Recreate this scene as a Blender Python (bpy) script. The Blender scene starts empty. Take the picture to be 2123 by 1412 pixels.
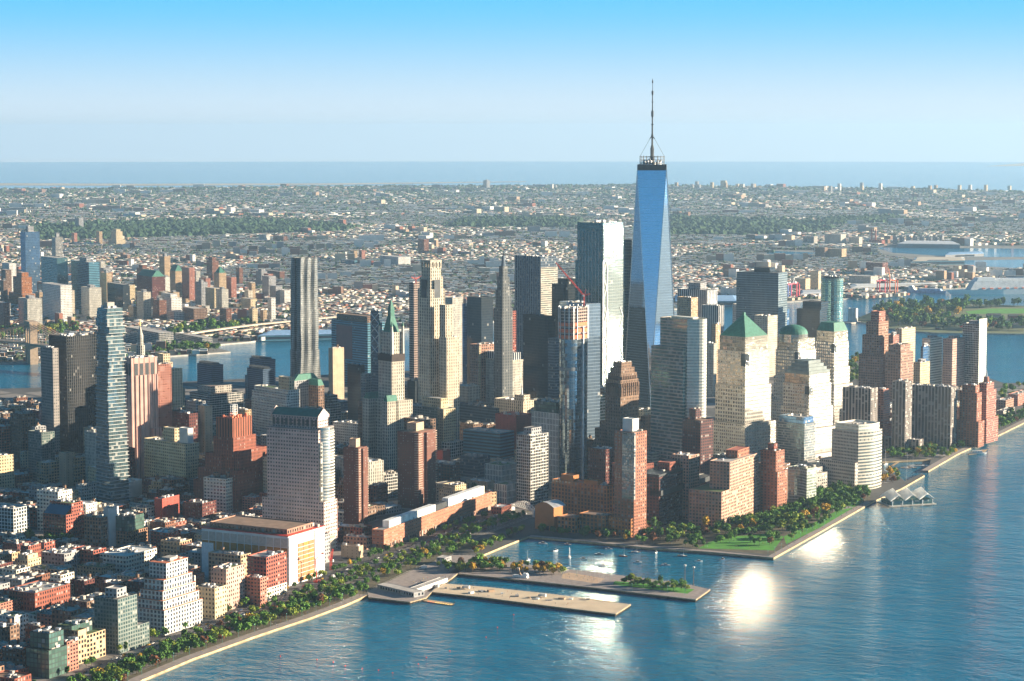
import bpy, math, random
from math import radians as R, sin, cos, pi
from mathutils import Vector, Matrix
random.seed(7)
SC = bpy.context.scene
COL = SC.collection
def nn(t, ty, **k):
    n = t.nodes.new(ty)
    for a, b in k.items(): setattr(n, a, b)
    return n
def mth(t, op, a, b=None):
    n = nn(t, 'ShaderNodeMath', operation=op)
    for i, v in enumerate((a, b)):
        if v is None: continue
        if hasattr(v, 'is_output'): t.links.new(v, n.inputs[i])
        else: n.inputs[i].default_value = v
    return n.outputs[0]
# ------------------------------------------------------------------ camera
CX, CY, CZ = -821.18, 3059.76, 465.63          # metres, east / north / up; 0,0 is the tall tower
YAW, PIT, FPX = 2.81303461, 0.0929836462, 4601.59
FW = Vector((sin(YAW)*cos(PIT), cos(YAW)*cos(PIT), -sin(PIT)))
RT = Vector((cos(YAW), -sin(YAW), 0)); UP = RT.cross(FW)
CAM = Vector((CX, CY, CZ))
cd = bpy.data.cameras.new('camera'); co = bpy.data.objects.new('camera', cd); COL.objects.link(co)
cd.sensor_width = 36; cd.lens = FPX/2123*36; cd.clip_start = 5; cd.clip_end = 500000
M = Matrix((RT, UP, -FW)).transposed().to_4x4(); M.translation = CAM
co.matrix_world = M; SC.camera = co
# ------------------------------------------------------------------ light
SUN_AZ, SUN_EL = 244.0, 13.2
w = bpy.data.worlds.new('World'); SC.world = w; w.use_nodes = True
nt = w.node_tree; nd = nt.nodes; nd.clear()
out = nd.new('ShaderNodeOutputWorld'); bg = nd.new('ShaderNodeBackground'); sky = nd.new('ShaderNodeTexSky')
sky.sky_type = 'NISHITA'; sky.sun_disc = False
sky.sun_elevation = R(SUN_EL); sky.sun_rotation = R(SUN_AZ); sky.altitude = 100
sky.air_density = 1.0; sky.dust_density = 0.6; sky.ozone_density = 2.0
tc = nd.new('ShaderNodeTexCoord'); vm = nd.new('ShaderNodeVectorMath'); vm.operation = 'MULTIPLY'; vm.inputs[1].default_value = (1, 1, 5.0)
va = nd.new('ShaderNodeVectorMath'); va.operation = 'ADD'; va.inputs[1].default_value = (0, 0, 0.30)
vn = nd.new('ShaderNodeVectorMath'); vn.operation = 'NORMALIZE'
hs = nd.new('ShaderNodeHueSaturation'); hs.inputs['Saturation'].default_value = 1.8; hs.inputs['Hue'].default_value = 0.487; hs.inputs['Value'].default_value = 0.56
nt.links.new(tc.outputs['Generated'], vm.inputs[0]); nt.links.new(vm.outputs[0], va.inputs[0]); nt.links.new(va.outputs[0], vn.inputs[0])
nt.links.new(vn.outputs[0], sky.inputs['Vector'])
sx = nd.new('ShaderNodeSeparateXYZ'); nt.links.new(tc.outputs['Generated'], sx.inputs[0])          # pale air low over the horizon
def band(lo, hi):
    m_ = nd.new('ShaderNodeMapRange'); m_.interpolation_type = 'SMOOTHSTEP'; nt.links.new(sx.outputs[2], m_.inputs[0]); m_.inputs[1].default_value = lo; m_.inputs[2].default_value = hi; return m_
m0 = nd.new('ShaderNodeMix'); m0.data_type = 'RGBA'; nt.links.new(band(-.002, .064).outputs[0], m0.inputs[0]); mh = nd.new('ShaderNodeMix'); mh.data_type = 'RGBA'; nt.links.new(band(.000, .016).outputs[0], mh.inputs[0]); mh.inputs[6].default_value = (2.3, 2.72, 3.08, 1); mh.inputs[7].default_value = (2.45, 2.82, 3.12, 1); nt.links.new(mh.outputs[2], m0.inputs[6]); m0.inputs[7].default_value = (.50, 2.05, 3.35, 1)
mx = nd.new('ShaderNodeMix'); mx.data_type = 'RGBA'; nt.links.new(band(.06, .20).outputs[0], mx.inputs[0]); 
dt = nd.new('ShaderNodeVectorMath'); dt.operation = 'DOT_PRODUCT'; nt.links.new(tc.outputs['Generated'], dt.inputs[0]); dt.inputs[1].default_value = (sin(R(SUN_AZ)), cos(R(SUN_AZ)), 0.05)   # the sky is brighter round the sun
pw = mth(nt, 'MULTIPLY', mth(nt, 'POWER', mth(nt, 'MAXIMUM', dt.outputs['Value'], 0.0), 8.0), 6.0)
gw = nd.new('ShaderNodeVectorMath'); gw.operation = 'SCALE'; nt.links.new(m0.outputs[2], gw.inputs[0]); nt.links.new(mth(nt, 'ADD', pw, 1.0), gw.inputs['Scale']); nt.links.new(gw.outputs[0], mx.inputs[6])
nt.links.new(sky.outputs[0], hs.inputs['Color']); nt.links.new(hs.outputs[0], mx.inputs[7]); nt.links.new(mx.outputs[2], bg.inputs['Color'])
bg.inputs['Strength'].default_value = 0.095
nt.links.new(bg.outputs[0], out.inputs[0])
sl = bpy.data.lights.new('sun', 'SUN'); sl.energy = 5.0; sl.angle = R(0.5); sl.color = (1.0, 0.83, 0.60)
so = bpy.data.objects.new('sun', sl); COL.objects.link(so)
sd = Vector((sin(R(SUN_AZ))*cos(R(SUN_EL)), cos(R(SUN_AZ))*cos(R(SUN_EL)), sin(R(SUN_EL))))
so.rotation_euler = sd.to_track_quat('Z', 'Y').to_euler(); so.location = (-3000, -500, 1500)
SC.view_settings.view_transform = 'Standard'; SC.view_settings.look = 'None'
SC.view_settings.exposure = 1.72; SC.view_settings.gamma = 1.0
SC.cycles.max_bounces = 6; SC.cycles.glossy_bounces = 4; SC.cycles.diffuse_bounces = 2
SC.cycles.sample_clamp_indirect = 60; SC.cycles.blur_glossy = 0.5
SC.cycles.volume_bounces = 0
# ------------------------------------------------------------------ photograph pixel -> place on the ground, sizes from edges
def ray(x, y): return FW + RT*((x-1061.5)/FPX) - UP*((y-706)/FPX)
def at(x, y, z=0.0):
    d = ray(x, y); t = (z-CZ)/d.z; p = CAM + d*t; return Vector((p.x, p.y, z))
def proj(p):
    d = Vector(p)-CAM; z = d.dot(FW); return 1061.5+FPX*d.dot(RT)/z, 706-FPX*d.dot(UP)/z, z
def solve(p, e, x, z):
    n = RT - FW*((x-1061.5)/FPX); q = Vector((p.x, p.y, z))-CAM
    return -q.dot(n)/Vector((e.x, e.y, 0)).dot(n)
def rise(p, y):
    n = UP + FW*((y-706)/FPX); q = Vector((p.x, p.y, 0))-CAM
    return -q.dot(n)/n.z
# ------------------------------------------------------------------ materials
def mixc(t, f, a, b, bt='MIX'):
    n = nn(t, 'ShaderNodeMix', data_type='RGBA', blend_type=bt)
    for i, v in ((0, f), (6, a), (7, b)):
        if hasattr(v, 'is_output'): t.links.new(v, n.inputs[i])
        else: n.inputs[i].default_value = v if i == 0 else (*v[:3], 1)
    return n.outputs[2]
def make_group():
    g = bpy.data.node_groups.new('Facade', 'ShaderNodeTree'); I = g.interface
    for nme, ty, dv in (('Wall', 'Color', (.5, .5, .5, 1)), ('Span', 'Color', (.5, .5, .5, 1)), ('Glass', 'Color', (.02, .02, .03, 1)),
                        ('WW', 'Float', .5), ('WH', 'Float', .5), ('Metal', 'Float', 0), ('Rough', 'Float', .08), ('Blind', 'Float', .15), ('Tilt', 'Float', .01), ('WallRough', 'Float', .85), ('Var', 'Float', 1.0)):
        s = I.new_socket(nme, in_out='INPUT', socket_type='NodeSocket'+ty); s.default_value = dv
    I.new_socket('Shader', in_out='OUTPUT', socket_type='NodeSocketShader')
    gi = nn(g, 'NodeGroupInput'); go = nn(g, 'NodeGroupOutput'); L = g.links.new
    uv = nn(g, 'ShaderNodeUVMap'); sx = nn(g, 'ShaderNodeSeparateXYZ'); L(uv.outputs[0], sx.inputs[0])
    u, v = sx.outputs[0], sx.outputs[1]
    au = mth(g, 'ABSOLUTE', mth(g, 'SUBTRACT', mth(g, 'FRACT', u), .5)); av = mth(g, 'ABSOLUTE', mth(g, 'SUBTRACT', mth(g, 'FRACT', v), .5))
    mu = mth(g, 'LESS_THAN', au, mth(g, 'MULTIPLY', gi.outputs['WW'], .5)); mv = mth(g, 'LESS_THAN', av, mth(g, 'MULTIPLY', gi.outputs['WH'], .5))
    win = mth(g, 'MULTIPLY', mu, mv)
    oi = nn(g, 'ShaderNodeObjectInfo')
    cx = nn(g, 'ShaderNodeCombineXYZ'); L(mth(g, 'FLOOR', u), cx.inputs[0]); L(mth(g, 'FLOOR', v), cx.inputs[1]); L(mth(g, 'MULTIPLY', oi.outputs['Random'], 97.0), cx.inputs[2])
    wn = nn(g, 'ShaderNodeTexWhiteNoise', noise_dimensions='3D'); L(cx.outputs[0], wn.inputs[0])
    bm = mth(g, 'GREATER_THAN', wn.outputs['Value'], mth(g, 'SUBTRACT', 1.0, gi.outputs['Blind']))
    tc = nn(g, 'ShaderNodeTexCoord'); nz = nn(g, 'ShaderNodeTexNoise'); nz.inputs['Scale'].default_value = .07; nz.inputs['Detail'].default_value = 6; L(tc.outputs['Object'], nz.inputs['Vector'])
    st = nn(g, 'ShaderNodeMapRange'); L(nz.outputs[0], st.inputs[0]); st.inputs[1].default_value = .25; st.inputs[2].default_value = .75; st.inputs[3].default_value = .74; st.inputs[4].default_value = 1.14
    stc = nn(g, 'ShaderNodeCombineColor')
    for i in range(3): L(st.outputs[0], stc.inputs[i])
    wl = mixc(g, mth(g, 'MULTIPLY', mu, mth(g, 'SUBTRACT', 1.0, mv)), gi.outputs['Wall'], gi.outputs['Span'])
    wl = mixc(g, 1.0, wl, stc.outputs[0], 'MULTIPLY')
    gv = nn(g, 'ShaderNodeMapRange'); L(wn.outputs['Value'], gv.inputs[0]); L(mth(g, 'SUBTRACT', 1.0, mth(g, 'MULTIPLY', gi.outputs['Var'], .35)), gv.inputs[3]); L(mth(g, 'ADD', 1.0, mth(g, 'MULTIPLY', gi.outputs['Var'], .25)), gv.inputs[4])
    gvc = nn(g, 'ShaderNodeCombineColor')
    for i in range(3): L(gv.outputs[0], gvc.inputs[i])
    gl = mixc(g, 1.0, gi.outputs['Glass'], gvc.outputs[0], 'MULTIPLY')
    gl = mixc(g, mth(g, 'MULTIPLY', bm, .8), gl, (.30, .29, .27))
    col = mixc(g, win, wl, gl)
    nb = mth(g, 'MULTIPLY', win, mth(g, 'SUBTRACT', 1.0, mth(g, 'MULTIPLY', bm, .8)))
    ge = nn(g, 'ShaderNodeNewGeometry')
    v1 = nn(g, 'ShaderNodeVectorMath', operation='SUBTRACT'); L(wn.outputs['Color'], v1.inputs[0]); v1.inputs[1].default_value = (.5, .5, .5)
    v2 = nn(g, 'ShaderNodeVectorMath', operation='SCALE'); L(v1.outputs[0], v2.inputs[0]); L(mth(g, 'MULTIPLY', gi.outputs['Tilt'], win), v2.inputs['Scale'])
    v3 = nn(g, 'ShaderNodeVectorMath', operation='ADD'); L(ge.outputs['Normal'], v3.inputs[0]); L(v2.outputs[0], v3.inputs[1])
    v4 = nn(g, 'ShaderNodeVectorMath', operation='NORMALIZE'); L(v3.outputs[0], v4.inputs[0])
    b = nn(g, 'ShaderNodeBsdfPrincipled'); L(col, b.inputs['Base Color']); L(v4.outputs[0], b.inputs['Normal'])
    L(mth(g, 'MULTIPLY', nb, gi.outputs['Metal']), b.inputs['Metallic'])
    rm = nn(g, 'ShaderNodeMix', data_type='FLOAT'); L(nb, rm.inputs[0]); L(gi.outputs['WallRough'], rm.inputs[2]); L(gi.outputs['Rough'], rm.inputs[3])
    L(rm.outputs[0], b.inputs['Roughness']); L(b.outputs[0], go.inputs[0])
    return g
FG = make_group()
STY = {}
def S(key, wall, glass=(.015, .02, .026), ww=.5, wh=.5, bay=3.2, fl=3.6, span=None, metal=0.0, rough=.08, blind=.14, tilt=.012, wr=.85, var=1.0):
    if key not in ('gate', 'citi', 'ribs', 'stuy', 'bmcc', 'ziggwhite', 'hudson', 'hudsontop', 'conslab') and not key.startswith('loft') and bay < 4: bay, fl = bay*1.3, fl*1.15
    m = bpy.data.materials.new(key); m.use_nodes = True; t = m.node_tree; t.nodes.clear()
    o = nn(t, 'ShaderNodeOutputMaterial'); g = nn(t, 'ShaderNodeGroup'); g.node_tree = FG
    for k, v in (('Wall', wall), ('Span', span or wall), ('Glass', glass)): g.inputs[k].default_value = (*v, 1)
    for k, v in (('WW', ww), ('WH', wh), ('Metal', metal), ('Rough', rough), ('Blind', blind), ('Tilt', tilt), ('WallRough', wr), ('Var', var)): g.inputs[k].default_value = v
    t.links.new(g.outputs[0], o.inputs[0]); STY[key] = (m, bay, fl); return m
MAT = {}
def mat(key, c, rough=.85, metal=0.0, var=.25, scale=.15, spec=.5, emit=None):
    if key in MAT: return MAT[key]
    m = bpy.data.materials.new(key); m.use_nodes = True; t = m.node_tree; b = t.nodes['Principled BSDF']
    b.inputs['Roughness'].default_value = rough; b.inputs['Metallic'].default_value = metal; b.inputs['Specular IOR Level'].default_value = spec
    if var:
        tc = nn(t, 'ShaderNodeTexCoord'); nz = nn(t, 'ShaderNodeTexNoise'); nz.inputs['Scale'].default_value = scale; nz.inputs['Detail'].default_value = 5
        t.links.new(tc.outputs['Object'], nz.inputs['Vector'])
        a = tuple(x*(1-var) for x in c); d = tuple(min(1, x*(1+var)) for x in c)
        mr = nn(t, 'ShaderNodeMapRange'); t.links.new(nz.outputs[0], mr.inputs[0]); mr.inputs[1].default_value = .3; mr.inputs[2].default_value = .7
        t.links.new(mixc(t, mr.outputs[0], a, d), b.inputs['Base Color'])
    else: b.inputs['Base Color'].default_value = (*c, 1)
    MAT[key] = m; return m
# facade styles: wall colour, then window size within one bay and one storey
brick, dbrick, bbrick, obrick = (.25, .070, .042), (.12, .028, .022), (.19, .075, .042), (.40, .145, .04)
tan, cream, lime, white, pink = (.46, .32, .19), (.60, .48, .30), (.56, .49, .39), (.72, .70, .66), (.52, .34, .28)
grey, dgrey, black, conc = (.33, .33, .34), (.11, .115, .12), (.022, .025, .03), (.40, .37, .33)
TEAL, BLUE, DARK = (.10, .24, .26), (.10, .20, .34), (.03, .045, .06)
S('brick', brick, bay=2.8, ww=.45, wh=.52); S('dbrick', dbrick, bay=2.8, ww=.45, wh=.55); S('bbrick', bbrick, bay=3, ww=.5, wh=.5)
S('obrick', obrick, bay=4.2, fl=4.2, ww=.5, wh=.55); S('tan', tan, ww=.45, wh=.5, bay=3); S('cream', cream, ww=.42, wh=.5, bay=3); S('lime', lime, ww=.42, wh=.55, bay=2.9)
S('white', white, ww=.5, wh=.5, bay=3); S('pink', pink, ww=.45, wh=.5, bay=2.6); S('grey', grey, ww=.5, wh=.5); S('conc', conc, ww=.55, wh=.5)
S('brown', (.20, .12, .08), ww=.5, wh=.55); S('lofttan', (.50, .36, .22), ww=.66, wh=.6, bay=4.2, fl=4.2); S('loftred', (.34, .09, .06), ww=.62, wh=.55, bay=4.2, fl=4)
S('loftwhite', (.74, .70, .60), ww=.6, wh=.5, bay=4.5, fl=4.3); S('loftbrown', (.32, .17, .10), ww=.62, wh=.62, bay=4, fl=4.1); S('blank', (.62, .60, .58), ww=.0, wh=.0)
S('blankred', (.36, .07, .05), ww=.1, wh=.3, bay=7); S('blanktan', (.50, .36, .25), ww=.12, wh=.3, bay=6); S('whitegrid', (.78, .78, .76), DARK, ww=.78, wh=.78, bay=3.4, fl=3.8, metal=.25, blind=.1)
S('greenglass', (.03, .05, .045), (.12, .22, .185), ww=.80, wh=.78, bay=4, fl=4, metal=.4, blind=.06, tilt=.05); S('greyglass', (.17, .20, .185), (.06, .11, .11), ww=.66, wh=.62, bay=2.6, fl=3.2, metal=.3, blind=.10, tilt=.03)
S('tealglass', (.08, .13, .14), TEAL, ww=.94, wh=.8, bay=3, fl=3.9, metal=.6, blind=.05, tilt=.012); S('blueglass', (.10, .16, .22), BLUE, ww=.93, wh=.86, bay=3, fl=4, metal=.65, blind=.03, tilt=.01)
S('darkglass', (.02, .024, .028), (.03, .042, .052), ww=.93, wh=.8, bay=2.6, fl=3.9, metal=.35, blind=.008); S('blackgrid', (.05, .05, .052), (.02, .022, .025), ww=.62, wh=.72, bay=1.9, fl=3.7, blind=.05, span=(.03, .03, .03))
S('dotgrid', (.30, .27, .25), DARK, ww=.45, wh=.45, bay=2.2, fl=3.7); S('javits', (.075, .068, .066), (.012, .015, .018), ww=.7, wh=.8, bay=2.6, fl=3.8, span=(.045, .045, .045), blind=.03)
S('ribs', (.58, .36, .31), (.12, .07, .055), ww=.12, wh=1.01, bay=8.5, fl=30, blind=0); S('redslab', (.42, .17, .12), ww=.6, wh=.5, bay=3, fl=2.9); S('deco', (.64, .52, .36), ww=.45, wh=.55, bay=3)
S('vlime', (.66, .57, .44), (.03, .035, .04), ww=.44, wh=.62, bay=3.0, fl=3.9, span=(.45, .38, .28)); S('vpier', (.62, .58, .5), (.04, .05, .055), ww=.5, wh=.66, bay=2.4, fl=3.8, span=(.30, .29, .27))
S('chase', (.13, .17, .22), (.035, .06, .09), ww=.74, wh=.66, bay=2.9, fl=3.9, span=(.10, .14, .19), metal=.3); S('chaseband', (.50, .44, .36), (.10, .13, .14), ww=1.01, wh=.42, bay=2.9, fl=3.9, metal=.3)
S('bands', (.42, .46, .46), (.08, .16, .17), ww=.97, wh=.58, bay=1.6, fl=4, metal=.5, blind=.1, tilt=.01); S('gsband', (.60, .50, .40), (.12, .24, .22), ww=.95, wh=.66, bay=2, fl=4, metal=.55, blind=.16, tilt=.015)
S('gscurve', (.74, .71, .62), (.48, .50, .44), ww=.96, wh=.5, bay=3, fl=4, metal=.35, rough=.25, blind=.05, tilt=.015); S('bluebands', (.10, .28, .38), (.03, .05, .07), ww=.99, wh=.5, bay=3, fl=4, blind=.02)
S('wfclow', (.46, .42, .37), (.50, .50, .48), ww=.58, wh=.55, bay=2.6, fl=3.9, metal=.75, rough=.1, blind=.1, tilt=.02); S('wfcmid', (.44, .40, .35), (.60, .58, .52), ww=.66, wh=.6, bay=3.2, fl=4.2, metal=.8, rough=.1, blind=.08, tilt=.025)
S('wfctop', (.30, .28, .24), (.42, .40, .34), ww=.9, wh=.86, bay=2.4, fl=3.9, metal=.75, rough=.1, blind=.04, tilt=.03); S('wtc', (.22, .33, .46), (.30, .43, .58), var=.25, ww=.96, wh=.94, bay=3.4, fl=4.6, metal=.9, rough=.04, blind=.0, tilt=.0012, wr=.3)
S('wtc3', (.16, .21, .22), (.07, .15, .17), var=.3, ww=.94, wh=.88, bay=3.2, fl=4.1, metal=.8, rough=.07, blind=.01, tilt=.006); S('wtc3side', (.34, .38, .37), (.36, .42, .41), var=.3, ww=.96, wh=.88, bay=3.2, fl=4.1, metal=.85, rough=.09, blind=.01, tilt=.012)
S('wtc7', (.20, .27, .35), (.26, .37, .50), var=.3, ww=.98, wh=.82, bay=3, fl=4.1, metal=.7, rough=.07, blind=.01); S('murray', (.16, .2, .23), (.20, .26, .31), ww=.94, wh=.92, bay=1.5, fl=3.9, metal=.85, rough=.07, blind=.03, tilt=.03)
S('conslab', (.44, .33, .28), (.06, .05, .05), ww=.86, wh=.62, bay=4.5, fl=3.9, blind=0); S('gehry', (.19, .20, .20), (.03, .04, .045), ww=.46, wh=.55, bay=2.2, fl=3.4, wr=.32, blind=.1); S('gehryside', (.20, .27, .27), (.05, .10, .10), ww=.6, wh=.6, bay=2.2, fl=3.4, wr=.4)
S('leo', (.16, .22, .24), (.16, .25, .28), ww=.95, wh=.82, bay=2.4, fl=4.3, metal=.6, rough=.06, blind=.1, tilt=.02); S('bay', (.36, .135, .078), (.05, .05, .05), ww=.5, wh=.56, bay=3.4, fl=3.2, blind=.16); S('baywhite', (.52, .31, .22), (.05, .06, .06), ww=.6, wh=.6, bay=3.4, fl=3.3, blind=.15)
S('baydark', (.12, .042, .035), (.03, .04, .05), ww=.62, wh=.6, bay=3.4, fl=3.3, blind=.12); S('bayglass', (.40, .36, .32), (.12, .18, .21), ww=.85, wh=.72, bay=1.8, fl=3.0, metal=.6, blind=.2, tilt=.04); S('paleglass', (.50, .54, .46), (.36, .42, .36), ww=.94, wh=.66, bay=1.8, fl=3.3, metal=.5, blind=.12, tilt=.03)
S('gate', (.42, .37, .34), (.02, .024, .028), ww=.62, wh=.82, bay=5.2, fl=2.9, span=(.14, .12, .11), blind=.16); S('checker', (.70, .66, .60), (.02, .024, .03), ww=.42, wh=.86, bay=2.1, fl=6.6, blind=.06); S('linegrid', (.70, .68, .64), (.02, .025, .03), ww=.86, wh=.8, bay=2.6, fl=3.4, metal=.25, blind=.08)
S('citi', (.58, .43, .40), (.025, .03, .035), ww=.55, wh=.46, bay=3.6, fl=4.1, blind=.05); S('citiglass', (.42, .40, .36), (.55, .56, .52), ww=.9, wh=.74, bay=3, fl=3.9, metal=.85, rough=.12, blind=.08, tilt=.03); S('indep', (.15, .052, .034), (.14, .11, .09), ww=.34, wh=.42, bay=2.6, fl=2.85, blind=.25)
S('bmcc', (.40, .155, .09), (.08, .08, .07), ww=.55, wh=.22, bay=5, fl=4.4, blind=.2); S('hudson', (.26, .072, .038), (.03, .03, .03), ww=.34, wh=.6, bay=2.6, fl=4.0, span=(.17, .045, .027), blind=.1); S('hudsontop', (.30, .088, .045), (.05, .03, .025), ww=.4, wh=1.01, bay=4.6, fl=20, blind=0)
S('barclay', (.27, .17, .115), (.02, .022, .025), ww=.42, wh=.52, bay=2.5, fl=3.9, span=(.22, .14, .1), blind=.05); S('stuy', (.40, .165, .055), (.03, .035, .04), ww=.6, wh=.66, bay=5.2, fl=4.6, span=(.36, .17, .08), blind=.1); S('plain_stuy', (.42, .17, .055), ww=.0, wh=.0)
S('curtain', (.10, .15, .20), (.05, .10, .16), ww=.9, wh=.7, bay=1.8, fl=3.8, metal=.4, blind=.04); S('stripev', (.62, .62, .62), (.02, .03, .05), ww=.62, wh=1.01, bay=5, fl=4, blind=0); S('nyp', (.20, .26, .30), (.025, .045, .06), ww=.66, wh=.66, bay=2.1, fl=3.9, metal=.2, blind=.02)
S('state17', (.20, .32, .30), (.20, .38, .36), ww=.97, wh=.74, bay=1.6, fl=3.8, metal=.8, rough=.08, blind=.02, tilt=.01); S('merrill', (.56, .47, .40), (.07, .08, .085), ww=.58, wh=.5, bay=2.5, fl=4.2, metal=.3, blind=.06); S('merrillc', (.66, .60, .50), (.24, .25, .22), ww=.96, wh=.55, bay=2.5, fl=4.2, metal=.6, rough=.15, blind=.05, tilt=.03)
S('darkstone', (.16, .17, .17), (.03, .04, .05), ww=.48, wh=.62, bay=2.8, fl=3.9, span=(.09, .10, .11), blind=.04); S('ziggwhite', (.62, .60, .57), (.03, .045, .07), ww=.58, wh=.64, bay=4.2, fl=4.2, blind=.1); S('fedcourt', (.66, .58, .46), ww=.4, wh=.7, bay=3.2, fl=4.2); S('tarp', (.78, .77, .75), ww=.0, wh=.0); S('bluedark', (.07, .12, .20), (.03, .05, .08), ww=1.01, wh=.45, bay=3, fl=2.8, blind=0)
S('wool', (.62, .56, .46), (.04, .05, .055), ww=.48, wh=.62, bay=2.6, fl=3.8, span=(.40, .37, .32), blind=.06); S('brownlow', (.36, .20, .14), ww=.5, wh=.5, bay=3.5, fl=3.9)
ROOF = {'tar': mat('roof_tar', (.10, .095, .09)), 'gravel': mat('roof_gravel', (.30, .28, .26)), 'white': mat('roof_white', (.68, .67, .64)), 'brown': mat('roof_brown', (.26, .17, .12)),
        'pale': mat('roof_pale', (.44, .41, .38)), 'copper': mat('copper_green', (.036, .165, .12), .7, .0, .3, .3), 'garden': mat('roof_garden', (.10, .15, .05)), 'red': mat('roof_red', (.42, .13, .09))}
STEEL = mat('steel_grey', (.30, .31, .32), .5, .4); WOOD = mat('tank_wood', (.22, .13, .08)); DKMETAL = mat('dark_metal', (.04, .045, .05), .5, .3); WHITEP = mat('white_paint', (.78, .78, .76), .5); CONC = mat('concrete', (.42, .39, .35)); REDP = mat('red_paint', (.62, .05, .03), .5); SILVER = mat('duct_metal', (.55, .55, .56), .4, .6)
# ------------------------------------------------------------------ mesh building
def link(name, me, parent=None, loc=(0, 0, 0), rz=0.0, scale=None):
    o = bpy.data.objects.new(name, me); COL.objects.link(o)
    if parent: o.parent = parent
    o.location = loc; o.rotation_euler[2] = rz
    if scale: o.scale = scale
    return o
def tag(o, label=None, cat=None, group=None, kind=None):
    if label: o['label'] = label
    if cat: o['category'] = cat
    if group: o['group'] = group
    if kind: o['kind'] = kind
    return o
class MB:
    def __init__(s): s.v = []; s.f = []; s.u = []; s.m = []; s.mats = []
    def mi(s, m):
        if m not in s.mats: s.mats.append(m)
        return s.mats.index(m)
    def face(s, pts, m, uv=None):
        i = len(s.v); s.v += [tuple(p) for p in pts]; s.f.append(tuple(range(i, i+len(pts)))); s.m.append(s.mi(m))
        s.u += list(uv) if uv else [(0.0, 0.0)]*len(pts)
    def walls(s, pts, z0, z1, m, bay, fl, pts2=None, v0=0, closed=True):
        n = len(pts); nf = max(1, round((z1-z0)/fl)); q = pts2 or pts
        for i in range(n if closed else n-1):
            a, b = pts[i], pts[(i+1) % n]; c, d = q[(i+1) % n], q[i]
            ln = math.hypot(b[0]-a[0], b[1]-a[1]); k = max(1, round(ln/bay))
            s.face([(a[0], a[1], z0), (b[0], b[1], z0), (c[0], c[1], z1), (d[0], d[1], z1)], m, [(0, v0), (k, v0), (k, v0+nf), (0, v0+nf)])
    def cap(s, pts, z, m, down=False):
        p = [(x, y, z) for x, y in pts]
        s.face(p[::-1] if down else p, m)
    def box(s, x0, x1, y0, y1, z0, z1, m, bottom=False):
        p = [(x0, y0), (x1, y0), (x1, y1), (x0, y1)]
        s.walls(p, z0, z1, m, 1e9, 1e9); s.cap(p, z1, m)
        if bottom: s.cap(p, z0, m, True)
    def tube(s, a, b, r0, r1, m, n=6, cap=True):
        a, b = Vector(a), Vector(b); d = (b-a).normalized(); x = d.orthogonal().normalized(); y = d.cross(x)
        P = [[c + (x*cos(2*pi*i/n) + y*sin(2*pi*i/n))*r for i in range(n)] for c, r in ((a, r0), (b, r1))]
        for i in range(n): j = (i+1) % n; s.face([P[0][i], P[0][j], P[1][j], P[1][i]], m)
        if cap:
            s.face(P[1], m); s.face(P[0][::-1], m)
    def mesh(s, name):
        me = bpy.data.meshes.new(name); me.from_pydata(s.v, [], s.f)
        for m in s.mats: me.materials.append(m)
        me.polygons.foreach_set('material_index', s.m)
        ul = me.uv_layers.new(name='UVMap'); ul.data.foreach_set('uv', [c for p in s.u for c in p])
        me.update(); return me
    def build(s, name, parent=None, loc=(0, 0, 0), rz=0.0): return link(name, s.mesh(name), parent, loc, rz)
def inset(pts, d):
    n = len(pts); o = []
    for i in range(n):
        a, b, c = Vector(pts[i-1]), Vector(pts[i]), Vector(pts[(i+1) % n])
        e1 = (b-a).normalized(); e2 = (c-b).normalized(); n1 = Vector((-e1.y, e1.x)); n2 = Vector((-e2.y, e2.x))
        k = (n1+n2); k = k/max(.3, k.dot(n1)) if k.length > 1e-6 else n1
        o.append((b.x+k.x*d, b.y+k.y*d))
    return o
_ub = MB(); _ub.box(-.5, .5, -.5, .5, 0, 1, SILVER); UNIT = _ub.mesh('roof_unit')
_ub = MB(); _ub.box(-.5, .5, -.5, .5, 0, 1, CONC); UNITC = _ub.mesh('bulkhead')
def tank_mesh():
    b = MB()
    for x in (-1, 1):
        for y in (-1, 1): b.box(x*1.2-.15, x*1.2+.15, y*1.2-.15, y*1.2+.15, 0, 2.6, DKMETAL)
    n = 10; c = [(2*cos(2*pi*i/n), 2*sin(2*pi*i/n)) for i in range(n)]
    b.walls(c, 2.6, 6, WOOD, 1e9, 1e9); b.cap(c, 2.6, WOOD, True)
    for i in range(n): p, q = c[i], c[(i+1) % n]; b.face([(p[0]*1.1, p[1]*1.1, 6), (q[0]*1.1, q[1]*1.1, 6), (0, 0, 7.6)], DKMETAL)
    return b.mesh('water_tank')
TANK = tank_mesh()
HERO = []          # footprints and visible column ranges of the buildings placed one by one
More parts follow.
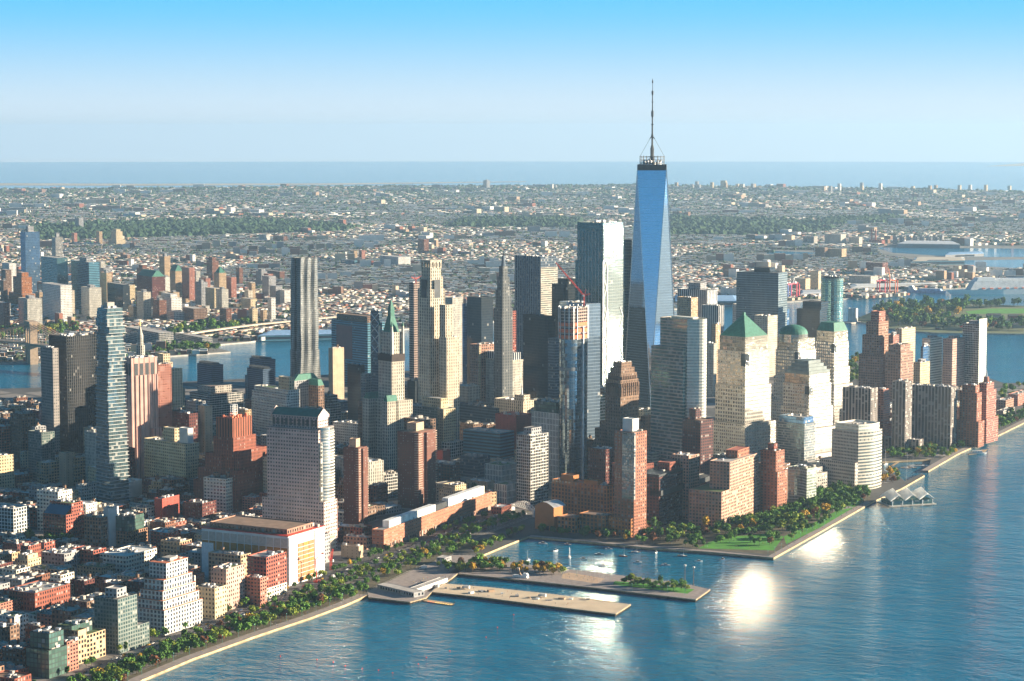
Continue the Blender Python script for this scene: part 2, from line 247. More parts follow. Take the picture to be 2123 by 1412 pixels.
class B:
    """one building: an empty on the ground at the footprint's centre, parts as children"""
    def __init__(s, name, label, pl, yb=None, h=None, ang=28, vis=None, cat='building', group=None, d=None, w=None, pos=None):
        a = R(ang)
        if pos: p = Vector((pos[0], pos[1], 0)); s.w, s.d, s.H = w, d, h; s.xr = None
        else:
            xl, xm, xr, yt = pl
            p = at(xm, yb) if yb is not None else at(xm, yt, h)
            s.H = rise(p, yt) if yb is not None else h
            eE = Vector((cos(a), -sin(a), 0)); eS = Vector((-sin(a), -cos(a), 0))
            s.w = w or max(4, solve(p, eE, xl, s.H)); s.d = d or max(4, solve(p, eS, xr, s.H))
        eE = Vector((cos(a), -sin(a), 0)); eS = Vector((-sin(a), -cos(a), 0))
        c = p + eE*s.w/2 + eS*s.d/2; c.z = 0
        s.p, s.c, s.ang = p, c, ang
        s.e = bpy.data.objects.new(name, None); COL.objects.link(s.e); s.r = s.e; s.e.location = c; s.e.rotation_euler[2] = -a; s.e.empty_display_size = 5
        tag(s.e, label, cat, group)
        if pl or pos:
            cs = [p, p+eE*s.w, p+eE*s.w+eS*s.d, p+eS*s.d]; ps = [proj((q.x, q.y, s.H))[0] for q in cs]
            HERO.append((c, eE, eS, s.w/2, s.d/2, min(ps), max(ps), vis if vis is not None else ((yb or 1412)-1 if pl else 1412), proj(c)[2], label))
    def zy(s, y): return rise(s.p, y)
    def rect(s, x0, x1, y0, y1): return [((x0-.5)*s.w, (y0-.5)*s.d), ((x1-.5)*s.w, (y0-.5)*s.d), ((x1-.5)*s.w, (y1-.5)*s.d), ((x0-.5)*s.w, (y1-.5)*s.d)]
    def poly(s, pts, z0, z1, sty, roof='tar', par=1.0, name='wall', top=None):
        m, bay, fl = STY[sty]; b = MB(); q = top or pts
        b.walls(pts, z0, z1, m, bay, fl, q)
        if roof is None: return b.build(name, s.e)
        if par > 0:
            i = inset(q, .45); n = len(q)
            for k in range(n):
                j = (k+1) % n
                b.face([(*q[k], z1), (*q[j], z1), (*i[j], z1), (*i[k], z1)], m); b.face([(*i[j], z1-par), (*i[k], z1-par), (*i[k], z1), (*i[j], z1)], m)
        else: i = q
        o = b.build(name, s.e); r = MB(); r.cap(i, z1-par, ROOF[roof]); top_ = r.build('roof', s.e if name == 'wall' else o)
        if name == 'wall': s.r = top_
        return o
    def tier(s, x0, x1, y0, y1, z0, z1, sty, roof='tar', par=1.0, name='wall'): return s.poly(s.rect(x0, x1, y0, y1), z0*s.H, z1*s.H, sty, roof, par, name)
    def box(s, name, x0, x1, y0, y1, z0, z1, m):
        b = MB(); r = s.rect(x0, x1, y0, y1)
        if isinstance(m, str): b.walls(r, z0, z1, *STY[m]); b.cap(r, z1, STY[m][0]); return b.build(name, s.e)
        b.box(r[0][0], r[2][0], r[0][1], r[2][1], z0, z1, m, True); return b.build(name, s.e)
    def unit(s, fx, fy, z, sx, sy, sz, conc=False): return link('bulkhead' if conc else 'roof_unit', UNITC if conc else UNIT, s.r, ((fx-.5)*s.w, (fy-.5)*s.d, z), 0, (sx, sy, sz))
    def tank(s, fx, fy, z, k=1.0): return link('water_tank', TANK, s.r, ((fx-.5)*s.w, (fy-.5)*s.d, z), 0, (k, k, k))
    def clutter(s, n, z, x0=.1, x1=.9, y0=.1, y1=.9, big=1.0):
        n = int(n*1.7)
        for k in range(n):
            t = random.random(); s.unit(random.uniform(x0, x1), random.uniform(y0, y1), z, random.uniform(2, 5)*big, random.uniform(2, 5)*big, random.uniform(1.2, 3)*big, t < .35)
def H(name, label, pl, sty, yb=None, h=None, ang=28, vis=None, roof='tar', tiers=None, ph=None, tk=0, cl=3, d=None, w=None, cat='building', group=None, par=1.0):
    b = B(name, label, pl, yb, h, ang, vis, cat, group, d=d, w=w)
    T = tiers or [(0, 1, 0, 1, 0, 1)]
    for t in T: b.tier(*t[:6], t[6] if len(t) > 6 else sty, t[7] if len(t) > 7 else roof, par)
    t = T[-1]; z = t[5]*b.H-par; xa, xb, ya, yb_ = t[:4]
    if ph:
        f, hh, ps = (ph+(sty,))[:3]; cx_, cy_ = (xa+xb)/2, (ya+yb_)/2
        o = b.poly(b.rect(cx_-(xb-xa)*f/2, cx_+(xb-xa)*f/2, cy_-(yb_-ya)*f/2, cy_+(yb_-ya)*f/2), z, z+hh, ps, roof, .4, 'penthouse')
    for k in range(tk): b.tank(random.uniform(xa+.15*(xb-xa), xb-.15*(xb-xa)), random.uniform(ya+.15*(yb_-ya), yb_-.2*(yb_-ya)), z, 1.0)
    if cl: b.clutter(cl, z, xa+.12*(xb-xa), xb-.12*(xb-xa), ya+.12*(yb_-ya), yb_-.12*(yb_-ya))
    return b
# ================================================================== the setting
def water_mat():
    m = bpy.data.materials.new('water'); m.use_nodes = True; t = m.node_tree; b = t.nodes['Principled BSDF']
    b.inputs['Base Color'].default_value = (.002, .050, .085, 1); b.inputs['Roughness'].default_value = .065; b.inputs['IOR'].default_value = 1.33; b.inputs['Specular IOR Level'].default_value = .33
    tc = nn(t, 'ShaderNodeTexCoord'); mp = nn(t, 'ShaderNodeMapping'); t.links.new(tc.outputs['Object'], mp.inputs[0])
    mp.inputs['Rotation'].default_value[2] = R(18); mp.inputs['Scale'].default_value = (.55, 1, 1)
    def noise(sc, det):
        n = nn(t, 'ShaderNodeTexNoise'); n.inputs['Scale'].default_value = sc; n.inputs['Detail'].default_value = det; t.links.new(mp.outputs[0], n.inputs['Vector']); return n.outputs[0]
    h = mth(t, 'ADD', mth(t, 'MULTIPLY', noise(.10, 3), 1.5), mth(t, 'ADD', mth(t, 'MULTIPLY', noise(.42, 3), .75), mth(t, 'MULTIPLY', noise(.02, 2), 2.2)))
    bp = nn(t, 'ShaderNodeBump'); bp.inputs['Strength'].default_value = 1; bp.inputs['Distance'].default_value = 1.0
    t.links.new(h, bp.inputs['Height']); t.links.new(bp.outputs[0], b.inputs['Normal'])
    big = noise(.006, 3); mr = nn(t, 'ShaderNodeMapRange'); t.links.new(big, mr.inputs[0]); mr.inputs[1].default_value = .3; mr.inputs[2].default_value = .7
    t.links.new(mixc(t, mr.outputs[0], (.000, .125, .235), (.000, .175, .310)), b.inputs['Base Color'])
    return m
WATER = water_mat()
def sheet(name, pts, z, m, kind='structure'):
    b = MB(); b.cap([(p[0], p[1]) for p in pts], z, m); return tag(b.build(name), kind=kind)
def slab(name, pts, z0, z1, mtop, mside, kind='structure'):
    b = MB(); p = [(q[0], q[1]) for q in pts]
    a = sum(p[i-1][0]*p[i][1]-p[i][0]*p[i-1][1] for i in range(len(p)))
    if a < 0: p = p[::-1]
    zt = z0+.95 if mside is SEAWALL else z0
    if zt > z0: b.walls(p, z0, zt, TIDE, 1e9, 1e9)
    b.walls(p, zt, z1, mside, 1e9, 1e9); b.cap(p, z1, mtop); return tag(b.build(name), kind=kind)
FARR = 37500
sheet('water', [(CX+FARR*cos(2*pi*i/96), CY+FARR*sin(2*pi*i/96)) for i in range(96)], -3, WATER)
GROUND = mat('city_ground', (.075, .073, .072), .9, 0, .35, .02); SEAWALL = mat('seawall_stone', (.42, .32, .19), .9, 0, .4, .12); TIDE = mat('tide_stain', (.10, .085, .05), .7, 0, .5, .2); PROM = mat('promenade_paving', (.30, .25, .23), .9, 0, .2, .2)
ASPH = mat('asphalt', (.13, .12, .115), .9, 0, .2, .1); PAVE = mat('pavement_concrete', (.22, .20, .185), .9, 0, .25, .1); GRASS = mat('park_grass', (.06, .26, .012), .95, 0, .3, .08)
SOIL = mat('park_soil', (.10, .085, .05), .95, 0, .4, .1); SAND = mat('sand_deck', (.62, .49, .34), .95, 0, .12, .05); PILE = mat('pile_timber', (.035, .032, .03), .9, 0, .3, .5); KERB = mat('kerb_stone', (.35, .33, .30))
W2 = lambda L, z=0.0: [at(x, y, z) for x, y in L]
# Manhattan: the shore runs down the river side in the photograph, then round the tip and up the far side
SH1 = [(295, 1409), (400, 1365), (530, 1318), (647, 1279), (717, 1253), (762, 1233)]
SH2 = [(985, 1157), (1047, 1131), (1095, 1112), (1230, 1124), (1340, 1135), (1470, 1144), (1604, 1156), (1690, 1108), (1809, 1040), (1870, 1012), (1917, 985), (1911, 981), (1876, 998), (1860, 984), (1834, 976), (1829, 957), (1930, 952), (1925, 976), (1985, 941), (2062, 906), (2123, 876), (2300, 790)]
shore = [Vector((72, 1640, 0)), Vector((66, 1500, 0))] + W2(SH1+SH2) + [Vector(v) for v in ((-360, -1150, 0), (-230, -1420, 0), (80, -1530, 0), (420, -1250, 0), (760, -1010, 0), (980, -800, 0), (1240, -540, 0), (1700, -280, 0), (2300, -150, 0), (3200, 200, 0), (3200, 1640, 0))]
MANH = [(p.x, p.y) for p in shore]
slab('ground', shore, -3, 0, GROUND, SEAWALL)
def inside(x, y, P):
    r = False; n = len(P)
    for i in range(n):
        (a, b), (c, d) = P[i-1], P[i]
        if (b > y) != (d > y) and x < (c-a)*(y-b)/(d-b)+a: r = not r
    return r
def offset_line(pts, d):
    o = []
    for i, p in enumerate(pts):
        a = pts[max(0, i-1)]; b = pts[min(len(pts)-1, i+1)]; t = (b-a).normalized(); o.append(Vector((p.x+t.y*-d, p.y+t.x*d, 0)))
    return o
def ribbon(name, pts, d0, d1, z, m, kind='structure'):
    a, b = offset_line(pts, d0), offset_line(pts, d1); mb = MB()
    for i in range(len(pts)-1): mb.face([(a[i].x, a[i].y, z), (a[i+1].x, a[i+1].y, z), (b[i+1].x, b[i+1].y, z), (b[i].x, b[i].y, z)][::(1 if d1 > d0 else -1)], m)
    return tag(mb.build(name), kind=kind)
def resample(pts, step):
    o = []; acc = 0
    for a, b in zip(pts, pts[1:]):
        L = (b-a).length; s = acc
        while s < L: o.append(a.lerp(b, s/L)); s += step
        acc = s-L
    return o
# promenade beside the seawall, park strip, the wide riverside road
SHN = [Vector((72, 1640, 0)), Vector((66, 1500, 0))]+W2(SH1)            # heading south; the land is on the left (east)
ribbon('promenade', SHN, .6, 11, .012, PROM); ribbon('lawn', SHN, 11, 36, .008, SOIL)
ROADC = [Vector(v) for v in ((132, 1640, 0), (126, 1480, 0), (113, 1240, 0), (101, 1120, 0), (90, 1000, 0), (83, 900, 0), (70, 777, 0), (56, 640, 0), (40, 500, 0), (0, 300, 0), (-60, 40, 0), (-130, -300, 0), (-220, -800, 0))]
ribbon('road', ROADC, -23, 23, .016, ASPH)
for d in (-23.6, 23.2): ribbon('kerb', ROADC, d, d+.4, .14, KERB)
for d0, d1 in ((-3, 3), (-15.2, -14.2)): ribbon('median', ROADC, d0, d1, .12, SOIL)
MARK = mat('lane_paint', (.72, .71, .66), .8, 0, .1)
mb = MB()
for d in (-19.4, -11, -7, 7.5, 11.5, 15.5, 19.6):
    P = offset_line(ROADC, d); Q = resample(P, 9.0)
    for a, b in zip(Q, Q[1:]):
        if a.y < 500: break
        t = (b-a).normalized(); n = Vector((-t.y, t.x, 0))*.12; e = a+t*3.2
        mb.face([tuple(a-n+Vector((0, 0, .02))), tuple(e-n+Vector((0, 0, .02))), tuple(e+n+Vector((0, 0, .02))), tuple(a+n+Vector((0, 0, .02)))], MARK)
tag(mb.build('lane_marking'), kind='structure')
# piers
def pier(name, label, px, mtop):
    pts = [(p.x, p.y) for p in W2(px)]
    a = sum(pts[i-1][0]*pts[i][1]-pts[i][0]*pts[i-1][1] for i in range(len(pts)))
    if a < 0: pts = pts[::-1]
    c = Vector((sum(p[0] for p in pts)/len(pts), sum(p[1] for p in pts)/len(pts), 0)); q = [(p[0]-c.x, p[1]-c.y) for p in pts]
    e = bpy.data.objects.new(name, None); COL.objects.link(e); e.location = c; tag(e, label, 'pier')
    b = MB(); b.walls(q, -1.1, .05, SEAWALL, 1e9, 1e9); b.cap(q, .05, mtop); b.cap(q, -1.1, PILE, True); b.build('deck', e)
    b = MB(); i = inset(q, .8); b.walls(i, -3.4, -1.1, PILE, 1e9, 1e9)
    rp = resample([Vector((*p, 0)) for p in q+[q[0]]], 4.5)
    for p in rp: b.box(p.x-.25, p.x+.25, p.y-.25, p.y+.25, -3.4, -.6, PILE)
    b.build('piling', e)
    b = MB()
    for p in rp: b.box(p.x-.08, p.x+.08, p.y-.08, p.y+.08, .05, 1.15, SILVER)
    for a, c2 in zip(rp, rp[1:]): b.tube((a.x, a.y, 1.1), (c2.x, c2.y, 1.1), .05, .05, SILVER, 4, False)
    b.build('railing', e); return e
pier('sand_pier', 'long bare pier with a pale sandy deck, nearest to the camera', [(884, 1226), (1000, 1238), (1130, 1255), (1277, 1273), (1308, 1253), (1150, 1232), (1010, 1217), (912, 1209)], SAND)
pier('park_pier', 'long pier with trees, sand courts and lawn beyond the sandy pier', [(930, 1187), (1060, 1200), (1230, 1218), (1443, 1243), (1473, 1222), (1415, 1209), (1290, 1193), (1150, 1177), (985, 1157)], PROM)
pier('platform', 'wide timber platform carrying the grey boathouse at the root of the piers', [(764, 1238), (850, 1248), (884, 1239), (900, 1222), (935, 1200), (975, 1168), (990, 1152), (940, 1150), (860, 1180), (762, 1226)], PROM)
sheet('lawn', W2([(1275, 1205), (1330, 1209), (1440, 1222), (1425, 1231), (1270, 1212)]), .07, GRASS); sheet('sand_court', W2([(1166, 1191), (1180, 1187), (1255, 1200), (1238, 1210), (1164, 1199)]), .08, mat('court_sand', (.52, .36, .24), .95, 0, .15, .2))
# river park beyond the cove
PARKW = W2([(1095, 1112), (1230, 1124), (1340, 1135), (1470, 1144), (1604, 1156), (1690, 1108), (1809, 1040)])
ribbon('promenade', PARKW, .6, 9, .012, PROM)
sheet('lawn', W2([(1448, 1137), (1470, 1124), (1520, 1112), (1600, 1106), (1625, 1112), (1604, 1141), (1560, 1140)]), .02, GRASS); sheet('lawn', W2([(1625, 1112), (1700, 1078), (1760, 1045), (1790, 1040), (1700, 1094), (1630, 1128)]), .018, GRASS)
sheet('lawn', [(p.x, p.y) for p in W2([(1345, 1128), (1470, 1139), (1604, 1150), (1690, 1103), (1805, 1036), (1800, 1010), (1700, 1028), (1600, 1066), (1480, 1092), (1340, 1097)])], .006, SOIL)
sheet('lawn', W2([(722, 1247), (765, 1226), (860, 1180), (940, 1149), (988, 1134), (965, 1117), (880, 1147), (790, 1187), (735, 1221)]), .007, SOIL)
PARKS = W2([(1925, 976), (1985, 941), (2062, 906), (2123, 876), (2300, 790)]); ribbon('promenade', PARKS, .6, 10, .012, PROM)
None and pier('breakwater', 'narrow stone arm closing the little harbour', [(1868, 1014), (1917, 985), (1920, 981), (1912, 980), (1858, 1012)], PROM)
# Brooklyn: a flat sheet of land from the far river bank to the ocean
BSH = W2([(-260, 762), (0, 752), (88, 750), (200, 745), (350, 738), (478, 729), (455, 722), (430, 716), (520, 708), (560, 702), (640, 697), (720, 693), (900, 676), (1200, 652), (1400, 640), (1500, 634), (1620, 626), (1750, 619), (1870, 613), (1872, 609), (1770, 604), (1960, 598), (2123, 592), (2300, 588)])
BFAR = W2([(2330, 402), (2123, 398), (1900, 392), (1600, 388), (1300, 384), (1000, 386), (700, 387), (400, 390), (100, 392), (-300, 394)])
BLAND = mat('far_ground', (.15, .15, .145), .95, 0, .45, .004)
slab('terrain', BSH+BFAR, -3, 0, BLAND, CONC); BRK = [(p.x, p.y) for p in BSH+BFAR]
for L in ([(1815, 513), (2123, 516), (2330, 520), (2330, 536), (2123, 533), (1990, 533), (1850, 524)], [(1930, 541), (2123, 538), (2330, 540), (2330, 558), (2110, 556), (2030, 552)], [(1590, 520), (1700, 524), (1690, 529), (1590, 526)]): sheet('water', W2(L), .25, WATER)
for L, nme in (([(-200, 379), (300, 381), (700, 380), (1090, 376), (1092, 377), (700, 383), (300, 385), (-200, 384)], 'sandbar'), ([(2040, 345), (2123, 338), (2400, 336), (2400, 342), (2123, 344)], 'far_coast')): sheet(nme, W2(L, -2.5), -2.5, mat('beach_sand', (.42, .38, .30), .95, 0, .2, .002))
slab('terrain', [Vector(v) for v in ((-1760, -2600, 0), (-1690, 0, 0), (-1480, 1800, 0), (-1180, 4600, 0), (-9000, 4600, 0), (-9000, -2600, 0))], -3, 0, mat('west_bank_ground', (.24, .24, .23), .95, 0, .5, .006), CONC)
GOV = W2([(1770, 662), (1804, 672), (1860, 684), (1940, 690), (2123, 692), (2330, 690), (2330, 632), (2123, 634), (1960, 628), (1880, 630), (1838, 638), (1800, 650)])
slab('island', GOV, -3, 0, mat('island_ground', (.11, .13, .05), .95, 0, .4, .02), CONC); sheet('lawn', W2([(2000, 646), (2050, 640), (2123, 640), (2330, 640), (2330, 648), (2090, 650), (2010, 651)]), .3, GRASS); sheet('lawn', W2([(1950, 672), (2123, 668), (2330, 668), (2330, 674), (2123, 676)]), .3, GRASS)
# ================================================================== towers and buildings placed one by one
def pface(b, pts, m, bay, fl):
    a, c = Vector(pts[0]), Vector(pts[1]); n = (c-a).cross(Vector(pts[2])-a); t = Vector((-n.y, n.x, 0))
    t = t.normalized() if t.length > 1e-6 else Vector((1, 0, 0)); b.face(pts, m, [(Vector(p).dot(t)/bay+.37, p[2]/fl) for p in pts])
def at_px(x, y, z): p = at(x, y, z); return (p.x, p.y)
# ---- the tall tapering glass tower
wc = at(1352, 341, 417); b = B('skyscraper', 'tallest tower, tapering blue glass with triangular facets and a needle mast', None, pos=(0, 0), w=61, d=61, h=417, ang=31, vis=850, cat='skyscraper'); HERO.pop()
b.e.location = (wc.x, wc.y, 0); HERO.append((b.e.location.copy(), Vector((cos(R(31)), -sin(R(31)), 0)), Vector((-sin(R(31)), -cos(R(31)), 0)), 31, 31, 1300, 1410, 850, proj((wc.x, wc.y, 0))[2], 'x'))
h_, m_ = 30.5, STY['wtc'][0]; Bc = [(-h_, -h_), (h_, -h_), (h_, h_), (-h_, h_)]; Tc = [(0, -32.3), (32.3, 0), (0, 32.3), (-32.3, 0)]
mb = MB(); mb.walls(Bc, 0, 56, m_, 1.5, 4.1); mb.build('podium', b.e)
for i in range(4):
    j = (i+1) % 4; mb = MB(); pface(mb, [(*Bc[i], 56), (*Bc[j], 56), (*Tc[i], 408)], m_, 1.5, 4.1); mb.build('facet', b.e)
    mb = MB(); pface(mb, [(*Bc[j], 56), (*Tc[j], 408), (*Tc[i], 408)], m_, 1.5, 4.1); mb.build('facet', b.e)
mb = MB(); edge = mat('steel_edge', (.55, .57, .6), .25, .9, 0)
for i in range(4):
    j = (i+1) % 4; mb.tube((*Bc[i], 56), (*Tc[i], 408), .8, .6, edge, 5, False); mb.tube((*Bc[j], 56), (*Tc[i], 408), .8, .6, edge, 5, False)
mb.build('corner_trim', b.e)
mb = MB(); mb.walls(Tc, 408, 417, DKMETAL, 1e9, 1e9); mb.cap(Tc, 415, ROOF['tar']); mb.build('parapet', b.e)
mb = MB(); n = 20; c1 = [(19.5*cos(2*pi*i/n), 19.5*sin(2*pi*i/n)) for i in range(n)]
for z in (419, 424, 429):
    for i in range(n): p, q = c1[i], c1[(i+1) % n]; mb.tube((*p, z), (*q, z), .55, .55, DKMETAL, 4, False)
for i in range(n):
    mb.tube((*c1[i], 415), (*c1[i], 430.5), .35, .35, DKMETAL, 4); mb.tube((0, 0, 421), (*c1[i], 421), .3, .3, DKMETAL, 4, False)
mb.build('ring_platform', b.e)
mb = MB()
for i in range(14): a = 2*pi*i/14; mb.box(13*cos(a)-1.5, 13*cos(a)+1.5, 13*sin(a)-1, 13*sin(a)+1, 415, random.uniform(421, 427), WHITEP if i % 3 == 0 else SILVER)
mb.build('roof_unit', b.e)
mb = MB(); prof = [(415, 2.6), (445, 3.0), (452, 1.5), (463, 1.3), (468, 1.9), (471, 1.3), (487, 1.2), (488, 2.4), (489, 1.1), (500, 1.0), (502, 1.9), (510, 2.0), (513, .9), (526, .8), (527, 1.7), (528, .8), (538, .7), (541, 1.6), (546, 1.6), (547, .45), (560, .4), (561, 1.3), (568, .2)]
ztip = rise(Vector((wc.x, wc.y, 0)), 163); prof = [(415+(z-415)*(ztip-415)/(568-415), r) for z, r in prof]
for (z0, r0), (z1, r1) in zip(prof, prof[1:]): mb.tube((0, 0, z0), (0, 0, z1), r0, r1, DKMETAL, 8, False)
mb.build('mast', b.e)
for i in range(4):
    a = pi/4+i*pi/2; mb = MB(); mb.tube((19*cos(a), 19*sin(a), 430), (4*cos(a), 4*sin(a), 457), .22, .22, DKMETAL, 4); mb.tube((4*cos(a), 4*sin(a), 457), (1*cos(a), 1*sin(a), 461), .6, .8, DKMETAL, 5); mb.build('guy_cable', b.e)
# ---- stepped glass tower with braced white edge, left of the tall tower
b = B('skyscraper', 'broad glass office tower with white diagonal bracing, left of the tallest tower', (1193, 1250, 1291, 462), h=329, ang=23.7, vis=690, cat='skyscraper')
b.tier(0, 1, 0, 1, 0, .82, 'wtc3', par=0); b.tier(.0, .93, 0, 1, .82, 1, 'wtc3', par=2, roof='white'); b.tier(-.012, .7, -.02, .98, 0, .985, 'wtc3side', par=0, name='west_wing')  # sun and shade put into the glass colours: west side pale, north dark
mb = MB(); r = b.rect(0, 1, 0, 1)
for (x, y), (dx, dy) in (((r[3][0], r[3][1]), (0, -1)),):
    zs = [k*b.H*.82/13 for k in range(14)]
    for k in range(13):
        s0, s1 = (0, 9) if k % 2 == 0 else (9, 0); mb.tube((x-1.2, y+1-s0, zs[k]), (x-1.2, y+1-s1, zs[k+1]), .7, .7, WHITEP, 4)
    mb.box(x-1.8, x-.6, y-1, y+1.5, 0, b.H*.82, WHITEP); mb.box(x-1.8, x-.6, y-10, y-8.5, 0, b.H*.82, WHITEP)
mb.build('bracing', b.e)
mb = MB(); x, y = r[0]
for k in range(13):
    s0, s1 = (0, 7) if k % 2 == 0 else (7, 0); mb.tube((x-1.2, y+s0, k*b.H*.6/13), (x-1.2, y+s1, (k+1)*b.H*.6/13), .7, .7, WHITEP, 4)
mb.build('bracing', b.e)
mb = MB()
for k in range(7): xx = r[3][0]+b.w*(.14+.12*k); mb.box(xx-.3, xx+.3, r[3][1], r[3][1]+.6, 0, b.H*.96, SILVER)
mb.build('mullion', b.e); b.clutter(10, b.H-2, .1, .8, .15, .9, 1.4)
H('skyscraper', 'grey glass tower half hidden between the braced tower and the tallest tower', (1284, 1296, 1310, 497), 'wtc3', h=298, vis=640, cat='skyscraper', cl=1)
# ---- rounded tower under construction with red netting, and the glass slab behind it
b = B('skyscraper', 'slim rounded glass tower under construction with orange netting at its top', (1154, 1186, 1224, 640), h=240, ang=20, vis=985, cat='skyscraper')
def rr(w, d, r, n=5):
    o = []
    for cx, cy, a0 in ((w/2-r, -d/2+r, -90), (w/2-r, d/2-r, 0), (-w/2+r, d/2-r, 90), (-w/2+r, -d/2+r, 180)):
        for k in range(n+1): a = R(a0+90*k/n); o.append((cx+r*cos(a), cy+r*sin(a)))
    return o
P0 = rr(b.w, b.d, min(b.w, b.d)*.42, 6); P1 = [(x*1.06, y*1.06) for x, y in P0]
b.poly(P0, 0, b.H*.83, 'murray', par=0, top=P1); b.poly([(x*.97, y*.97) for x, y in P1], b.H*.83, b.H, 'conslab', 'pale', .5, 'open_floor')
NET = mat('orange_netting', (.72, .20, .10), .9, 0, .25, .3); ptop = [(x*1.03, y*1.03) for x, y in P1]
for k in range(3): mb = MB(); z = b.H*(.835+.034*k); mb.walls(ptop, z, z+b.H*.019, NET, 1e9, 1e9); mb.build('netting', b.e)
mb = MB()
for k in range(0, len(ptop), 2): mb.box(ptop[k][0]-.5, ptop[k][0]+.5, ptop[k][1]-.5, ptop[k][1]+.5, b.H*.83, b.H*1.01, SILVER)
mb.build('column', b.e)
mb = MB(); mb.box(-b.w/2-2.6, -b.w/2-1.4, -3, -1.5, 0, b.H*.9, WHITEP); mb.box(-b.w/2-1.6, -b.w/2+.5, -3.4, -1.2, 0, b.H*.82, SILVER); mb.build('hoist_track', b.e)
b.clutter(8, b.H-.5, .15, .85, .15, .85, 1.0)
def tower_crane(label, base, mast_h, jib, az, elev, m=REDP):
    e = bpy.data.objects.new('tower_crane', None); COL.objects.link(e); e.location = base; tag(e, label, 'crane')
    d = Vector((sin(R(az))*cos(R(elev)), cos(R(az))*cos(R(elev)), sin(R(elev)))); t = Vector((0, 0, mast_h)); hd = Vector((d.x, d.y, 0)).normalized(); sd_ = Vector((-hd.y, hd.x, 0))
    def lattice(a, c, wd, name, n):
        mb = MB(); ax = (c-a).normalized(); p = ax.orthogonal().normalized(); q = ax.cross(p); cs = [(p+q)*wd, (p-q)*wd, (-p-q)*wd, (-p+q)*wd]
        for v in cs: mb.tube(a+v, c+v*.7, .22, .18, m, 4)
        for k in range(n):
            u0, u1 = a.lerp(c, k/n), a.lerp(c, (k+1)/n)
            for i in range(4): mb.tube(u0+cs[i], u1+cs[(i+1) % 4], .12, .12, m, 3, False)
        mb.build(name, e)
    lattice(Vector((0, 0, 0)), t, 1.0, 'mast', int(mast_h/3)); lattice(t, t+d*jib, .8, 'jib', int(jib/4)); lattice(t, t-hd*9+Vector((0, 0, 3)), .8, 'counter_jib', 3)
    mb = MB(); u = t+Vector((0, 0, 9))-hd*3; mb.tube(t, u, .3, .2, m, 4); mb.tube(u, t+d*jib*.9, .12, .12, DKMETAL, 3); mb.tube(u, t-hd*9, .12, .12, DKMETAL, 3); mb.build('tie_bar', e)
    mb = MB(); mb.box(-1, 1, -1, 1, 0, 2.4, WHITEP); o = mb.build('cab', e, (t.x+sd_.x*2, t.y+sd_.y*2, t.z-1)); return e
pc = at(1216, 780, 130); tower_crane('red lattice crane on the slim tower under construction', (pc.x+4, pc.y, 130), 112, 62, 97, 46)
H('skyscraper', 'flat topped blue glass slab just behind the tower under construction', (1160, 1216, 1256, 630), 'wtc7', h=226, ang=35, vis=910, cat='skyscraper', d=25, cl=4)
H('office_tower', 'white banded office block in the gap beside the brown setback tower', (1222, 1226, 1240, 822), 'bands', h=70, vis=915, d=30, cl=1)
# ---- brown setback telephone tower
b = B('office_tower', 'brown brick setback tower with a ribbed crown, beside the tower under construction', (1256, 1287, 1325, 760), h=148, ang=26, vis=930, cat='office tower')
b.tier(0, 1, 0, 1, 0, .80, 'barclay', par=0)
for k, (f, z0, z1) in enumerate(((.96, .80, .87), (.86, .87, .93), (.72, .93, .98), (.56, .98, 1.03))): b.tier(.5-f/2, .5+f/2, .5-f/2, .5+f/2, z0, z1, 'barclay', 'brown', .8, 'crown_tier')
mb = MB(); m_ = STY['barclay'][0]
for k in range(9):
    t = -.46+.115*k
    for s in (1, -1): mb.box(t*b.w-.7, t*b.w+.7, s*b.d*.5-.9, s*b.d*.5+.9, b.H*.72, b.H*(.84-.0*k), m_); mb.box(s*b.w*.5-.9, s*b.w*.5+.9, t*b.d-.7, t*b.d+.7, b.H*.72, b.H*.84, m_); mb.box(t*b.w*.84-.6, t*b.w*.84+.6, s*b.d*.44-.9, s*b.d*.44+.9, b.H*.8, b.H*.905, m_); mb.box(s*b.w*.44-.9, s*b.w*.44+.9, t*b.d*.84-.6, t*b.d*.84+.6, b.H*.8, b.H*.905, m_)
mb.build('pier_crown', b.e); b.tier(-.35, 1.5, -.3, .92, 0, .47, 'barclay', 'brown'); b.tier(-.42, -.1, -.45, -.02, 0, .52, 'barclay', 'brown'); b.tier(1.1, 1.75, -.2, .98, 0, .40, 'barclay', 'brown'); b.tier(-.5, 1.85, -.6, 1.0, 0, .27, 'barclay', 'brown'); b.clutter(7, b.H*1.02, .25, .75, .25, .75)
# ---- curved bank tower and the copper topped trade center group along the river
b = B('office_tower', 'green banded glass tower with one sweeping curved side, right of the tallest tower', (1369, 1425, 1463, 662), h=224, ang=28, vis=935, cat='office tower')
r = b.rect(0, 1, 0, 1); crv = [(r[3][0]+b.w*.03*0-b.w*.30*sin(pi*k/10)*1.0, r[3][1]-b.d*1.0*k/10) for k in range(11)]
P = [r[0]]; P = [(r[1][0], r[1][1]), (r[2][0], r[2][1])]+crv
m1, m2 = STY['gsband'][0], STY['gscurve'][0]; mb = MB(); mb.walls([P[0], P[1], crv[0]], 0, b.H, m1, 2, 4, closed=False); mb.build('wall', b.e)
mb = MB(); mb.walls(crv+[P[0]], 0, b.H, m2, 1.6, 4, closed=False); mb.build('curved_wall', b.e); mb = MB(); mb.cap(P, b.H-3, ROOF['pale']); mb.build('roof', b.e)  # pale curve colour stands in for sun glare on the glass
b.tier(.05, 1.25, .5, 1.12, 0, .83, 'gsband', 'white'); b.clutter(5, b.H-3, .2, .8, .2, .8); b.box('screen', .1, .9, .25, .55, b.H-3, b.H+1, 'gscurve')
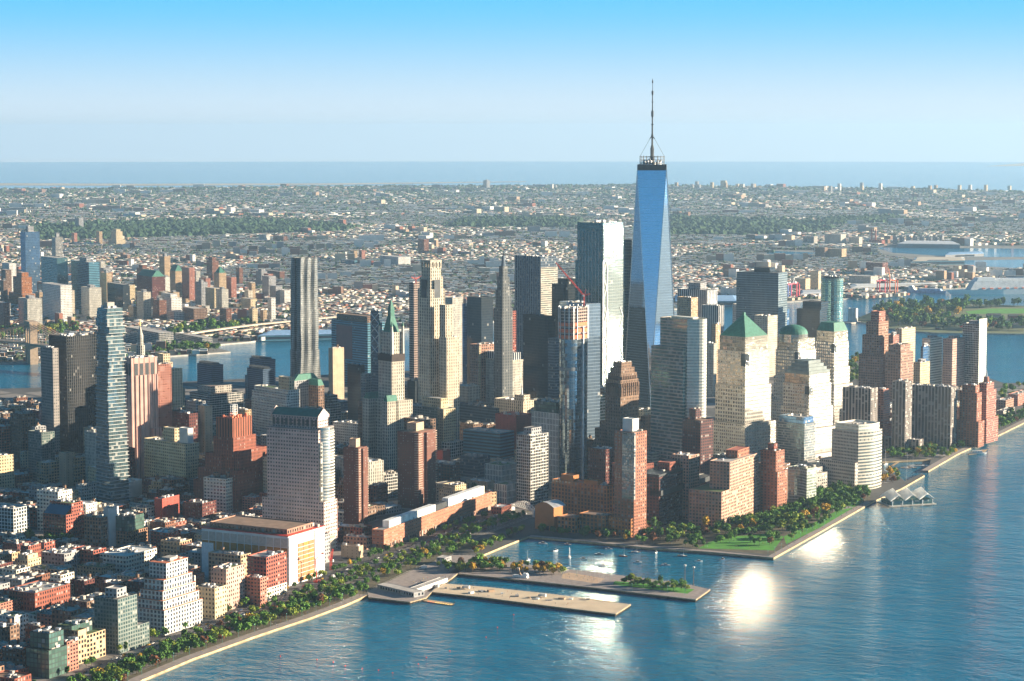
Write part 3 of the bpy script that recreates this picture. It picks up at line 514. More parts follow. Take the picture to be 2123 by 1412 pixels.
def wfc(label, pl, h, vis, top, low):
    b = B('office_tower', label, pl, h=h, ang=26.3, vis=vis, cat='office tower'); z1, z2 = low*h, h*.86
    b.tier(0, 1, 0, 1, z1/h, .66, 'wfcmid', par=0); b.tier(.04, .96, .04, .96, .66, .9, 'wfcmid', par=0)
    b.tier(.07, .93, .07, .93, .9, 1, 'wfctop', 'gravel', .3); b.tier(-.09, 1.09, -.09, 1.09, 0, low, 'wfclow', 'gravel')
    b.box('corner_notch', -.002, .15, .86, 1.002, h*.80, h*.885, 'darkglass'); b.tier(-.3, .5, -.02, 1.3, 0, low*.45, 'wfclow', 'gravel')
    hw, hd = b.w*.43, b.d*.43; cp = ROOF['copper']; mb = MB(); Q = [(-hw, -hd), (hw, -hd), (hw, hd), (-hw, hd)]
    if top == 'pyr':
        for k in range(3):
            f0, f1 = 1-k*.31, 1-(k+1)*.31; mb.walls([(x*f0, y*f0) for x, y in Q], h+k*9.2, h+(k+1)*9.2, cp, 1e9, 1e9, [(x*f1, y*f1) for x, y in Q])
        mb.walls([(x*.07, y*.07) for x, y in Q], h+27.6, h+31, cp, 1e9, 1e9); mb.cap([(x*.07, y*.07) for x, y in Q], h+31, cp)
    elif top == 'flat':
        mb.walls(Q, h, h+13, cp, 1e9, 1e9, [(x*.74, y*.74) for x, y in Q]); mb.cap([(x*.74, y*.74) for x, y in Q], h+13, cp)
    elif top == 'dome':
        N, n = 24, 7; rd = 21.5
        for k in range(n):
            a0, a1 = pi/2*k/n, pi/2*(k+1)/n
            ring = lambda a: [(3+rd*cos(a)*cos(2*pi*i/N), 3+rd*cos(a)*sin(2*pi*i/N), h+6+rd*.62*sin(a)) for i in range(N)]
            p, q = ring(a0), ring(a1)
            for i in range(N): mb.face([p[i], p[(i+1) % N], q[(i+1) % N], q[i]], cp)
        mb.walls([(3+rd*cos(2*pi*i/N), 3+rd*sin(2*pi*i/N)) for i in range(N)], h-6, h+6, STY['wfctop'][0], 2.4, 4)
    else:
        for k, f in enumerate((1, .86, .72, .58)): z = h+k*4.5; p = [(x*f, y*f) for x, y in Q]; mb.walls(p, z, z+4.5, mat('slate_roof', (.16, .20, .20), .6), 1e9, 1e9); mb.cap(p, z+4.5, MAT['slate_roof'])
    o = mb.build('dome' if top == 'dome' else 'copper_roof', b.e)
    if top == 'dome':
        for p in o.data.polygons: p.use_smooth = True
    return b
wfc('stone and glass tower with a green copper pyramid roof', (1484, 1546, 1600, 700), 194, 905, 'pyr', .40)
wfc('stone and glass tower with a green copper dome', (1605, 1655, 1696, 704), 166, 760, 'dome', .45)
wfc('stone tower with a cut off green copper pyramid roof', (1688, 1730, 1763, 688), 163, 800, 'flat', .5)
wfc('bright stone tower with a stepped dark slate ziggurat roof', (1620, 1678, 1728, 778), 135, 960, 'zig', .45)
# ---- rounded white exchange building with stepped wing
b = B('office_block', 'boxy pale stone office block with a bowed sunlit front beside the little harbour', (1725, 1778, 1829, 896), yb=1017, ang=28, vis=1010, cat='office block')
r = b.rect(0, 1, 0, 1); crv = [(r[3][0]-b.w*.12*sin(pi*k/8), r[3][1]-b.d*k/8) for k in range(9)]; mb = MB(); mb.walls(crv, 0, b.H, STY['merrillc'][0], 2.5, 4.2, closed=False); mb.build('curved_wall', b.e)
mb = MB(); mb.walls([r[0], r[1], r[2], r[3]], 0, b.H, STY['merrill'][0], 2.5, 4.2, closed=False); mb.build('wall', b.e); mb = MB(); mb.cap([r[1], r[2]]+crv, b.H-1, ROOF['pale']); mb.build('roof', b.e)
b.poly(inset([r[1], r[2]]+crv, 3), b.H-1, b.H+9, 'gscurve', 'pale', 2, 'screen'); b.tier(.0, 1.35, .55, 1.12, 0, .48, 'merrill', 'pale'); b.clutter(3, b.H+7, .3, .7, .3, .7)
H('apartment_tower', 'glass and brick flats with a bright sunlit side, in front of the slate ziggurat tower', (1612, 1668, 1691, 866), 'bayglass', h=88, ang=24, vis=965, cl=4, roof='pale', tiers=[(0, 1, 0, 1, 0, .9), (.05, .95, .05, .95, .9, 1, 'blueglass')])
b = B('apartment_block', 'low pale green apartment block with a concave front by the river park', (1634, 1672, 1693, 972), yb=1050, ang=24); r = b.rect(0, 1, 0, 1); crv = [(r[2][0]-b.w*k/8, r[2][1]-b.d*.25*sin(pi*k/8)) for k in range(9)]; b.poly([r[0], r[1]]+crv, 0, b.H, 'paleglass', 'garden'); b.clutter(4, b.H-1)
# ---- brick apartment towers of the river park
b = H('apartment_tower', 'slim orange brick apartment tower with a glass bay and white roof box', (1274, 1314, 1341, 897), 'bay', yb=1114, ang=20, roof='pale', cl=2)
b.box('glass_bay', -.004, .60, .90, 1.006, b.H*.36, b.H-.6, 'bayglass'); b.tier(.25, .75, .25, .75, 1, 1.12, 'blank', 'white', .6, 'penthouse'); b.tier(.9, 2.2, .3, 1.0, 0, .17, 'obrick', 'tar')
b = H('apartment_block', 'dark brick and black apartment block with a stepped curved front', (1344, 1366, 1437, 985), 'baydark', yb=1092, ang=12, roof='pale', cl=4, w=30, tk=1)
b.tier(-.05, 1, -.55, 0, 0, .66, 'bay', 'garden'); b.tier(.15, .7, .2, .6, 1, 1.16, 'brick', 'red', .4, 'penthouse'); b.box('balcony_band', -.09, .4, -.56, 1.0, b.H*.60, b.H*.70, DKMETAL); b.box('cornice', -.02, 1.02, -.02, 1.02, b.H-2.2, b.H+.4, DKMETAL)
H('apartment_tower', 'brick tower with striped white crown behind the dark brick block', (1393, 1428, 1450, 945), 'bay', h=78, ang=20, vis=1000, roof='white', cl=2, tiers=[(0, 1, 0, 1, 0, 1, 'baywhite')], tk=0)
b = H('apartment_tower', 'pale sunlit brick apartment building with a wide lower wing, river park edge', (1500, 1512, 1573, 958), 'baywhite', yb=1088, ang=10, roof='pale', cl=3, w=26, tk=1); b.tier(-.02, 1.6, -.12, 1.28, 0, .57, 'baywhite', 'garden'); b.tier(.2, .8, .2, .6, 1, 1.12, 'bay', 'red', .4, 'penthouse')
H('apartment_tower', 'teal glazed flats behind the pale sunlit brick building', (1478, 1508, 1530, 945), 'greyglass', h=62, ang=20, vis=1000, cl=3)
H('apartment_tower', 'red brick tower with a white top band, left of the concave green block', (1577, 1611, 1632, 936), 'bay', yb=1068, ang=18, roof='garden', tiers=[(0, 1, 0, 1, 0, .68), (.1, 1, .1, 1, .68, 1)], ph=(.4, 9, 'brick'), cl=2)
H('apartment_tower', 'brown brick and grey glass tower in front of the curved bank tower', (1415, 1453, 1479, 872), 'baydark', h=95, ang=24, vis=985, cl=2, tiers=[(0, 1, 0, 1, 0, 1), (.45, .8, .3, .75, 1, 1.14)], roof='brown')
H('apartment_block', 'small blue grey glazed block behind the pale sunlit brick building', (1493, 1512, 1531, 918), 'blueglass', h=50, ang=24, vis=950, cl=3); H('apartment_block', 'green glazed low block between brick tower and copper pyramid tower', (1479, 1488, 1496, 893), 'greenglass', h=55, vis=935, cl=1)
H('apartment_block', 'deep red brick block left of the slim orange tower', (1219, 1256, 1276, 932), 'dbrick', h=60, ang=24, vis=1000, roof='pale', cl=4); H('apartment_block', 'small white and glass block right of the slim orange tower', (1340, 1352, 1366, 940), 'paleglass', h=45, vis=965, cl=1)
H('office_block', 'pink stone slab just behind the slim orange tower', (1334, 1340, 1352, 925), 'pink', h=52, vis=960, cl=0)
# ---- tan school by the cove
b = H('school', 'orange brick high school with tall gridded windows at the head of the cove', (1150, 1258, 1275, 1008), 'stuy', yb=1086, ang=22, roof='brown', cl=5, cat='school', w=86)
b.tier(.62, .84, .2, .9, 1, 1.16, 'plain_stuy', 'brown'); b.tier(.18, .42, .3, .95, 1, 1.1, 'plain_stuy', 'brown'); b.tier(-.1, .3, -.3, .6, .0, .72, 'stuy', 'brown')
b = B('gymnasium', 'orange brick gymnasium with an arched metal roof beside the cove', (1109, 1148, 1173, 1053), yb=1101, ang=18, cat='school hall'); b.tier(0, 1, 0, 1, 0, 1, 'plain_stuy', 'pale', 0); mb = MB(); n = 8; r = b.rect(-.01, 1.01, -.01, 1.01)
ar = [(r[0][0]+(r[1][0]-r[0][0])*k/n, b.H+.01+5.5*sin(pi*k/n)) for k in range(n+1)]
for k in range(n): mb.face([(ar[k][0], r[0][1], ar[k][1]), (ar[k+1][0], r[0][1], ar[k+1][1]), (ar[k+1][0], r[2][1], ar[k+1][1]), (ar[k][0], r[2][1], ar[k][1])], SILVER)
for y in (r[0][1], r[2][1]): mb.face([(x, y, z) for x, z in (ar if y == r[2][1] else ar[::-1])][::-1], STY['plain_stuy'][0])
mb.build('arched_roof', b.e); b.box('doorway', .25, .6, 1.0, 1.01, 0, 5, DKMETAL)
H('school_wing', 'low orange wing with a gabled front on the cove', (1156, 1192, 1200, 1074), 'stuy', yb=1106, ang=16, roof='brown', cl=1, d=25, cat='school wing'); H('school_wing', 'low orange wing with pale sills stretching to the slim brick tower', (1200, 1255, 1262, 1070), 'stuy', yb=1109, ang=16, roof='brown', cl=2, d=22, cat='school wing'); H('school_wing', 'low orange block tucked against the foot of the slim brick tower', (1262, 1308, 1312, 1076), 'obrick', yb=1115, ang=18, roof='brown', cl=1, d=18, cat='school wing')
# ---- grid towers left of the tower under construction
b = H('apartment_tower', 'white ribbed checkerboard tower with a green glass top', (1102, 1158, 1177, 858), 'checker', h=100, ang=24, vis=1000, roof='garden', cl=0); b.tier(.12, .95, .1, .9, 1, 1.14, 'greenglass', 'gravel'); b.clutter(6, b.H*1.14-1, .2, .8, .2, .8)
H('apartment_tower', 'slim tower with a white line grid and dark glazed left side', (1071, 1100, 1137, 903), 'linegrid', yb=1048, ang=20, ph=(.55, 9, 'grey'), cl=2); H('apartment_block', 'low checkerboard block in shade at the foot of the white line grid tower', (1005, 1040, 1072, 965), 'checker', yb=1010, ang=20, roof='garden', cl=2); H('apartment_block', 'low white ribbed podium in shade with a garden roof', (1024, 1050, 1074, 1005), 'checker', yb=1047, ang=20, roof='garden', cl=1)
# ---- riverside brick towers and the long brick college
def indep(label, pl, yb):
    b = B('apartment_tower', label, pl, yb=yb, ang=9, cat='apartment tower'); b.tier(0, 1, 0, 1, 0, 1, 'indep', 'brown', .6); b.tier(-.1, 0, .1, .62, .0, .985, 'indep', 'brown', .6); b.tier(.3, .75, .3, .75, 1, 1.105, 'blanktan', 'brown', .5, 'bulkhead')
    BAL = mat('balcony_concrete', (.40, .28, .22), .9); n = int(b.H/2.85)
    for k in range(6, n):
        for x0, x1, y0, y1 in ((-.055, .16, .82, 1.05), (-.055, .16, -.05, .2)): b.box('balcony', x0, x1, y0, y1, k*b.H/n, k*b.H/n+1.1, BAL)
    b.box('shaft', -.03, .0, .42, .52, 0, b.H*.55, WHITEP); return b
indep('dark red brick tower nearest the river, just right of the gabled pink tower', (712, 744, 761, 929), 1093); indep('dark red brick tower with ribbon balconies standing behind the long brick college', (824, 868, 902, 897), 1056)
b = B('college', 'long brick college building with a white roof box running beside the road', (771, 796, 1020, 1099), yb=1141, ang=5, cat='college'); b.tier(0, 1, 0, 1, .28, 1, 'bmcc', 'gravel'); b.tier(.12, 1, .0, .97, 0, .28, 'brownlow', 'gravel'); b.tier(.15, 1.6, .02, .55, .0, .8, 'bmcc', 'gravel')
b.box('roof_unit', .25, .8, .52, .93, b.H-1, b.H+7, WHITEP); b.box('roof_unit', .25, .8, .05, .40, b.H-1, b.H+9, WHITEP); b.box('roof_unit', .3, .7, .41, .51, b.H-1, b.H+6, DKMETAL); b.clutter(10, b.H-1, .1, .9, .05, .97, .8)
for k in range(8): b.box('column', .02, .06, .06+.12*k, .066+.12*k, 0, b.H*.28, CONC)
H('low_hall', 'low flat concrete hall with a lattice band, left of the long college', (707, 744, 753, 1133), 'blanktan', yb=1158, ang=6, roof='brown', cl=2); H('low_hall', 'low brown hall with a ribbed pale roof behind the lattice hall', (712, 760, 772, 1115), 'brownlow', yb=1140, ang=6, roof='pale', cl=4)
# ---- gabled pink stone tower
b = B('office_tower', 'pink stone tower with a green gable roof and rounded glass corner', (553, 660, 690, 893), h=137, ang=9, vis=1110, cat='office tower'); z = 1.0
b.tier(0, 1, 0, 1, 0, 1, 'citi', 'brown'); b.tier(-.10, 1.1, .1, 1.02, 0, .42, 'citi', 'brown'); b.tier(.05, .93, .15, .85, 1, 1.105, 'citi', 'pale', 0); hw = b.w*.43; y0, y1 = -b.d*.34, b.d*.36; zt = b.H*1.105
mb = MB(); x0, x1 = -b.w*.46, b.w*.44
mb.face([(x0, y1, zt), (x0, (y0+y1)/2, zt+7.5), (x1, (y0+y1)/2, zt+7.5), (x1, y1, zt)][::-1], ROOF['copper']); mb.face([(x0, y0, zt), (x1, y0, zt), (x1, (y0+y1)/2, zt+7.5), (x0, (y0+y1)/2, zt+7.5)], ROOF['copper']); mb.build('gable_roof', b.e)
mb = MB(); gm = STY['citi'][0]
for x in (x0-.6, x1+.6): mb.face([(x, y0-1, zt-2), (x, y1+1, zt-2), (x, y1+1, zt+1), (x, (y0+y1)/2, zt+9), (x, y0-1, zt+1)][::(-1 if x < 0 else 1)], gm)
mb.build('gable', b.e)
mb = MB()
for k in range(11): xx = x0+(x1-x0)*(k+.5)/11; mb.box(xx-1.6, xx+1.6, y1+.05, y1+.35, zt-11, zt-3, DKMETAL)
mb.build('loggia', b.e)
n = 28; cc = (-b.w*.5+1, -b.d*.05); rad = b.d*.42; arc = [(cc[0]-rad*.62*sin(pi*k/n), cc[1]+rad*cos(pi*k/n)) for k in range(n+1)]; mb = MB(); mb.walls(arc, 0, b.H*1.02, STY['citiglass'][0], 1.6, 3.9, closed=False); mb.cap(arc, b.H*1.02, ROOF['pale']); mb.build('glass_corner', b.e); b.box('glass_strip', -.035, -.002, .62, .98, b.H*.1, b.H*.9, 'citiglass'); mb = MB(); mb.walls([(x*1.02-.3, y*1.03) for x, y in arc], 0, b.H*.13, STY['lime'][0], 3, 4, closed=False); mb.cap([(x*1.02-.3, y*1.03) for x, y in arc], b.H*.13, ROOF['pale']); mb.build('stone_base', b.e)
for k in range(34):
    mb = MB(); zz = b.H*(.16+.84*k/34); a2 = [(x-.7, y*1.02) for x, y in arc]; mb.walls(a2, zz, zz+.55, WHITEP, 1e9, 1e9, closed=False); mb.cap(a2, zz+.55, WHITEP); mb.build('sunshade', b.e)
# ---- block wrapped for building works
b = B('office_block', 'wide low block wrapped in white tarps and netting for building works', (418, 598, 672, 1113), yb=1216, ang=9, cat='office block'); b.tier(0, 1, 0, 1, 0, 1, 'tarp', 'brown'); b.tier(.05, .95, .2, .9, 1, 1.12, 'brownlow', 'brown'); TA = mat('wrap_tarp', (.80, .80, .80), .7, 0, .1, .5); TO = mat('wrap_ochre', (.42, .20, .04), .8, 0, .25, .4); TP = mat('wrap_peach', (.46, .18, .08), .8, 0, .25, .3); PF = mat('facade_panel', (.52, .46, .40), .8, 0, .15, .4)
for k in range(12): f0, f1 = k/12+.006, (k+1)/12-.006; b.box('wall_panel', f0, f1, 1.001, 1.006, b.H*.78, b.H*.95, PF)
for k in range(12): f0, f1 = k/12+.006, (k+1)/12-.006; b.box('wall_panel', f0, f1, 1.001, 1.006, b.H*.58, b.H*.765, TO)
for k in range(3):
    for j in range(9): b.box('netting', -.006, -.001, .30+.15*k, .44+.15*k, b.H*(.03+.087*j), b.H*(.105+.087*j), TP if random.random() < .75 else TO)
b.box('tarp', -.008, -.001, .78, .99, b.H*.02, b.H*.98, TA); b.box('tarp', -.008, -.001, .01, .28, b.H*.02, b.H*.98, TA); b.box('tarp', .86, 1.0, 1.001, 1.008, b.H*.05, b.H*.72, TA); b.box('safety_rail', -.004, 1.004, -.004, 1.004, b.H+.002, b.H+.9, REDP); b.clutter(10, b.H+.9, .02, .9, .0, .2, 1.2)
p = at(657, 1207); e = bpy.data.objects.new('boom_lift', None); COL.objects.link(e); e.location = p; tag(e, 'tall red boom lift standing before the wrapped block', 'crane'); mb = MB(); mb.box(-2, 2, -4, 4, .5, 2.2, REDP, True); mb.build('chassis', e)
for sx in (-1.6, 1.6):
    for sy in (-3, 3): mb = MB(); mb.tube((sx-.4, sy, .8), (sx+.4, sy, .8), .8, .8, DKMETAL, 10); mb.build('wheel', e)
mb = MB(); mb.tube((0, 0, 2), (1.5, 0, 25), .7, .5, REDP, 5); mb.build('boom', e); mb = MB(); mb.tube((1.5, 0, 24), (-7, 1, 31), .45, .35, REDP, 5); mb.box(-8.4, -6, 0, 2, 30.5, 32, REDP, True); mb.build('jib', e)
tower_crane('short red crane leaning by the foot of the gabled pink tower', tuple(at(686, 1182)), 10, 16, 320, 62)
# ---- riverfront row, from the wrapped block toward the lower left corner
H('loft_building', 'red brick loft with a white stone base beside the wrapped block', (512, 553, 594, 1156), 'loftred', yb=1243, ang=9, roof='pale', cl=6, tiers=[(0, 1, 0, 1, 0, .26, 'loftwhite'), (.003, .997, .003, .997, .26, 1)]); H('loft_building', 'narrow salmon brick loft in front of the red and white loft', (506, 540, 553, 1199), 'redslab', yb=1257, ang=9, roof='tar', cl=3)
H('loft_building', 'pale grey stone loft behind the salmon brick loft', (432, 500, 520, 1152), 'lofttan', yb=1225, ang=9, roof='pale', cl=9, tk=1); H('loft_building', 'pink twelve storey block with a green roof garden and red end wall', (437, 470, 507, 1180), 'pink', yb=1267, ang=9, roof='garden', cl=5); H('loft_building', 'cream corner loft with fire escapes, in front of the pink block', (404, 446, 470, 1220), 'cream', yb=1284, ang=9, roof='tar', cl=4)
b = B('apartment_block', 'white stepped ziggurat apartment building on the riverside road', (290, 335, 412, 1182), yb=1317, ang=9, cat='apartment block'); TER = mat('terracotta', (.55, .17, .09))
for x0, x1, y0, y1, z0, z1 in ((-.15, 1.25, 0, 1, 0, .38), (-.08, 1.15, .05, .985, .38, .52), (0, 1.1, .10, .95, .52, .66), (.04, 1.0, .16, .90, .66, .82), (.10, .92, .24, .80, .82, 1.06)):
    b.tier(x0, x1, y0, y1, z0, z1, 'ziggwhite', 'red', .7); b.box('terrace_edge', x0-.012, x1+.012, y0-.006, y1+.006, z1*b.H+.003, z1*b.H+.5, TER)
b.unit(.5, .5, b.H*1.06, 10, 12, 3, True); b.clutter(4, b.H*1.06-.5, .2, .8, .3, .7)
b = H('apartment_tower', 'grey green glass apartment tower left of the white ziggurat', (195, 246, 284, 1243), 'greyglass', yb=1357, ang=9, roof='gravel', cl=5); b.tier(0, .8, -.62, -.003, 0, .42, 'greyglass', 'gravel'); b.tier(.2, .7, .3, .8, 1, 1.16, 'grey', 'pale')
H('apartment_block', 'tan and green stepped riverside flats, third from the lower left corner', (118, 163, 218, 1300), 'lofttan', yb=1378, ang=9, roof='garden', cl=4, tiers=[(0, 1, 0, .7, 0, .72), (0, 1, .7, 1, 0, .9), (.3, 1, .25, 1, .72, 1, 'greenglass')]); H('loft_building', 'narrow salmon brick house with fire escapes by the dark green glass block', (124, 140, 162, 1331), 'redslab', yb=1394, ang=9, roof='tar', cl=3)
b = H('apartment_block', 'dark green glass block in the lower left corner', (54, 102, 139, 1349), 'greenglass', yb=1408, ang=9, roof='garden', cl=2); b.tier(.1, .95, .05, .85, 1, 1.55, 'greenglass', 'gravel'); b.clutter(6, b.H*1.5, .2, .9, .1, .8)
H('loft_building', 'brown brick loft left of the dark green glass block', (4, 48, 58, 1347), 'bbrick', yb=1393, ang=9, cl=5)
# ---- lofts behind the riverfront row
for a in (('loft_building', 'long red brick warehouse with roof gardens, lower left', (8, 73, 145, 1230), 'brick', 1268, 9, 'pale', 12, 0), ('loft_building', 'bright orange brick house at the left edge', (-36, -4, 46, 1253), 'redslab', 1278, 9, 'garden', 4, 0), ('loft_building', 'orange brick low block behind the dark green glass block', (52, 84, 93, 1299), 'bbrick', 1331, 9, 'tar', 3, 0),
          ('loft_building', 'grey brick pair of houses at the left edge above the brown loft', (-26, 10, 40, 1302), 'brown', 1347, 9, 'tar', 5, 1), ('loft_building', 'pale beige corner house behind the grey green tower', (205, 242, 265, 1211), 'bbrick', 1240, 9, 'pale', 3, 0), ('loft_building', 'cream L shaped warehouse with a white rooftop storey', (207, 262, 325, 1153), 'loftwhite', 1188, 9, 'white', 8, 0),
          ('loft_building', 'yellow tan five storey loft with a red brick attic', (160, 210, 238, 1177), 'tan', 1200, 9, 'garden', 6, 1), ('loft_building', 'grey stone mansard house with white roof rooms', (86, 134, 164, 1149), 'grey', 1182, 9, 'white', 8, 0), ('loft_building', 'dark red brick row house behind the long red warehouse', (145, 176, 196, 1205), 'dbrick', 1236, 9, 'tar', 4, 1),
          ('loft_building', 'deep red brick house behind the white ziggurat', (262, 300, 322, 1208), 'dbrick', 1238, 9, 'pale', 5, 1), ('loft_building', 'white line grid block at the left edge above the tree square', (-60, 29, 60, 1055), 'whitegrid', 1113, 9, 'pale', 6, 0), ('loft_building', 'tall white loft with wide windows', (76, 122, 149, 1020), 'loftwhite', 1105, 9, 'white', 9, 1),
          ('loft_building', 'tan gridded loft with a pale side wall beside the red mansard building', (174, 210, 222, 1074), 'loftbrown', 1142, 9, 'garden', 4, 0), ('loft_building', 'blank pale slab rising behind the tan gridded loft', (214, 226, 246, 1054), 'blank', 1138, 9, 'white', 2, 0), ('loft_building', 'yellow cream twelve storey loft with three water tanks', (422, 469, 497, 993), 'loftwhite', 1070, 9, 'tar', 5, 3),
          ('loft_building', 'crimson blank walled building with a white front', (320, 337, 372, 1034), 'blankred', 1082, 9, 'white', 5, 0), ('loft_building', 'wine red brick block left of the cream tank loft', (380, 420, 448, 1044), 'dbrick', 1084, 9, 'tar', 3, 0), ('loft_building', 'tan house with a dark side in front of the glass balcony tower', (215, 236, 267, 1018), 'blanktan', 1050, 20, 'tar', 3, 1),
          ('loft_building', 'grey stone loft with a chimney like stair tower', (158, 170, 208, 1006), 'white', 1046, 20, 'garden', 5, 1), ('loft_building', 'beige many windowed loft at the left edge', (-34, -6, 29, 946), 'cream', 1020, 24, 'tar', 4, 0), ('loft_building', 'two tone tan loft with a lower front wing', (76, 96, 123, 960), 'lofttan', 1010, 20, 'white', 4, 0),
          ('loft_building', 'plain brown brick lift tower between the two tan lofts', (122, 138, 155, 940), 'blanktan', 1010, 20, 'brown', 1, 0), ('loft_building', 'tan gridded loft right of the plain lift tower', (148, 156, 182, 950), 'lofttan', 1008, 20, 'gravel', 4, 0), ('office_block', 'dark teal stepped block in shade below the black grid slab', (58, 88, 113, 897), 'greyglass', 985, 24, 'tar', 4, 0),
          ('office_block', 'blue white stepped hotel with blank walls in shade', (116, 134, 152, 882), 'blank', 945, 24, 'white', 6, 0), ('office_block', 'dark wine red low block at the foot of the black grid slab', (114, 145, 181, 921), 'dbrick', 948, 24, 'tar', 3, 0), ('loft_building', 'small cream lit tower between dark blocks at the left', (42, 47, 62, 937), 'deco', 972, 24, 'white', 2, 0),
          ('office_block', 'flat blue grey modern hall at the foot of the glass balcony tower', (235, 262, 300, 1000), 'blank', 1034, 20, 'white', 4, 0), ('loft_building', 'maroon gridded loft at the left edge', (-20, 4, 29, 886), 'loftred', 960, 24, 'red', 3, 0), ('loft_building', 'tan loft behind the gabled pink tower', (703, 713, 738, 856), 'tan', 884, 9, 'tar', 4, 1),
          ('loft_building', 'long white loft with ribbon windows between pink tower and brick tower', (690, 752, 778, 880), 'white', 930, 16, 'pale', 9, 0), ('loft_building', 'cream gridded flats beside the ribbon balcony brick tower', (794, 806, 822, 910), 'loftwhite', 985, 16, 'garden', 3, 0), ('loft_building', 'grey stone loft left of the cream gridded flats', (774, 783, 796, 914), 'grey', 958, 16, 'brown', 3, 0),
          ('loft_building', 'red brick low row at the foot of the cream gridded flats', (762, 780, 804, 1008), 'brick', 1052, 9, 'tar', 6, 0), ('loft_building', 'white grid building with a teal glass top', (916, 932, 961, 918), 'whitegrid', 950, 20, 'pale', 3, 0), ('office_block', 'big blue office block with dark ribbon windows', (960, 1036, 1066, 898), 'bluebands', 958, 18, 'pale', 5, 0),
          ('office_block', 'dark glazed low block with a teal cornice', (903, 938, 954, 965), 'baydark', 1008, 18, 'tar', 6, 0), ('office_block', 'dark green glazed low block left of the checkerboard block', (954, 990, 1016, 948), 'curtain', 992, 18, 'tar', 6, 0), ('school_hall', 'low round fronted tan school hall with a white roof', (967, 1010, 1025, 999), 'blanktan', 1024, 16, 'white', 3, 0),
          ('loft_building', 'red stair block in front of the white grid building', (904, 918, 934, 935), 'blankred', 962, 18, 'red', 1, 0), ('loft_building', 'red brick riverside shed behind the long college', (1018, 1040, 1060, 1052), 'brick', 1067, 8, 'white', 1, 0)):
    nm, lb, pl, st, yb, ang, rf, cl, tk = a; H(nm, lb, pl, st, yb=yb, ang=ang, roof=rf, cl=cl, tk=tk)
b = B('loft_building', 'crimson building with a blue glazed mansard and pink lit side', (89, 138, 174, 1068), yb=1126, ang=9, cat='loft'); b.tier(0, 1, 0, 1, 0, 1, 'loftred', 'garden'); b.tier(.05, 1, 0, .62, 1, 1.35, 'loftred', 'garden'); mb = MB(); r = b.rect(.02, .98, .62, .99); z = b.H; mb.face([(r[3][0], r[3][1], z), (r[0][0], r[0][1], z+9), (r[1][0], r[1][1], z+9), (r[2][0], r[2][1], z)][::-1], mat('glazed_roof', (.06, .16, .22), .15, .3)); mb.build('mansard', b.e); b.clutter(6, z*1.35, .1, .9, .05, .55)
b = H('office_block', 'brick framed glass office with planted setbacks', (236, 268, 306, 1103), 'loftbrown', yb=1137, ang=9, roof='garden', cl=0); b.tier(.1, 1, .1, 1, 1, 1.9, 'greenglass', 'tar'); b.clutter(5, b.H*1.85, .2, .9, .2, .9)
# ---- left and middle distance
b = H('office_tower', 'very dark broad office slab with a fine grid, left edge behind the glass balcony tower', (101, 138, 201, 698), 'javits', h=179, ang=28, vis=890, roof='tar', cl=9, cat='office tower')
mb = MB(); r = b.rect(0, 1, 0, 1)
for k in range(17): y = r[0][1]+b.d*k/16; mb.box(r[0][0]-.4, r[0][0], y-.25, y+.25, 0, b.H, DKMETAL)
mb.build('pier', b.e)
H('office_tower', 'grey office slab with small square windows joined to the dark grid slab', (84, 109, 121, 722), 'dotgrid', h=165, ang=28, vis=885, cl=2, cat='office tower')
b = B('skyscraper', 'slender glass apartment tower of staggered boxes and white balcony slabs', (199, 220, 252, 640), h=250, ang=30, vis=980, cat='skyscraper'); SLAB = mat('slab_concrete', (.62, .62, .60), .7, 0, .1); n = 57; rs = random.Random(3)
for k in range(n):
    z0, z1 = b.H*k/n, b.H*(k+1)/n; f = 0.0 if k < 38 else 1.0; g = (n-k)/n*.22
    j = [rs.uniform(-.03, .03) if f == 0 else rs.uniform(-.16, .10) for _ in range(4)]
    if f and k % 2: j = pj
    pj = j; x0, x1, y0, y1 = .02-g+j[0], .98+g+j[1]*.5, .02-g+j[2]*.6, .98+g*.4+j[3]*.6
    m_, bay_, fl_ = STY['leo']; q = MB(); q.walls(b.rect(x0, x1, y0, y1), z0, z1, m_, bay_, 4.3); q.cap(b.rect(x0, x1, y0, y1), z1, SLAB); q.build('storey', b.e)
    s = .03+rs.uniform(0, .05); q = MB(); rr_ = b.rect(x0-s-.04*rs.random(), x1+s*.5, y0-s, y1+s); q.box(rr_[0][0], rr_[2][0], rr_[0][1], rr_[2][1], z0-.15, z0+.28, SLAB, True); q.build('balcony', b.e)
b.unit(.45, .5, b.H, 8, 10, 7, True); b.clutter(4, b.H, .2, .8, .2, .8)
b = B('office_tower', 'windowless pink granite tower with vertical ribs and dark vents near the top', (254, 272, 325, 743), h=168, ang=30, vis=900, cat='office tower'); b.tier(0, 1, 0, 1, 0, 1, 'ribs', 'pale'); mb = MB()
for k in range(4): y = (-.32+.21*k)*b.d; mb.box(-b.w/2-.25, -b.w/2-.02, y-2.6, y+2.6, b.H*.86, b.H*.955, DKMETAL)
mb.build('vent', b.e); mb = MB()
for k in range(3): x = (-.3+.3*k)*b.w; mb.box(x-2.4, x+2.4, b.d/2+.02, b.d/2+.25, b.H*.86, b.H*.955, DKMETAL)
mb.build('vent', b.e); mb = MB()
for k in range(7): y = (-.5+k/6)*b.d; mb.box(-b.w/2-1.0, -b.w/2, y-.7, y+.7, 0, b.H*.86, STY['ribs'][0])
mb.build('rib', b.e); b.tier(-.3, .0, -.05, .28, 0, .43, 'ribs', 'pale'); b.clutter(12, b.H-1, .1, .9, .1, .9, 1.2)
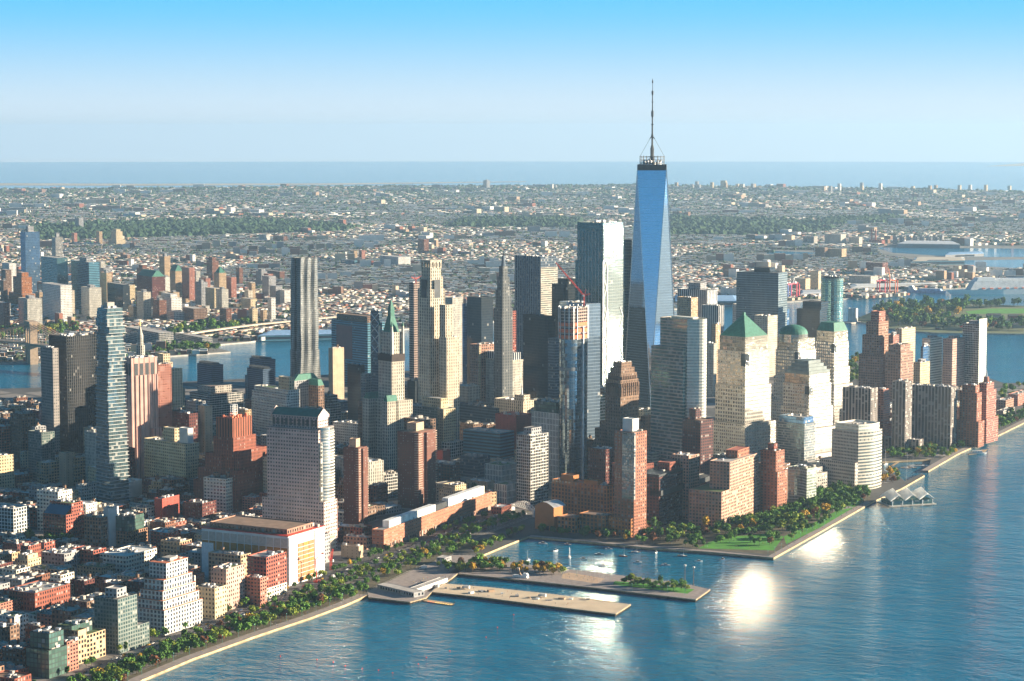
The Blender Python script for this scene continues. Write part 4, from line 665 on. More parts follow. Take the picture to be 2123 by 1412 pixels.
H('apartment_tower', 'pink brick apartment slab with white sills joined behind the ribbed granite tower', (318, 327, 355, 756), 'redslab', h=146, ang=30, vis=900, cl=3, roof='red'); H('office_tower', 'cream art deco tower right of the pink brick slab', (352, 357, 378, 765), 'deco', h=125, ang=30, vis=850, cl=2); b = H('office_tower', 'cream stone tower with an arched crown behind the pink brick slab', (322, 338, 358, 752), 'deco', h=126, ang=30, vis=770, cl=0); b.tier(.15, .85, .15, .85, 1, 1.1, 'deco', 'pale')
b = B('civic_tower', 'grey stone civic building with a tiered cupola and gilded finial', (262, 292, 322, 775), h=112, ang=32, vis=745, cat='civic tower'); b.tier(0, 1, 0, 1, 0, 1, 'vpier', 'pale')
for k, (f, z0, z1) in enumerate(((.42, 1, 1.18), (.30, 1.18, 1.36), (.2, 1.36, 1.5))):
    N = 12; c = [(f*b.w*.5*cos(2*pi*i/N), f*b.w*.5*sin(2*pi*i/N)) for i in range(N)]; b.poly(c, z0*b.H, z1*b.H, 'vpier', 'pale', .3, 'cupola')
mb = MB(); mb.tube((0, 0, b.H*1.5), (0, 0, b.H*1.62), 4, .6, CONC, 10); mb.tube((0, 0, b.H*1.62), (0, 0, b.H*1.7), .9, .3, mat('gilt', (.65, .42, .10), .3, .9, 0), 6); mb.build('finial', b.e)
b = H('office_block', 'low wide concrete framed block with a dark grid and flat pinkish roof', (393, 434, 504, 818), 'linegrid', h=42, ang=30, vis=880, roof='brown', cl=3); b.tier(.18, .85, .2, .85, 1, 1.28, 'conc', 'brown', .6, 'penthouse')
for lb, pl, hh, vis in (('dark blue balcony slab with saw tooth roof in front of the river', (389, 440, 448, 757), 78, 800), ('dark blue balcony tower beside the rippled tower, brightly lit on one end', (527, 549, 572, 746), 80, 790), ('dark blue balcony block left of the white stepped office', (499, 545, 560, 766), 78, 790)):
    b = H('apartment_slab', lb, pl, 'bluedark', h=hh, ang=30, vis=vis, cl=0, cat='apartment slab', d=22, w=46)
    for k in range(6): mb = MB(); x = (-.45+.18*k)*b.w; mb.face([(x, -6, b.H), (x+4, -6, b.H+3.4), (x+4, 6, b.H+3.4), (x, 6, b.H)], DKMETAL); mb.face([(x+4, -6, b.H+3.4), (x+4, -6, b.H), (x+4, 6, b.H), (x+4, 6, b.H+3.4)], DKMETAL); mb.build('roof_fin', b.e)
H('office_tower', 'grey ribbed office block with a deep cornice, left of the white stepped office', (508, 545, 556, 782), 'stripev', h=62, ang=30, vis=830, cl=1, d=20)
b = B('office_tower', 'white stepped office block with terraces, cream on its sunlit end', (521, 592, 610, 800), h=98, ang=30, vis=905, cat='office tower', d=16); b.tier(0, 1, -.6, .7, 0, .93, 'white', 'garden')
for k, (x0, x1, z) in enumerate(((-.15, .9, .62), (-.05, .97, .76), (-.02, 1.0, .86))): b.tier(x0, x1, .6, 1.3-.18*k, 0, z, 'white', 'garden')
b.tier(.0, .3, 0, .6, .93, 1.12, 'cream', 'pale', .6, 'penthouse'); b.clutter(5, b.H*.92, .1, .9, -.3, .5)
b = B('office_tower', 'brick red ziggurat office building with a ribbed crown and steel roof frame', (448, 482, 522, 868), h=117, ang=14, vis=985, cat='office tower')
b.tier(0, 1, 0, 1, .78, 1, 'hudsontop', 'red'); b.tier(-.1, 1.12, -.12, 1.06, 0, .80, 'hudson', 'red'); b.tier(-.35, .65, -.55, .98, 0, .66, 'hudson', 'red'); b.tier(.5, 1.55, .05, 1.14, 0, .62, 'hudson', 'red'); b.tier(-.5, 1.9, -.62, 1.22, 0, .46, 'hudson', 'red'); b.tier(-.52, 2.15, -.64, 1.25, 0, .33, 'hudson', 'red'); mb = MB()
for x in (-3, 0, 3):
    for y in (-3, 3): mb.tube((x, y, b.H), (x, y, b.H+15), .35, .35, WHITEP, 4)
for z in range(3, 16, 3): mb.box(-3.2, 3.2, -3.2, 3.2, b.H+z-.2, b.H+z, WHITEP, True)
mb.build('roof_frame', b.e); mb = MB()
for k in range(26): mb.box(*(lambda x, y: (x-1.2, x+1.2, y-1.2, y+1.2))(random.uniform(-.45, .45)*b.w, random.uniform(-.45, .45)*b.d), b.H-1, b.H+random.uniform(.5, 3.5), NET)
mb.build('roof_equipment', b.e)
b = H('office_block', 'wide tan office block with a bright end wall and boxy roof house', (298, 384, 413, 921), 'cream', h=66, ang=24, vis=995, roof='pale', cl=5); b.tier(.35, .62, .3, .7, 1, 1.26, 'cream', 'pale', .6, 'penthouse'); b.tier(.02, .22, .35, .75, 1, 1.3, 'blank', 'white', .6, 'plant_room')
for a in (('office_block', 'brown brick flats behind the brick red ziggurat', (357, 392, 410, 858), 'dbrick', 92, 880, 'tar'), ('office_block', 'narrow tan slab left of the brick red ziggurat', (410, 424, 440, 842), 'blanktan', 100, 890, 'tar'), ('office_block', 'grey block with dark corner left of the narrow tan slab', (386, 406, 426, 833), 'grey', 88, 850, 'tar'),
          ('office_block', 'cream block with green cornice behind the steel roof frame', (482, 508, 521, 850), 'tan', 90, 880, 'copper'), ('hotel', 'tall orange slab tower with a water tank on top', (681, 690, 713, 722), 'blanktan', 92, 800, 'brown'), ('office_block', 'grey stone block with green hipped roof in front of the rippled tower', (603, 610, 660, 790), 'grey', 96, 850, 'copper'),
          ('office_block', 'dark green stone block in shade right of the grey hipped block', (624, 660, 672, 800), 'brown', 88, 850, 'tar'), ('office_block', 'tall dark grey stepped block behind the grey panel tower', (720, 748, 756, 757), 'darkglass', 100, 860, 'tar'), ('office_block', 'grey panel tower with blank end in the shade of the dark stepped block', (748, 757, 776, 776), 'grey', 92, 830, 'white'),
          ('office_block', 'dark brown brick setback block below the grey panel tower', (742, 771, 786, 835), 'brown', 75, 880, 'tar'), ('hotel', 'slim pale mirror tower with a shaded dark flank', (786, 796, 816, 804), 'paleglass', 92, 890, 'white'), ('office_block', 'dark slab with rows of blinking windows and a sunlit cream end', (832, 918, 943, 848), 'greyglass', 70, 870, 'pale'),
          ('office_block', 'dark blue glazed low block with roof boxes right of the cream ended slab', (941, 1030, 1045, 846), 'curtain', 52, 880, 'tar'), ('office_block', 'deep red block behind the big blue ribbon office', (1027, 1070, 1103, 862), 'blankred', 58, 880, 'red'), ('office_block', 'white glazed flats left of the checkerboard tower', (1083, 1100, 1108, 868), 'paleglass', 50, 900, 'white')):
    nm, lb, pl, st, hh, vis, rf = a; b = H(nm, lb, pl, st, h=hh, ang=24, vis=vis, roof=rf, cl=4, tk=1 if nm == 'hotel' and pl[0] < 700 else 0)
    if 'cream ended' in lb: pass
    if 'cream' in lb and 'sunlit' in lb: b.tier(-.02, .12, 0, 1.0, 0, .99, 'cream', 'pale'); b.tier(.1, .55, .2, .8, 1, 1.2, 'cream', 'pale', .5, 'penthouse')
    if 'mansard' in lb or 'hipped' in lb: mb = MB(); r = b.rect(0, 1, 0, 1); mb.walls(r, b.H, b.H+9, ROOF['copper'], 1e9, 1e9, [(x*.8, y*.6) for x, y in r]); mb.cap([(x*.8, y*.6) for x, y in r], b.H+9, ROOF['copper']); mb.build('hipped_roof', b.e)
b = H('office_block', 'pale stone hall with a small white steeple behind the checkerboard tower', (1025, 1085, 1113, 832), 'vlime', h=66, ang=24, vis=870, roof='pale', cl=7); b.tier(-.02, .3, .55, 1.0, 1, 1.14, 'lime', 'pale'); mb = MB(); mb.tube((-b.w*.35, b.d*.3, b.H*1.14), (-b.w*.35, b.d*.3, b.H*1.14+17), 1.6, .15, WHITEP, 6); mb.build('steeple', b.e)
# ---- rippled steel apartment tower
b = B('skyscraper', 'tall apartment tower with rippling steel skin, left of the green spired tower', (603, 622, 659, 535), h=265, ang=30, vis=800, cat='skyscraper'); P = []
def seg(p, q, n): return [(p[0]+(q[0]-p[0])*k/n, p[1]+(q[1]-p[1])*k/n) for k in range(n)]
w_, d_ = b.w/2, b.d/2; out_ = [(-w_, -d_), (w_, -d_), (w_, d_), (w_*.25, d_), (w_*.25, d_*.80), (-w_*.35, d_*.80), (-w_*.35, d_), (-w_, d_)]
for i in range(len(out_)): P += seg(out_[i], out_[(i+1) % len(out_)], max(1, round(math.dist(out_[i], out_[(i+1) % len(out_)])/2.2)))
def rip(z, f=1.0):
    o = []
    for (x, y) in P:
        a = 1.5*sin(y*.45+z*.035+2.2*sin(z*.018))*(.4+.6*sin(z*.03+1)**2); c = 1.3*sin(x*.5+z*.04)*(.5+.5*sin(z*.025))
        o.append((x*f+(a if abs(x) > w_*.98 else 0)*(-1 if x < 0 else 1), y*f+(c if abs(y) > d_*.98 else 0)*(1 if y > 0 else -1)))
    return o
mb = MB(); nz = 44; m_ = STY['gehry'][0]
for k in range(nz):
    z0, z1 = b.H*k/nz, b.H*(k+1)/nz; f0 = 1.12 if z0 < b.H*.42 else (1.05 if z0 < b.H*.68 else 1.0); A, C = rip(z0, f0), rip(z1, f0); n = len(A); v0, v1 = z0/3.4, z1/3.4
    for i in range(n):
        j = (i+1) % n; mb.face([(*A[i], z0), (*A[j], z0), (*C[j], z1), (*C[i], z1)], m_, [(i, v0), (i+1, v0), (i+1, v1), (i, v1)])
mb.build('rippled_skin', b.e); mb = MB(); mb.cap(rip(b.H), b.H-1.5, ROOF['tar']); mb.build('roof', b.e)
b.box('recess', .325, .62, .90, .915, 0, b.H*.98, 'gehryside'); b.tier(-.5, 1.5, -.4, 1.3, 0, .10, 'bbrick', 'tar')
# ---- green spired stone tower
b = B('skyscraper', 'cream stone tower with a green copper spire rising from a wide green roofed base', (784, 812, 838, 690), h=197, ang=30, vis=760, cat='skyscraper'); cp = ROOF['copper']
b.tier(0, 1, 0, 1, 0, .84, 'wool', 'pale'); b.tier(.09, .91, .09, .91, .84, 1, 'wool', 'pale'); b.box('netting', -.03, 1.03, -.03, 1.03, b.H*.80, b.H*.85, mat('dark_netting', (.05, .035, .03)))
mb = MB(); h0 = b.H; hw = b.w*.27; Q = [(-hw, -hw), (hw, -hw), (hw, hw), (-hw, hw)]; mb.walls(Q, h0-1, h0+22, cp, 1e9, 1e9, [(x*.42, y*.42) for x, y in Q]); mb.walls([(x*.42, y*.42) for x, y in Q], h0+22, h0+31, cp, 1e9, 1e9); mb.walls([(x*.42, y*.42) for x, y in Q], h0+31, h0+43, cp, 1e9, 1e9, [(x*.06, y*.06) for x, y in Q]); mb.cap([(x*.06, y*.06) for x, y in Q], h0+43, cp); mb.build('copper_spire', b.e)
for sx in (-1, 1):
    for sy in (-1, 1): mb = MB(); x, y = sx*b.w*.44, sy*b.d*.44; mb.tube((x, y, h0*.84), (x, y, h0+8), 2.2, 1.8, STY['wool'][0], 6); mb.tube((x, y, h0+8), (x, y, h0+15), 2.0, .2, cp, 6); mb.build('turret', b.e)
b.tier(-.45, 1.0, -.15, 1.22, 0, .535, 'wool', 'pale'); b.tier(-.45, -.06, .95, 1.85, 0, .535, 'wool', 'pale'); b.tier(1.02, 1.5, .0, 1.75, 0, .535, 'wool', 'pale')
mb = MB()
for x0, x1, y0, y1 in ((-.42, -.10, 1.0, 1.8), (1.06, 1.46, .05, 1.7)): r = b.rect(x0, x1, y0, y1); cxm = (r[0][0]+r[1][0])/2; mb.walls(r, b.H*.535-1, b.H*.535+8, cp, 1e9, 1e9, [(cxm+(x-cxm)*.3, y*.98) for x, y in r]); mb.cap([(cxm+(x-cxm)*.3, y*.98) for x, y in r], b.H*.535+8, cp)
mb.build('green_roof', b.e)
# ---- tall cream limestone tower
b = B('skyscraper', 'tall slim limestone tower with a notched crown, right of the green spired tower', (866, 892, 922, 575), h=257, ang=30, vis=835, cat='skyscraper')
b.tier(0, 1, 0, 1, 0, .93, 'vlime', 'pale'); b.tier(.07, .93, .07, .93, .93, 1, 'vlime', 'pale'); b.tier(.14, .86, .14, .86, 1, 1.055, 'vlime', 'pale'); mb = MB(); m_ = STY['lime'][0]
for k in range(4):
    for s in (0, 1):
        for fx, fy in ((.16+.226*k, .155+.69*s), (.155+.69*s, .16+.226*k)): r = b.rect(fx-.035, fx+.035, fy-.05, fy+.05); mb.box(r[0][0], r[2][0], r[0][1], r[2][1], b.H*1.05, b.H*1.085, m_)
mb.build('crown_pier', b.e); b.box('crown_beam', .11, .89, .11, .89, b.H*1.085, b.H*1.095, m_); b.box('loggia', -.004, .0, .30, .72, b.H*.88, b.H*.985, DKMETAL); b.box('loggia', .28, .72, 1.0, 1.004, b.H*.88, b.H*.985, DKMETAL); b.box('fluting', -.012, .0, -.01, .01, 0, b.H*.93, m_); b.box('fluting', -.012, .02, .985, 1.012, 0, b.H*.93, m_); b.tier(-.1, 1.1, -.1, 1.05, 0, .12, 'vlime', 'pale')
b = B('office_tower', 'dark windowed cream stone tower stepping down right of the slim limestone tower', (910, 926, 952, 700), h=170, ang=30, vis=820, cat='office tower'); b.tier(0, 1, 0, 1, 0, 1, 'vlime', 'pale'); b.tier(.15, .9, .45, 1, 1, 1.28, 'vlime', 'pale'); b.clutter(3, b.H)
H('skyscraper', 'unfinished reddish concrete tower behind the slim limestone tower', (848, 858, 868, 586), 'conslab', h=215, ang=30, vis=700, cat='skyscraper', cl=4, d=30)
tower_crane('small red crane on top of the unfinished reddish tower', (at(862, 588, 215).x, at(862, 588, 215).y, 215), 8, 26, 215, 18)
b = H('office_tower', 'steel braced slender tower left of the green spired tower', (768, 786, 792, 645), 'curtain', h=185, ang=30, vis=740, cl=2, cat='office tower'); mb = MB()
for k in range(4): z0, z1 = b.H*(.62+.09*k), b.H*(.71+.09*k); y = b.d/2+.5; mb.tube((-b.w/2, y, z0), (b.w/2, y, z1), .6, .6, WHITEP, 4); mb.tube((b.w/2, y, z0), (-b.w/2, y, z1), .6, .6, WHITEP, 4)
mb.build('cross_bracing', b.e)
b = H('office_block', 'blue glass office block with a large dark red panel', (687, 762, 772, 670), 'bluebands', h=118, ang=30, vis=745, cl=5, roof='brown', d=40); b.box('red_panel', .42, .86, 1.0, 1.006, b.H*.40, b.H*.93, mat('red_screen', (.16, .025, .035), .3, 0, .2)); b.tier(.05, .9, .2, .9, 1, 1.1, 'brown', 'brown')
H('office_tower', 'beige residential block with a white gridded top behind the cream stone tower', (920, 938, 960, 617), 'vpier', h=160, ang=30, vis=700, cl=1); H('office_tower', 'thin blue slab left of the smooth dark green twin slab', (958, 962, 972, 630), 'blueglass', h=160, ang=30, vis=790, cl=0, d=18)
b = H('office_tower', 'smooth dark green glass twin slab', (968, 998, 1022, 617), 'darkglass', h=185, ang=30, vis=740, cl=1); b = H('office_tower', 'brown stone office block with a lit corner pier, below the dark green slab', (974, 994, 1040, 715), 'brownlow', h=118, ang=30, vis=780, cl=4, roof='brown'); b.box('corner_pier', -.02, .05, .95, 1.02, 0, b.H*.98, 'cream')
b = H('office_tower', 'white grey classical office block with a curved corner and glazed attic', (1006, 1060, 1084, 748), 'vpier', h=95, ang=26, vis=815, cl=4, roof='pale'); b.tier(.06, .94, .06, .94, 1, 1.13, 'stripev', 'pale', .5, 'attic'); b.box('cornice', -.02, 1.02, -.02, 1.02, b.H-2.5, b.H+.3, 'lime')
b = B('skyscraper', 'grey stone art deco tower tapering to a pointed glass lantern', (1024, 1042, 1063, 640), h=200, ang=30, vis=645, cat='skyscraper'); b.tier(0, 1, 0, 1, 0, 1, 'darkstone', 'pale')
for f, z0, z1 in ((.84, 1, 1.14), (.66, 1.14, 1.24), (.46, 1.24, 1.32)): b.tier(.5-f/2, .5+f/2, .5-f/2, .5+f/2, z0, z1, 'darkstone', 'pale')
mb = MB(); mb.tube((0, 0, b.H*1.32), (0, 0, b.H*1.40), b.w*.17, b.w*.10, STY['chase'][0], 8); mb.tube((0, 0, b.H*1.40), (0, 0, b.H*1.47), .9, .1, DKMETAL, 5); mb.build('spire', b.e)
b = H('office_tower', 'maroon ribbed tower at the foot of the pointed art deco tower', (1035, 1060, 1070, 645), 'loftred', h=170, ang=30, vis=725, cl=1)
b = B('skyscraper', 'large rectangular steel office tower with vertical columns and a sunlit banded side', (1067, 1121, 1156, 532), h=248, ang=30, vis=660, cat='skyscraper'); b.tier(0, 1, 0, 1, 0, 1, 'chase', 'pale', 1.5); 
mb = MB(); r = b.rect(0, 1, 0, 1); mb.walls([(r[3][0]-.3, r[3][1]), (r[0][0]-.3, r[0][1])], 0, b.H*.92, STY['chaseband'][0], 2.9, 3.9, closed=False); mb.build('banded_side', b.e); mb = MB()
for k in range(12): x = r[3][0]+b.w*(k+.5)/12; mb.box(x-.8, x+.8, r[3][1], r[3][1]+1.2, 0, b.H, mat('column_grey', (.20, .24, .28)))
mb.build('column', b.e); b.clutter(6, b.H-1.5)
b = H('skyscraper', 'black steel tower stepping up behind the red crane', (1144, 1170, 1193, 590), 'darkglass', h=226, ang=30, vis=700, cl=1, cat='skyscraper'); b.tier(-.02, .6, .0, .9, 1, 1.04, 'darkglass', 'tar')
b = H('hotel', 'plain black glass hotel slab left of the tower under construction', (1085, 1136, 1150, 656), 'darkglass', h=179, ang=30, vis=830, cl=1, d=16); H('office_tower', 'dark ribbed low tower between the black hotel and the tower under construction', (1136, 1150, 1162, 702), 'curtain', h=150, ang=30, vis=800, cl=0, d=20)
# ---- behind the copper roofs
b = H('office_tower', 'square grey blue office tower with a fine window grid and dark roof box', (1527, 1614, 1618, 566), 'nyp', h=195, ang=14, vis=640, roof='tar', cl=0, d=40); b.box('roof_box', .25, .62, .2, .8, b.H-1, b.H+9, 'darkglass')
b = B('office_tower', 'rounded green mirror glass tower near the far water', (1702, 1726, 1749, 578), h=158, ang=20, vis=668, cat='office tower'); n = 22; r_ = 23.5; P = [(r_*cos(2*pi*i/n), r_*sin(2*pi*i/n)) for i in range(n)]; b.poly(P, 0, b.H, 'state17', 'tar', 2); b.poly([(x*.8, y*.8) for x, y in P], b.H-2, b.H+4, 'darkglass', 'tar', .5, 'crown'); b.clutter(4, b.H+3, .3, .7, .3, .7)
b = H('office_tower', 'black office block left of the rounded mirror tower', (1652, 1700, 1706, 642), 'darkglass', h=125, ang=16, vis=700, cl=0, d=30); b.tier(-.05, .75, 0, 1, 1, 1.12, 'darkglass', 'tar'); H('office_tower', 'small deep blue glass block below the square grid tower', (1590, 1624, 1628, 642), 'blueglass', h=100, ang=16, vis=665, cl=0, d=26)
b = H('office_tower', 'dark office block with white vertical stripes right of the tallest tower', (1405, 1466, 1472, 602), 'stripev', h=150, ang=24, vis=660, cl=0, d=34); b.tier(.3, .7, .2, .8, 1, 1.09, 'grey', 'pale', .5, 'penthouse')
for a in (('tan chamfered tower in front of the white striped block', (1404, 1433, 1447, 617), 'tan', 140, 650), ('dark ribbed block with a sunlit blank end', (1455, 1490, 1501, 634), 'stripev', 135, 690), ('yellow stone block between banded glass tower and copper pyramid', (1476, 1484, 1494, 672), 'tan', 112, 715), ('white block with dark windows poking above the copper pyramid', (1519, 1553, 1566, 632), 'white', 128, 650), ('pale tower foot between banded tower and pyramid tower', (1464, 1480, 1486, 712), 'vpier', 95, 820), ('beige stepped block with a small pyramid behind the copper dome', (1564, 1592, 1612, 655), 'lime', 118, 700)):
    lb, pl, st, hh, vis = a; H('office_tower', lb, pl, st, h=hh, ang=24, vis=vis, cl=3)
b = B('office_tower', 'stepped brown brick tower with a square red top near the far tip', (1796, 1822, 1842, 668), h=140, ang=18, vis=790, cat='office tower', group=None); b.tier(.1, .75, .2, .85, 1, 1.13, 'redslab', 'red'); b.tier(0, 1, 0, 1, .62, 1, 'brownlow', 'brown'); b.tier(-.12, 1.2, -.1, 1.12, .3, .84, 'brownlow', 'brown'); b.tier(-.25, 1.4, -.2, 1.2, 0, .6, 'brownlow', 'brown')
b = H('office_tower', 'cream topped grand block with white roof pergola near the far tip', (1856, 1870, 1898, 682), 'deco', h=118, ang=20, vis=770, roof='white', cl=5); b = H('apartment_tower', 'dark brick tower with a rounded corner in front of the cream topped block', (1836, 1868, 1894, 716), 'brownlow', h=120, ang=20, vis=800, cl=3, tiers=[(0, 1, 0, 1, 0, .9), (.1, .9, .1, .9, .9, 1)])
for a in (('small beige hotel in front of the glass slab pair', (1894, 1908, 1928, 752), 'cream', 70, 800), ('silver glass tower left of the pink banded slab', (1912, 1929, 1954, 702), 'gscurve', 105, 795), ('pink banded apartment slab', (1955, 1975, 2001, 703), 'pink', 105, 795), ('white sunlit and dark glass tower at the right, tallest by the far water', (1996, 2030, 2046, 672), 'linegrid', 130, 785), ('low blue glass block left of the silver glass tower', (1909, 1914, 1928, 718), 'blueglass', 95, 760), ('reddish slab seen behind the stepped brown tower', (1842, 1852, 1864, 695), 'redslab', 118, 720)):
    lb, pl, st, hh, vis = a; b = H('apartment_tower', lb, pl, st, h=hh, ang=22, vis=vis, cl=3, ph=(.5, 6, 'grey'), roof='pale')
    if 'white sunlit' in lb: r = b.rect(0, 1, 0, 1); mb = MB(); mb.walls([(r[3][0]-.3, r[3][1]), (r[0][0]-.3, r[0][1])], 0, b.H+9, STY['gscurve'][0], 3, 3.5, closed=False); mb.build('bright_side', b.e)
# river front flats at the right
for a in (('grey ribbed apartment slab left of the larger ribbed slab', (1747, 1806, 1816, 806), 'gate', 98, 885), ('grey ribbed apartment tower rising behind the largest ribbed slab', (1850, 1878, 1886, 792), 'gate', 104, 890)):
    lb, pl, st, hh, vis = a; b = H('apartment_slab', lb, pl, st, h=hh, ang=14, vis=vis, cl=8, roof='pale', d=24)
b = H('apartment_slab', 'largest grey ribbed apartment slab, beside the river park', (1884, 1970, 1984, 803), 'gate', yb=930, ang=14, cl=10, roof='pale', d=24); H('apartment_block', 'low grey ribbed wing with dark windows above the little harbour', (1828, 1905, 1916, 912), 'gate', yb=938, ang=14, cl=3, roof='pale', d=16)
for a in (('brick block behind the grey ribbed slab', (1816, 1832, 1846, 808), 'redslab', 85, 880), ('tall red brick block with stepped top by the river park', (1990, 2026, 2036, 800), 'bay', 92, 880), ('red brick tower with a small peaked crown at the river park', (2024, 2046, 2066, 796), 'redslab', 90, 890)):
    lb, pl, st, hh, vis = a; b = H('apartment_tower', lb, pl, st, h=hh, ang=16, vis=vis, cl=3, roof='red', tiers=[(-.15, 1.2, -.1, 1.12, 0, .42), (0, 1, 0, 1, 0, .88), (.12, .88, .12, .88, .88, 1)])
    if 'peaked' in lb: mb = MB(); mb.tube((0, 0, b.H), (0, 0, b.H+9), 5, 4, STY['redslab'][0], 8); mb.tube((0, 0, b.H+9), (0, 0, b.H+20), 2, .2, SILVER, 6); mb.build('crown', b.e)
for a in (('small brick flats at the foot of the tall red brick block', (1984, 2010, 2020, 846), 'bay', 896, 'pale'), ('low brick museum wing with pale roof, right edge', (2064, 2085, 2102, 830), 'brownlow', 850, 'white'), ('low pale pavilion among trees, right edge', (2066, 2080, 2104, 852), 'conc', 868, 'pale'), ('low brick block at the right edge', (2090, 2110, 2140, 818), 'redslab', 842, 'pale')):
    lb, pl, st, yb, rf = a; H('apartment_block', lb, pl, st, yb=yb, ang=12, cl=2, roof=rf)
# low roofs around the trade centre base
for a in (('low white flats roofed wing between the stone towers', (1600, 1612, 1626, 905), 'wfclow', 42, 960),):
    lb, pl, st, hh, vis = a; H('office_block', lb, pl, st, h=hh, ang=28, vis=vis, cl=2)
# ================================================================== the unnamed blocks between them
def short(l):
    for c in (' with ', ' beside', ' behind', ' in front', ' left', ' right', ',', ' half', ' between', ' rising', ' stretching', ' joined', ' tucked', ' in the', ' at the', ' wrapped', ' standing', ' running', ' leaning', ' just', ' just', ' of staggered', ' tapering', ' near', ' below', ' above', ' stepping', ' seen', ' poking', ' by ', ' and '):
        l = l.split(c)[0]
    return ' '.join(l.split()[:5])
USED = set()
def sep(a, b):
    for ax in (a[1], a[2], b[1], b[2]):
        ra = abs(ax.dot(a[1]))*a[3]+abs(ax.dot(a[2]))*a[4]; rb = abs(ax.dot(b[1]))*b[3]+abs(ax.dot(b[2]))*b[4]
        if abs((a[0]-b[0]).dot(ax)) > ra+rb: return True
    return False
NUMW = ['one', 'two', 'three', 'four', 'five', 'six', 'seven', 'eight', 'nine', 'ten', 'eleven', 'twelve', 'thirteen', 'fourteen', 'fifteen', 'sixteen', 'seventeen', 'eighteen', 'nineteen', 'twenty']
def mklabel(cw, kind, st, rf, tk, x, dep, ref=None):
    best = sorted(HERO[:NH], key=lambda h: abs((h[5]+h[6])/2-x)*.6+abs(h[8]-dep)*.25)[:9]; sz = (NUMW[st-1]+' storey') if st <= 20 else 'tall'
    for feat in (f'with {rf} roof', f'with {rf} roof and water tank' if tk else f'with {rf} flat roof', f'with {rf} roof and low parapet', f'with cluttered {rf} roof', f'with {rf} roof and plant boxes', f'with plain {rf} rooftop'):
        for h in [q for q in best if q[9] != 'river']:
            hx = (h[5]+h[6])/2; rel = ('behind' if h[8] < dep-25 else 'in front of' if h[8] > dep+25 else 'left of' if x < hx else 'right of')
            l = f'{sz} {cw} {kind} {feat} {rel} the {short(h[9])}'
            if l not in USED and len(l.split()) <= 16: USED.add(l); return l
    k = 2
    while True:
        l = f'{sz} {cw} {kind} {feat}, number {NUMW[min(19,k)]} behind the {short(best[0][9])}'
        if l not in USED or k > 19: USED.add(l); return l
        k += 1
for gx0, gx1, gy, gd in ((-80, 88, 788, 4000), (355, 606, 772, 4400), (655, 692, 792, 4400), (-80, 90, 800, 3600)):
    HERO.append((at((gx0+gx1)/2, gy), Vector((1, 0, 0)), Vector((0, 1, 0)), 1, 1, gx0, gx1, gy, gd, 'river'))
HERO = [h if h[9] != 'x' else (*h[:9], 'tallest tower') for h in HERO]; NH = len(HERO)
def cap_height(cs, dep):
    pr = [proj(c) for c in cs]; xa, xb = min(p[0] for p in pr), max(p[0] for p in pr); near = min(zip(pr, cs), key=lambda t: t[0][2])[1]; H_ = 999
    for h in HERO[:NH]:
        if h[8] > dep-10 and min(xb, h[6])-max(xa, h[5]) > .12*(xb-xa): H_ = min(H_, rise(near, h[7]+1))
    return H_, xa, xb, max(p[1] for p in pr)
STYW = {'brick': ('red brick', 'brick'), 'dbrick': ('dark red brick', 'brick'), 'bbrick': ('brown brick', 'brick'), 'tan': ('tan stone', 'stone'), 'cream': ('cream stone', 'stone'), 'grey': ('grey stone', ''), 'white': ('white', ''), 'loftred': ('crimson brick', ''), 'lofttan': ('tan gridded', ''), 'loftwhite': ('white gridded', ''),
        'loftbrown': ('brown gridded', ''), 'conc': ('concrete', ''), 'brown': ('dark brown', ''), 'lime': ('limestone', ''), 'darkglass': ('black glass', ''), 'curtain': ('dark glass', ''), 'greyglass': ('grey glass', ''), 'redslab': ('pink brick', ''), 'vpier': ('ribbed stone', ''), 'deco': ('pale art deco', ''), 'linegrid': ('white line grid', '')}
LOFT = ['brick', 'dbrick', 'bbrick', 'brick', 'dbrick', 'tan', 'cream', 'grey', 'white', 'loftred', 'lofttan', 'loftwhite', 'loftbrown', 'redslab', 'brown', 'bbrick']; OFF = ['tan', 'cream', 'grey', 'conc', 'brown', 'lime', 'darkglass', 'curtain', 'greyglass', 'vpier', 'deco', 'bbrick', 'dbrick', 'linegrid', 'brown']
RF = {'tar': 'dark', 'gravel': 'grey', 'white': 'white', 'brown': 'brown', 'pale': 'pale', 'garden': 'planted', 'red': 'red'}
paveb = MB(); COUNT = {}
def road_x(y):
    for a, b in zip(ROADC, ROADC[1:]):
        if b.y <= y <= a.y: return a.x+(b.x-a.x)*(a.y-y)/(a.y-b.y)
    return ROADC[-1].x
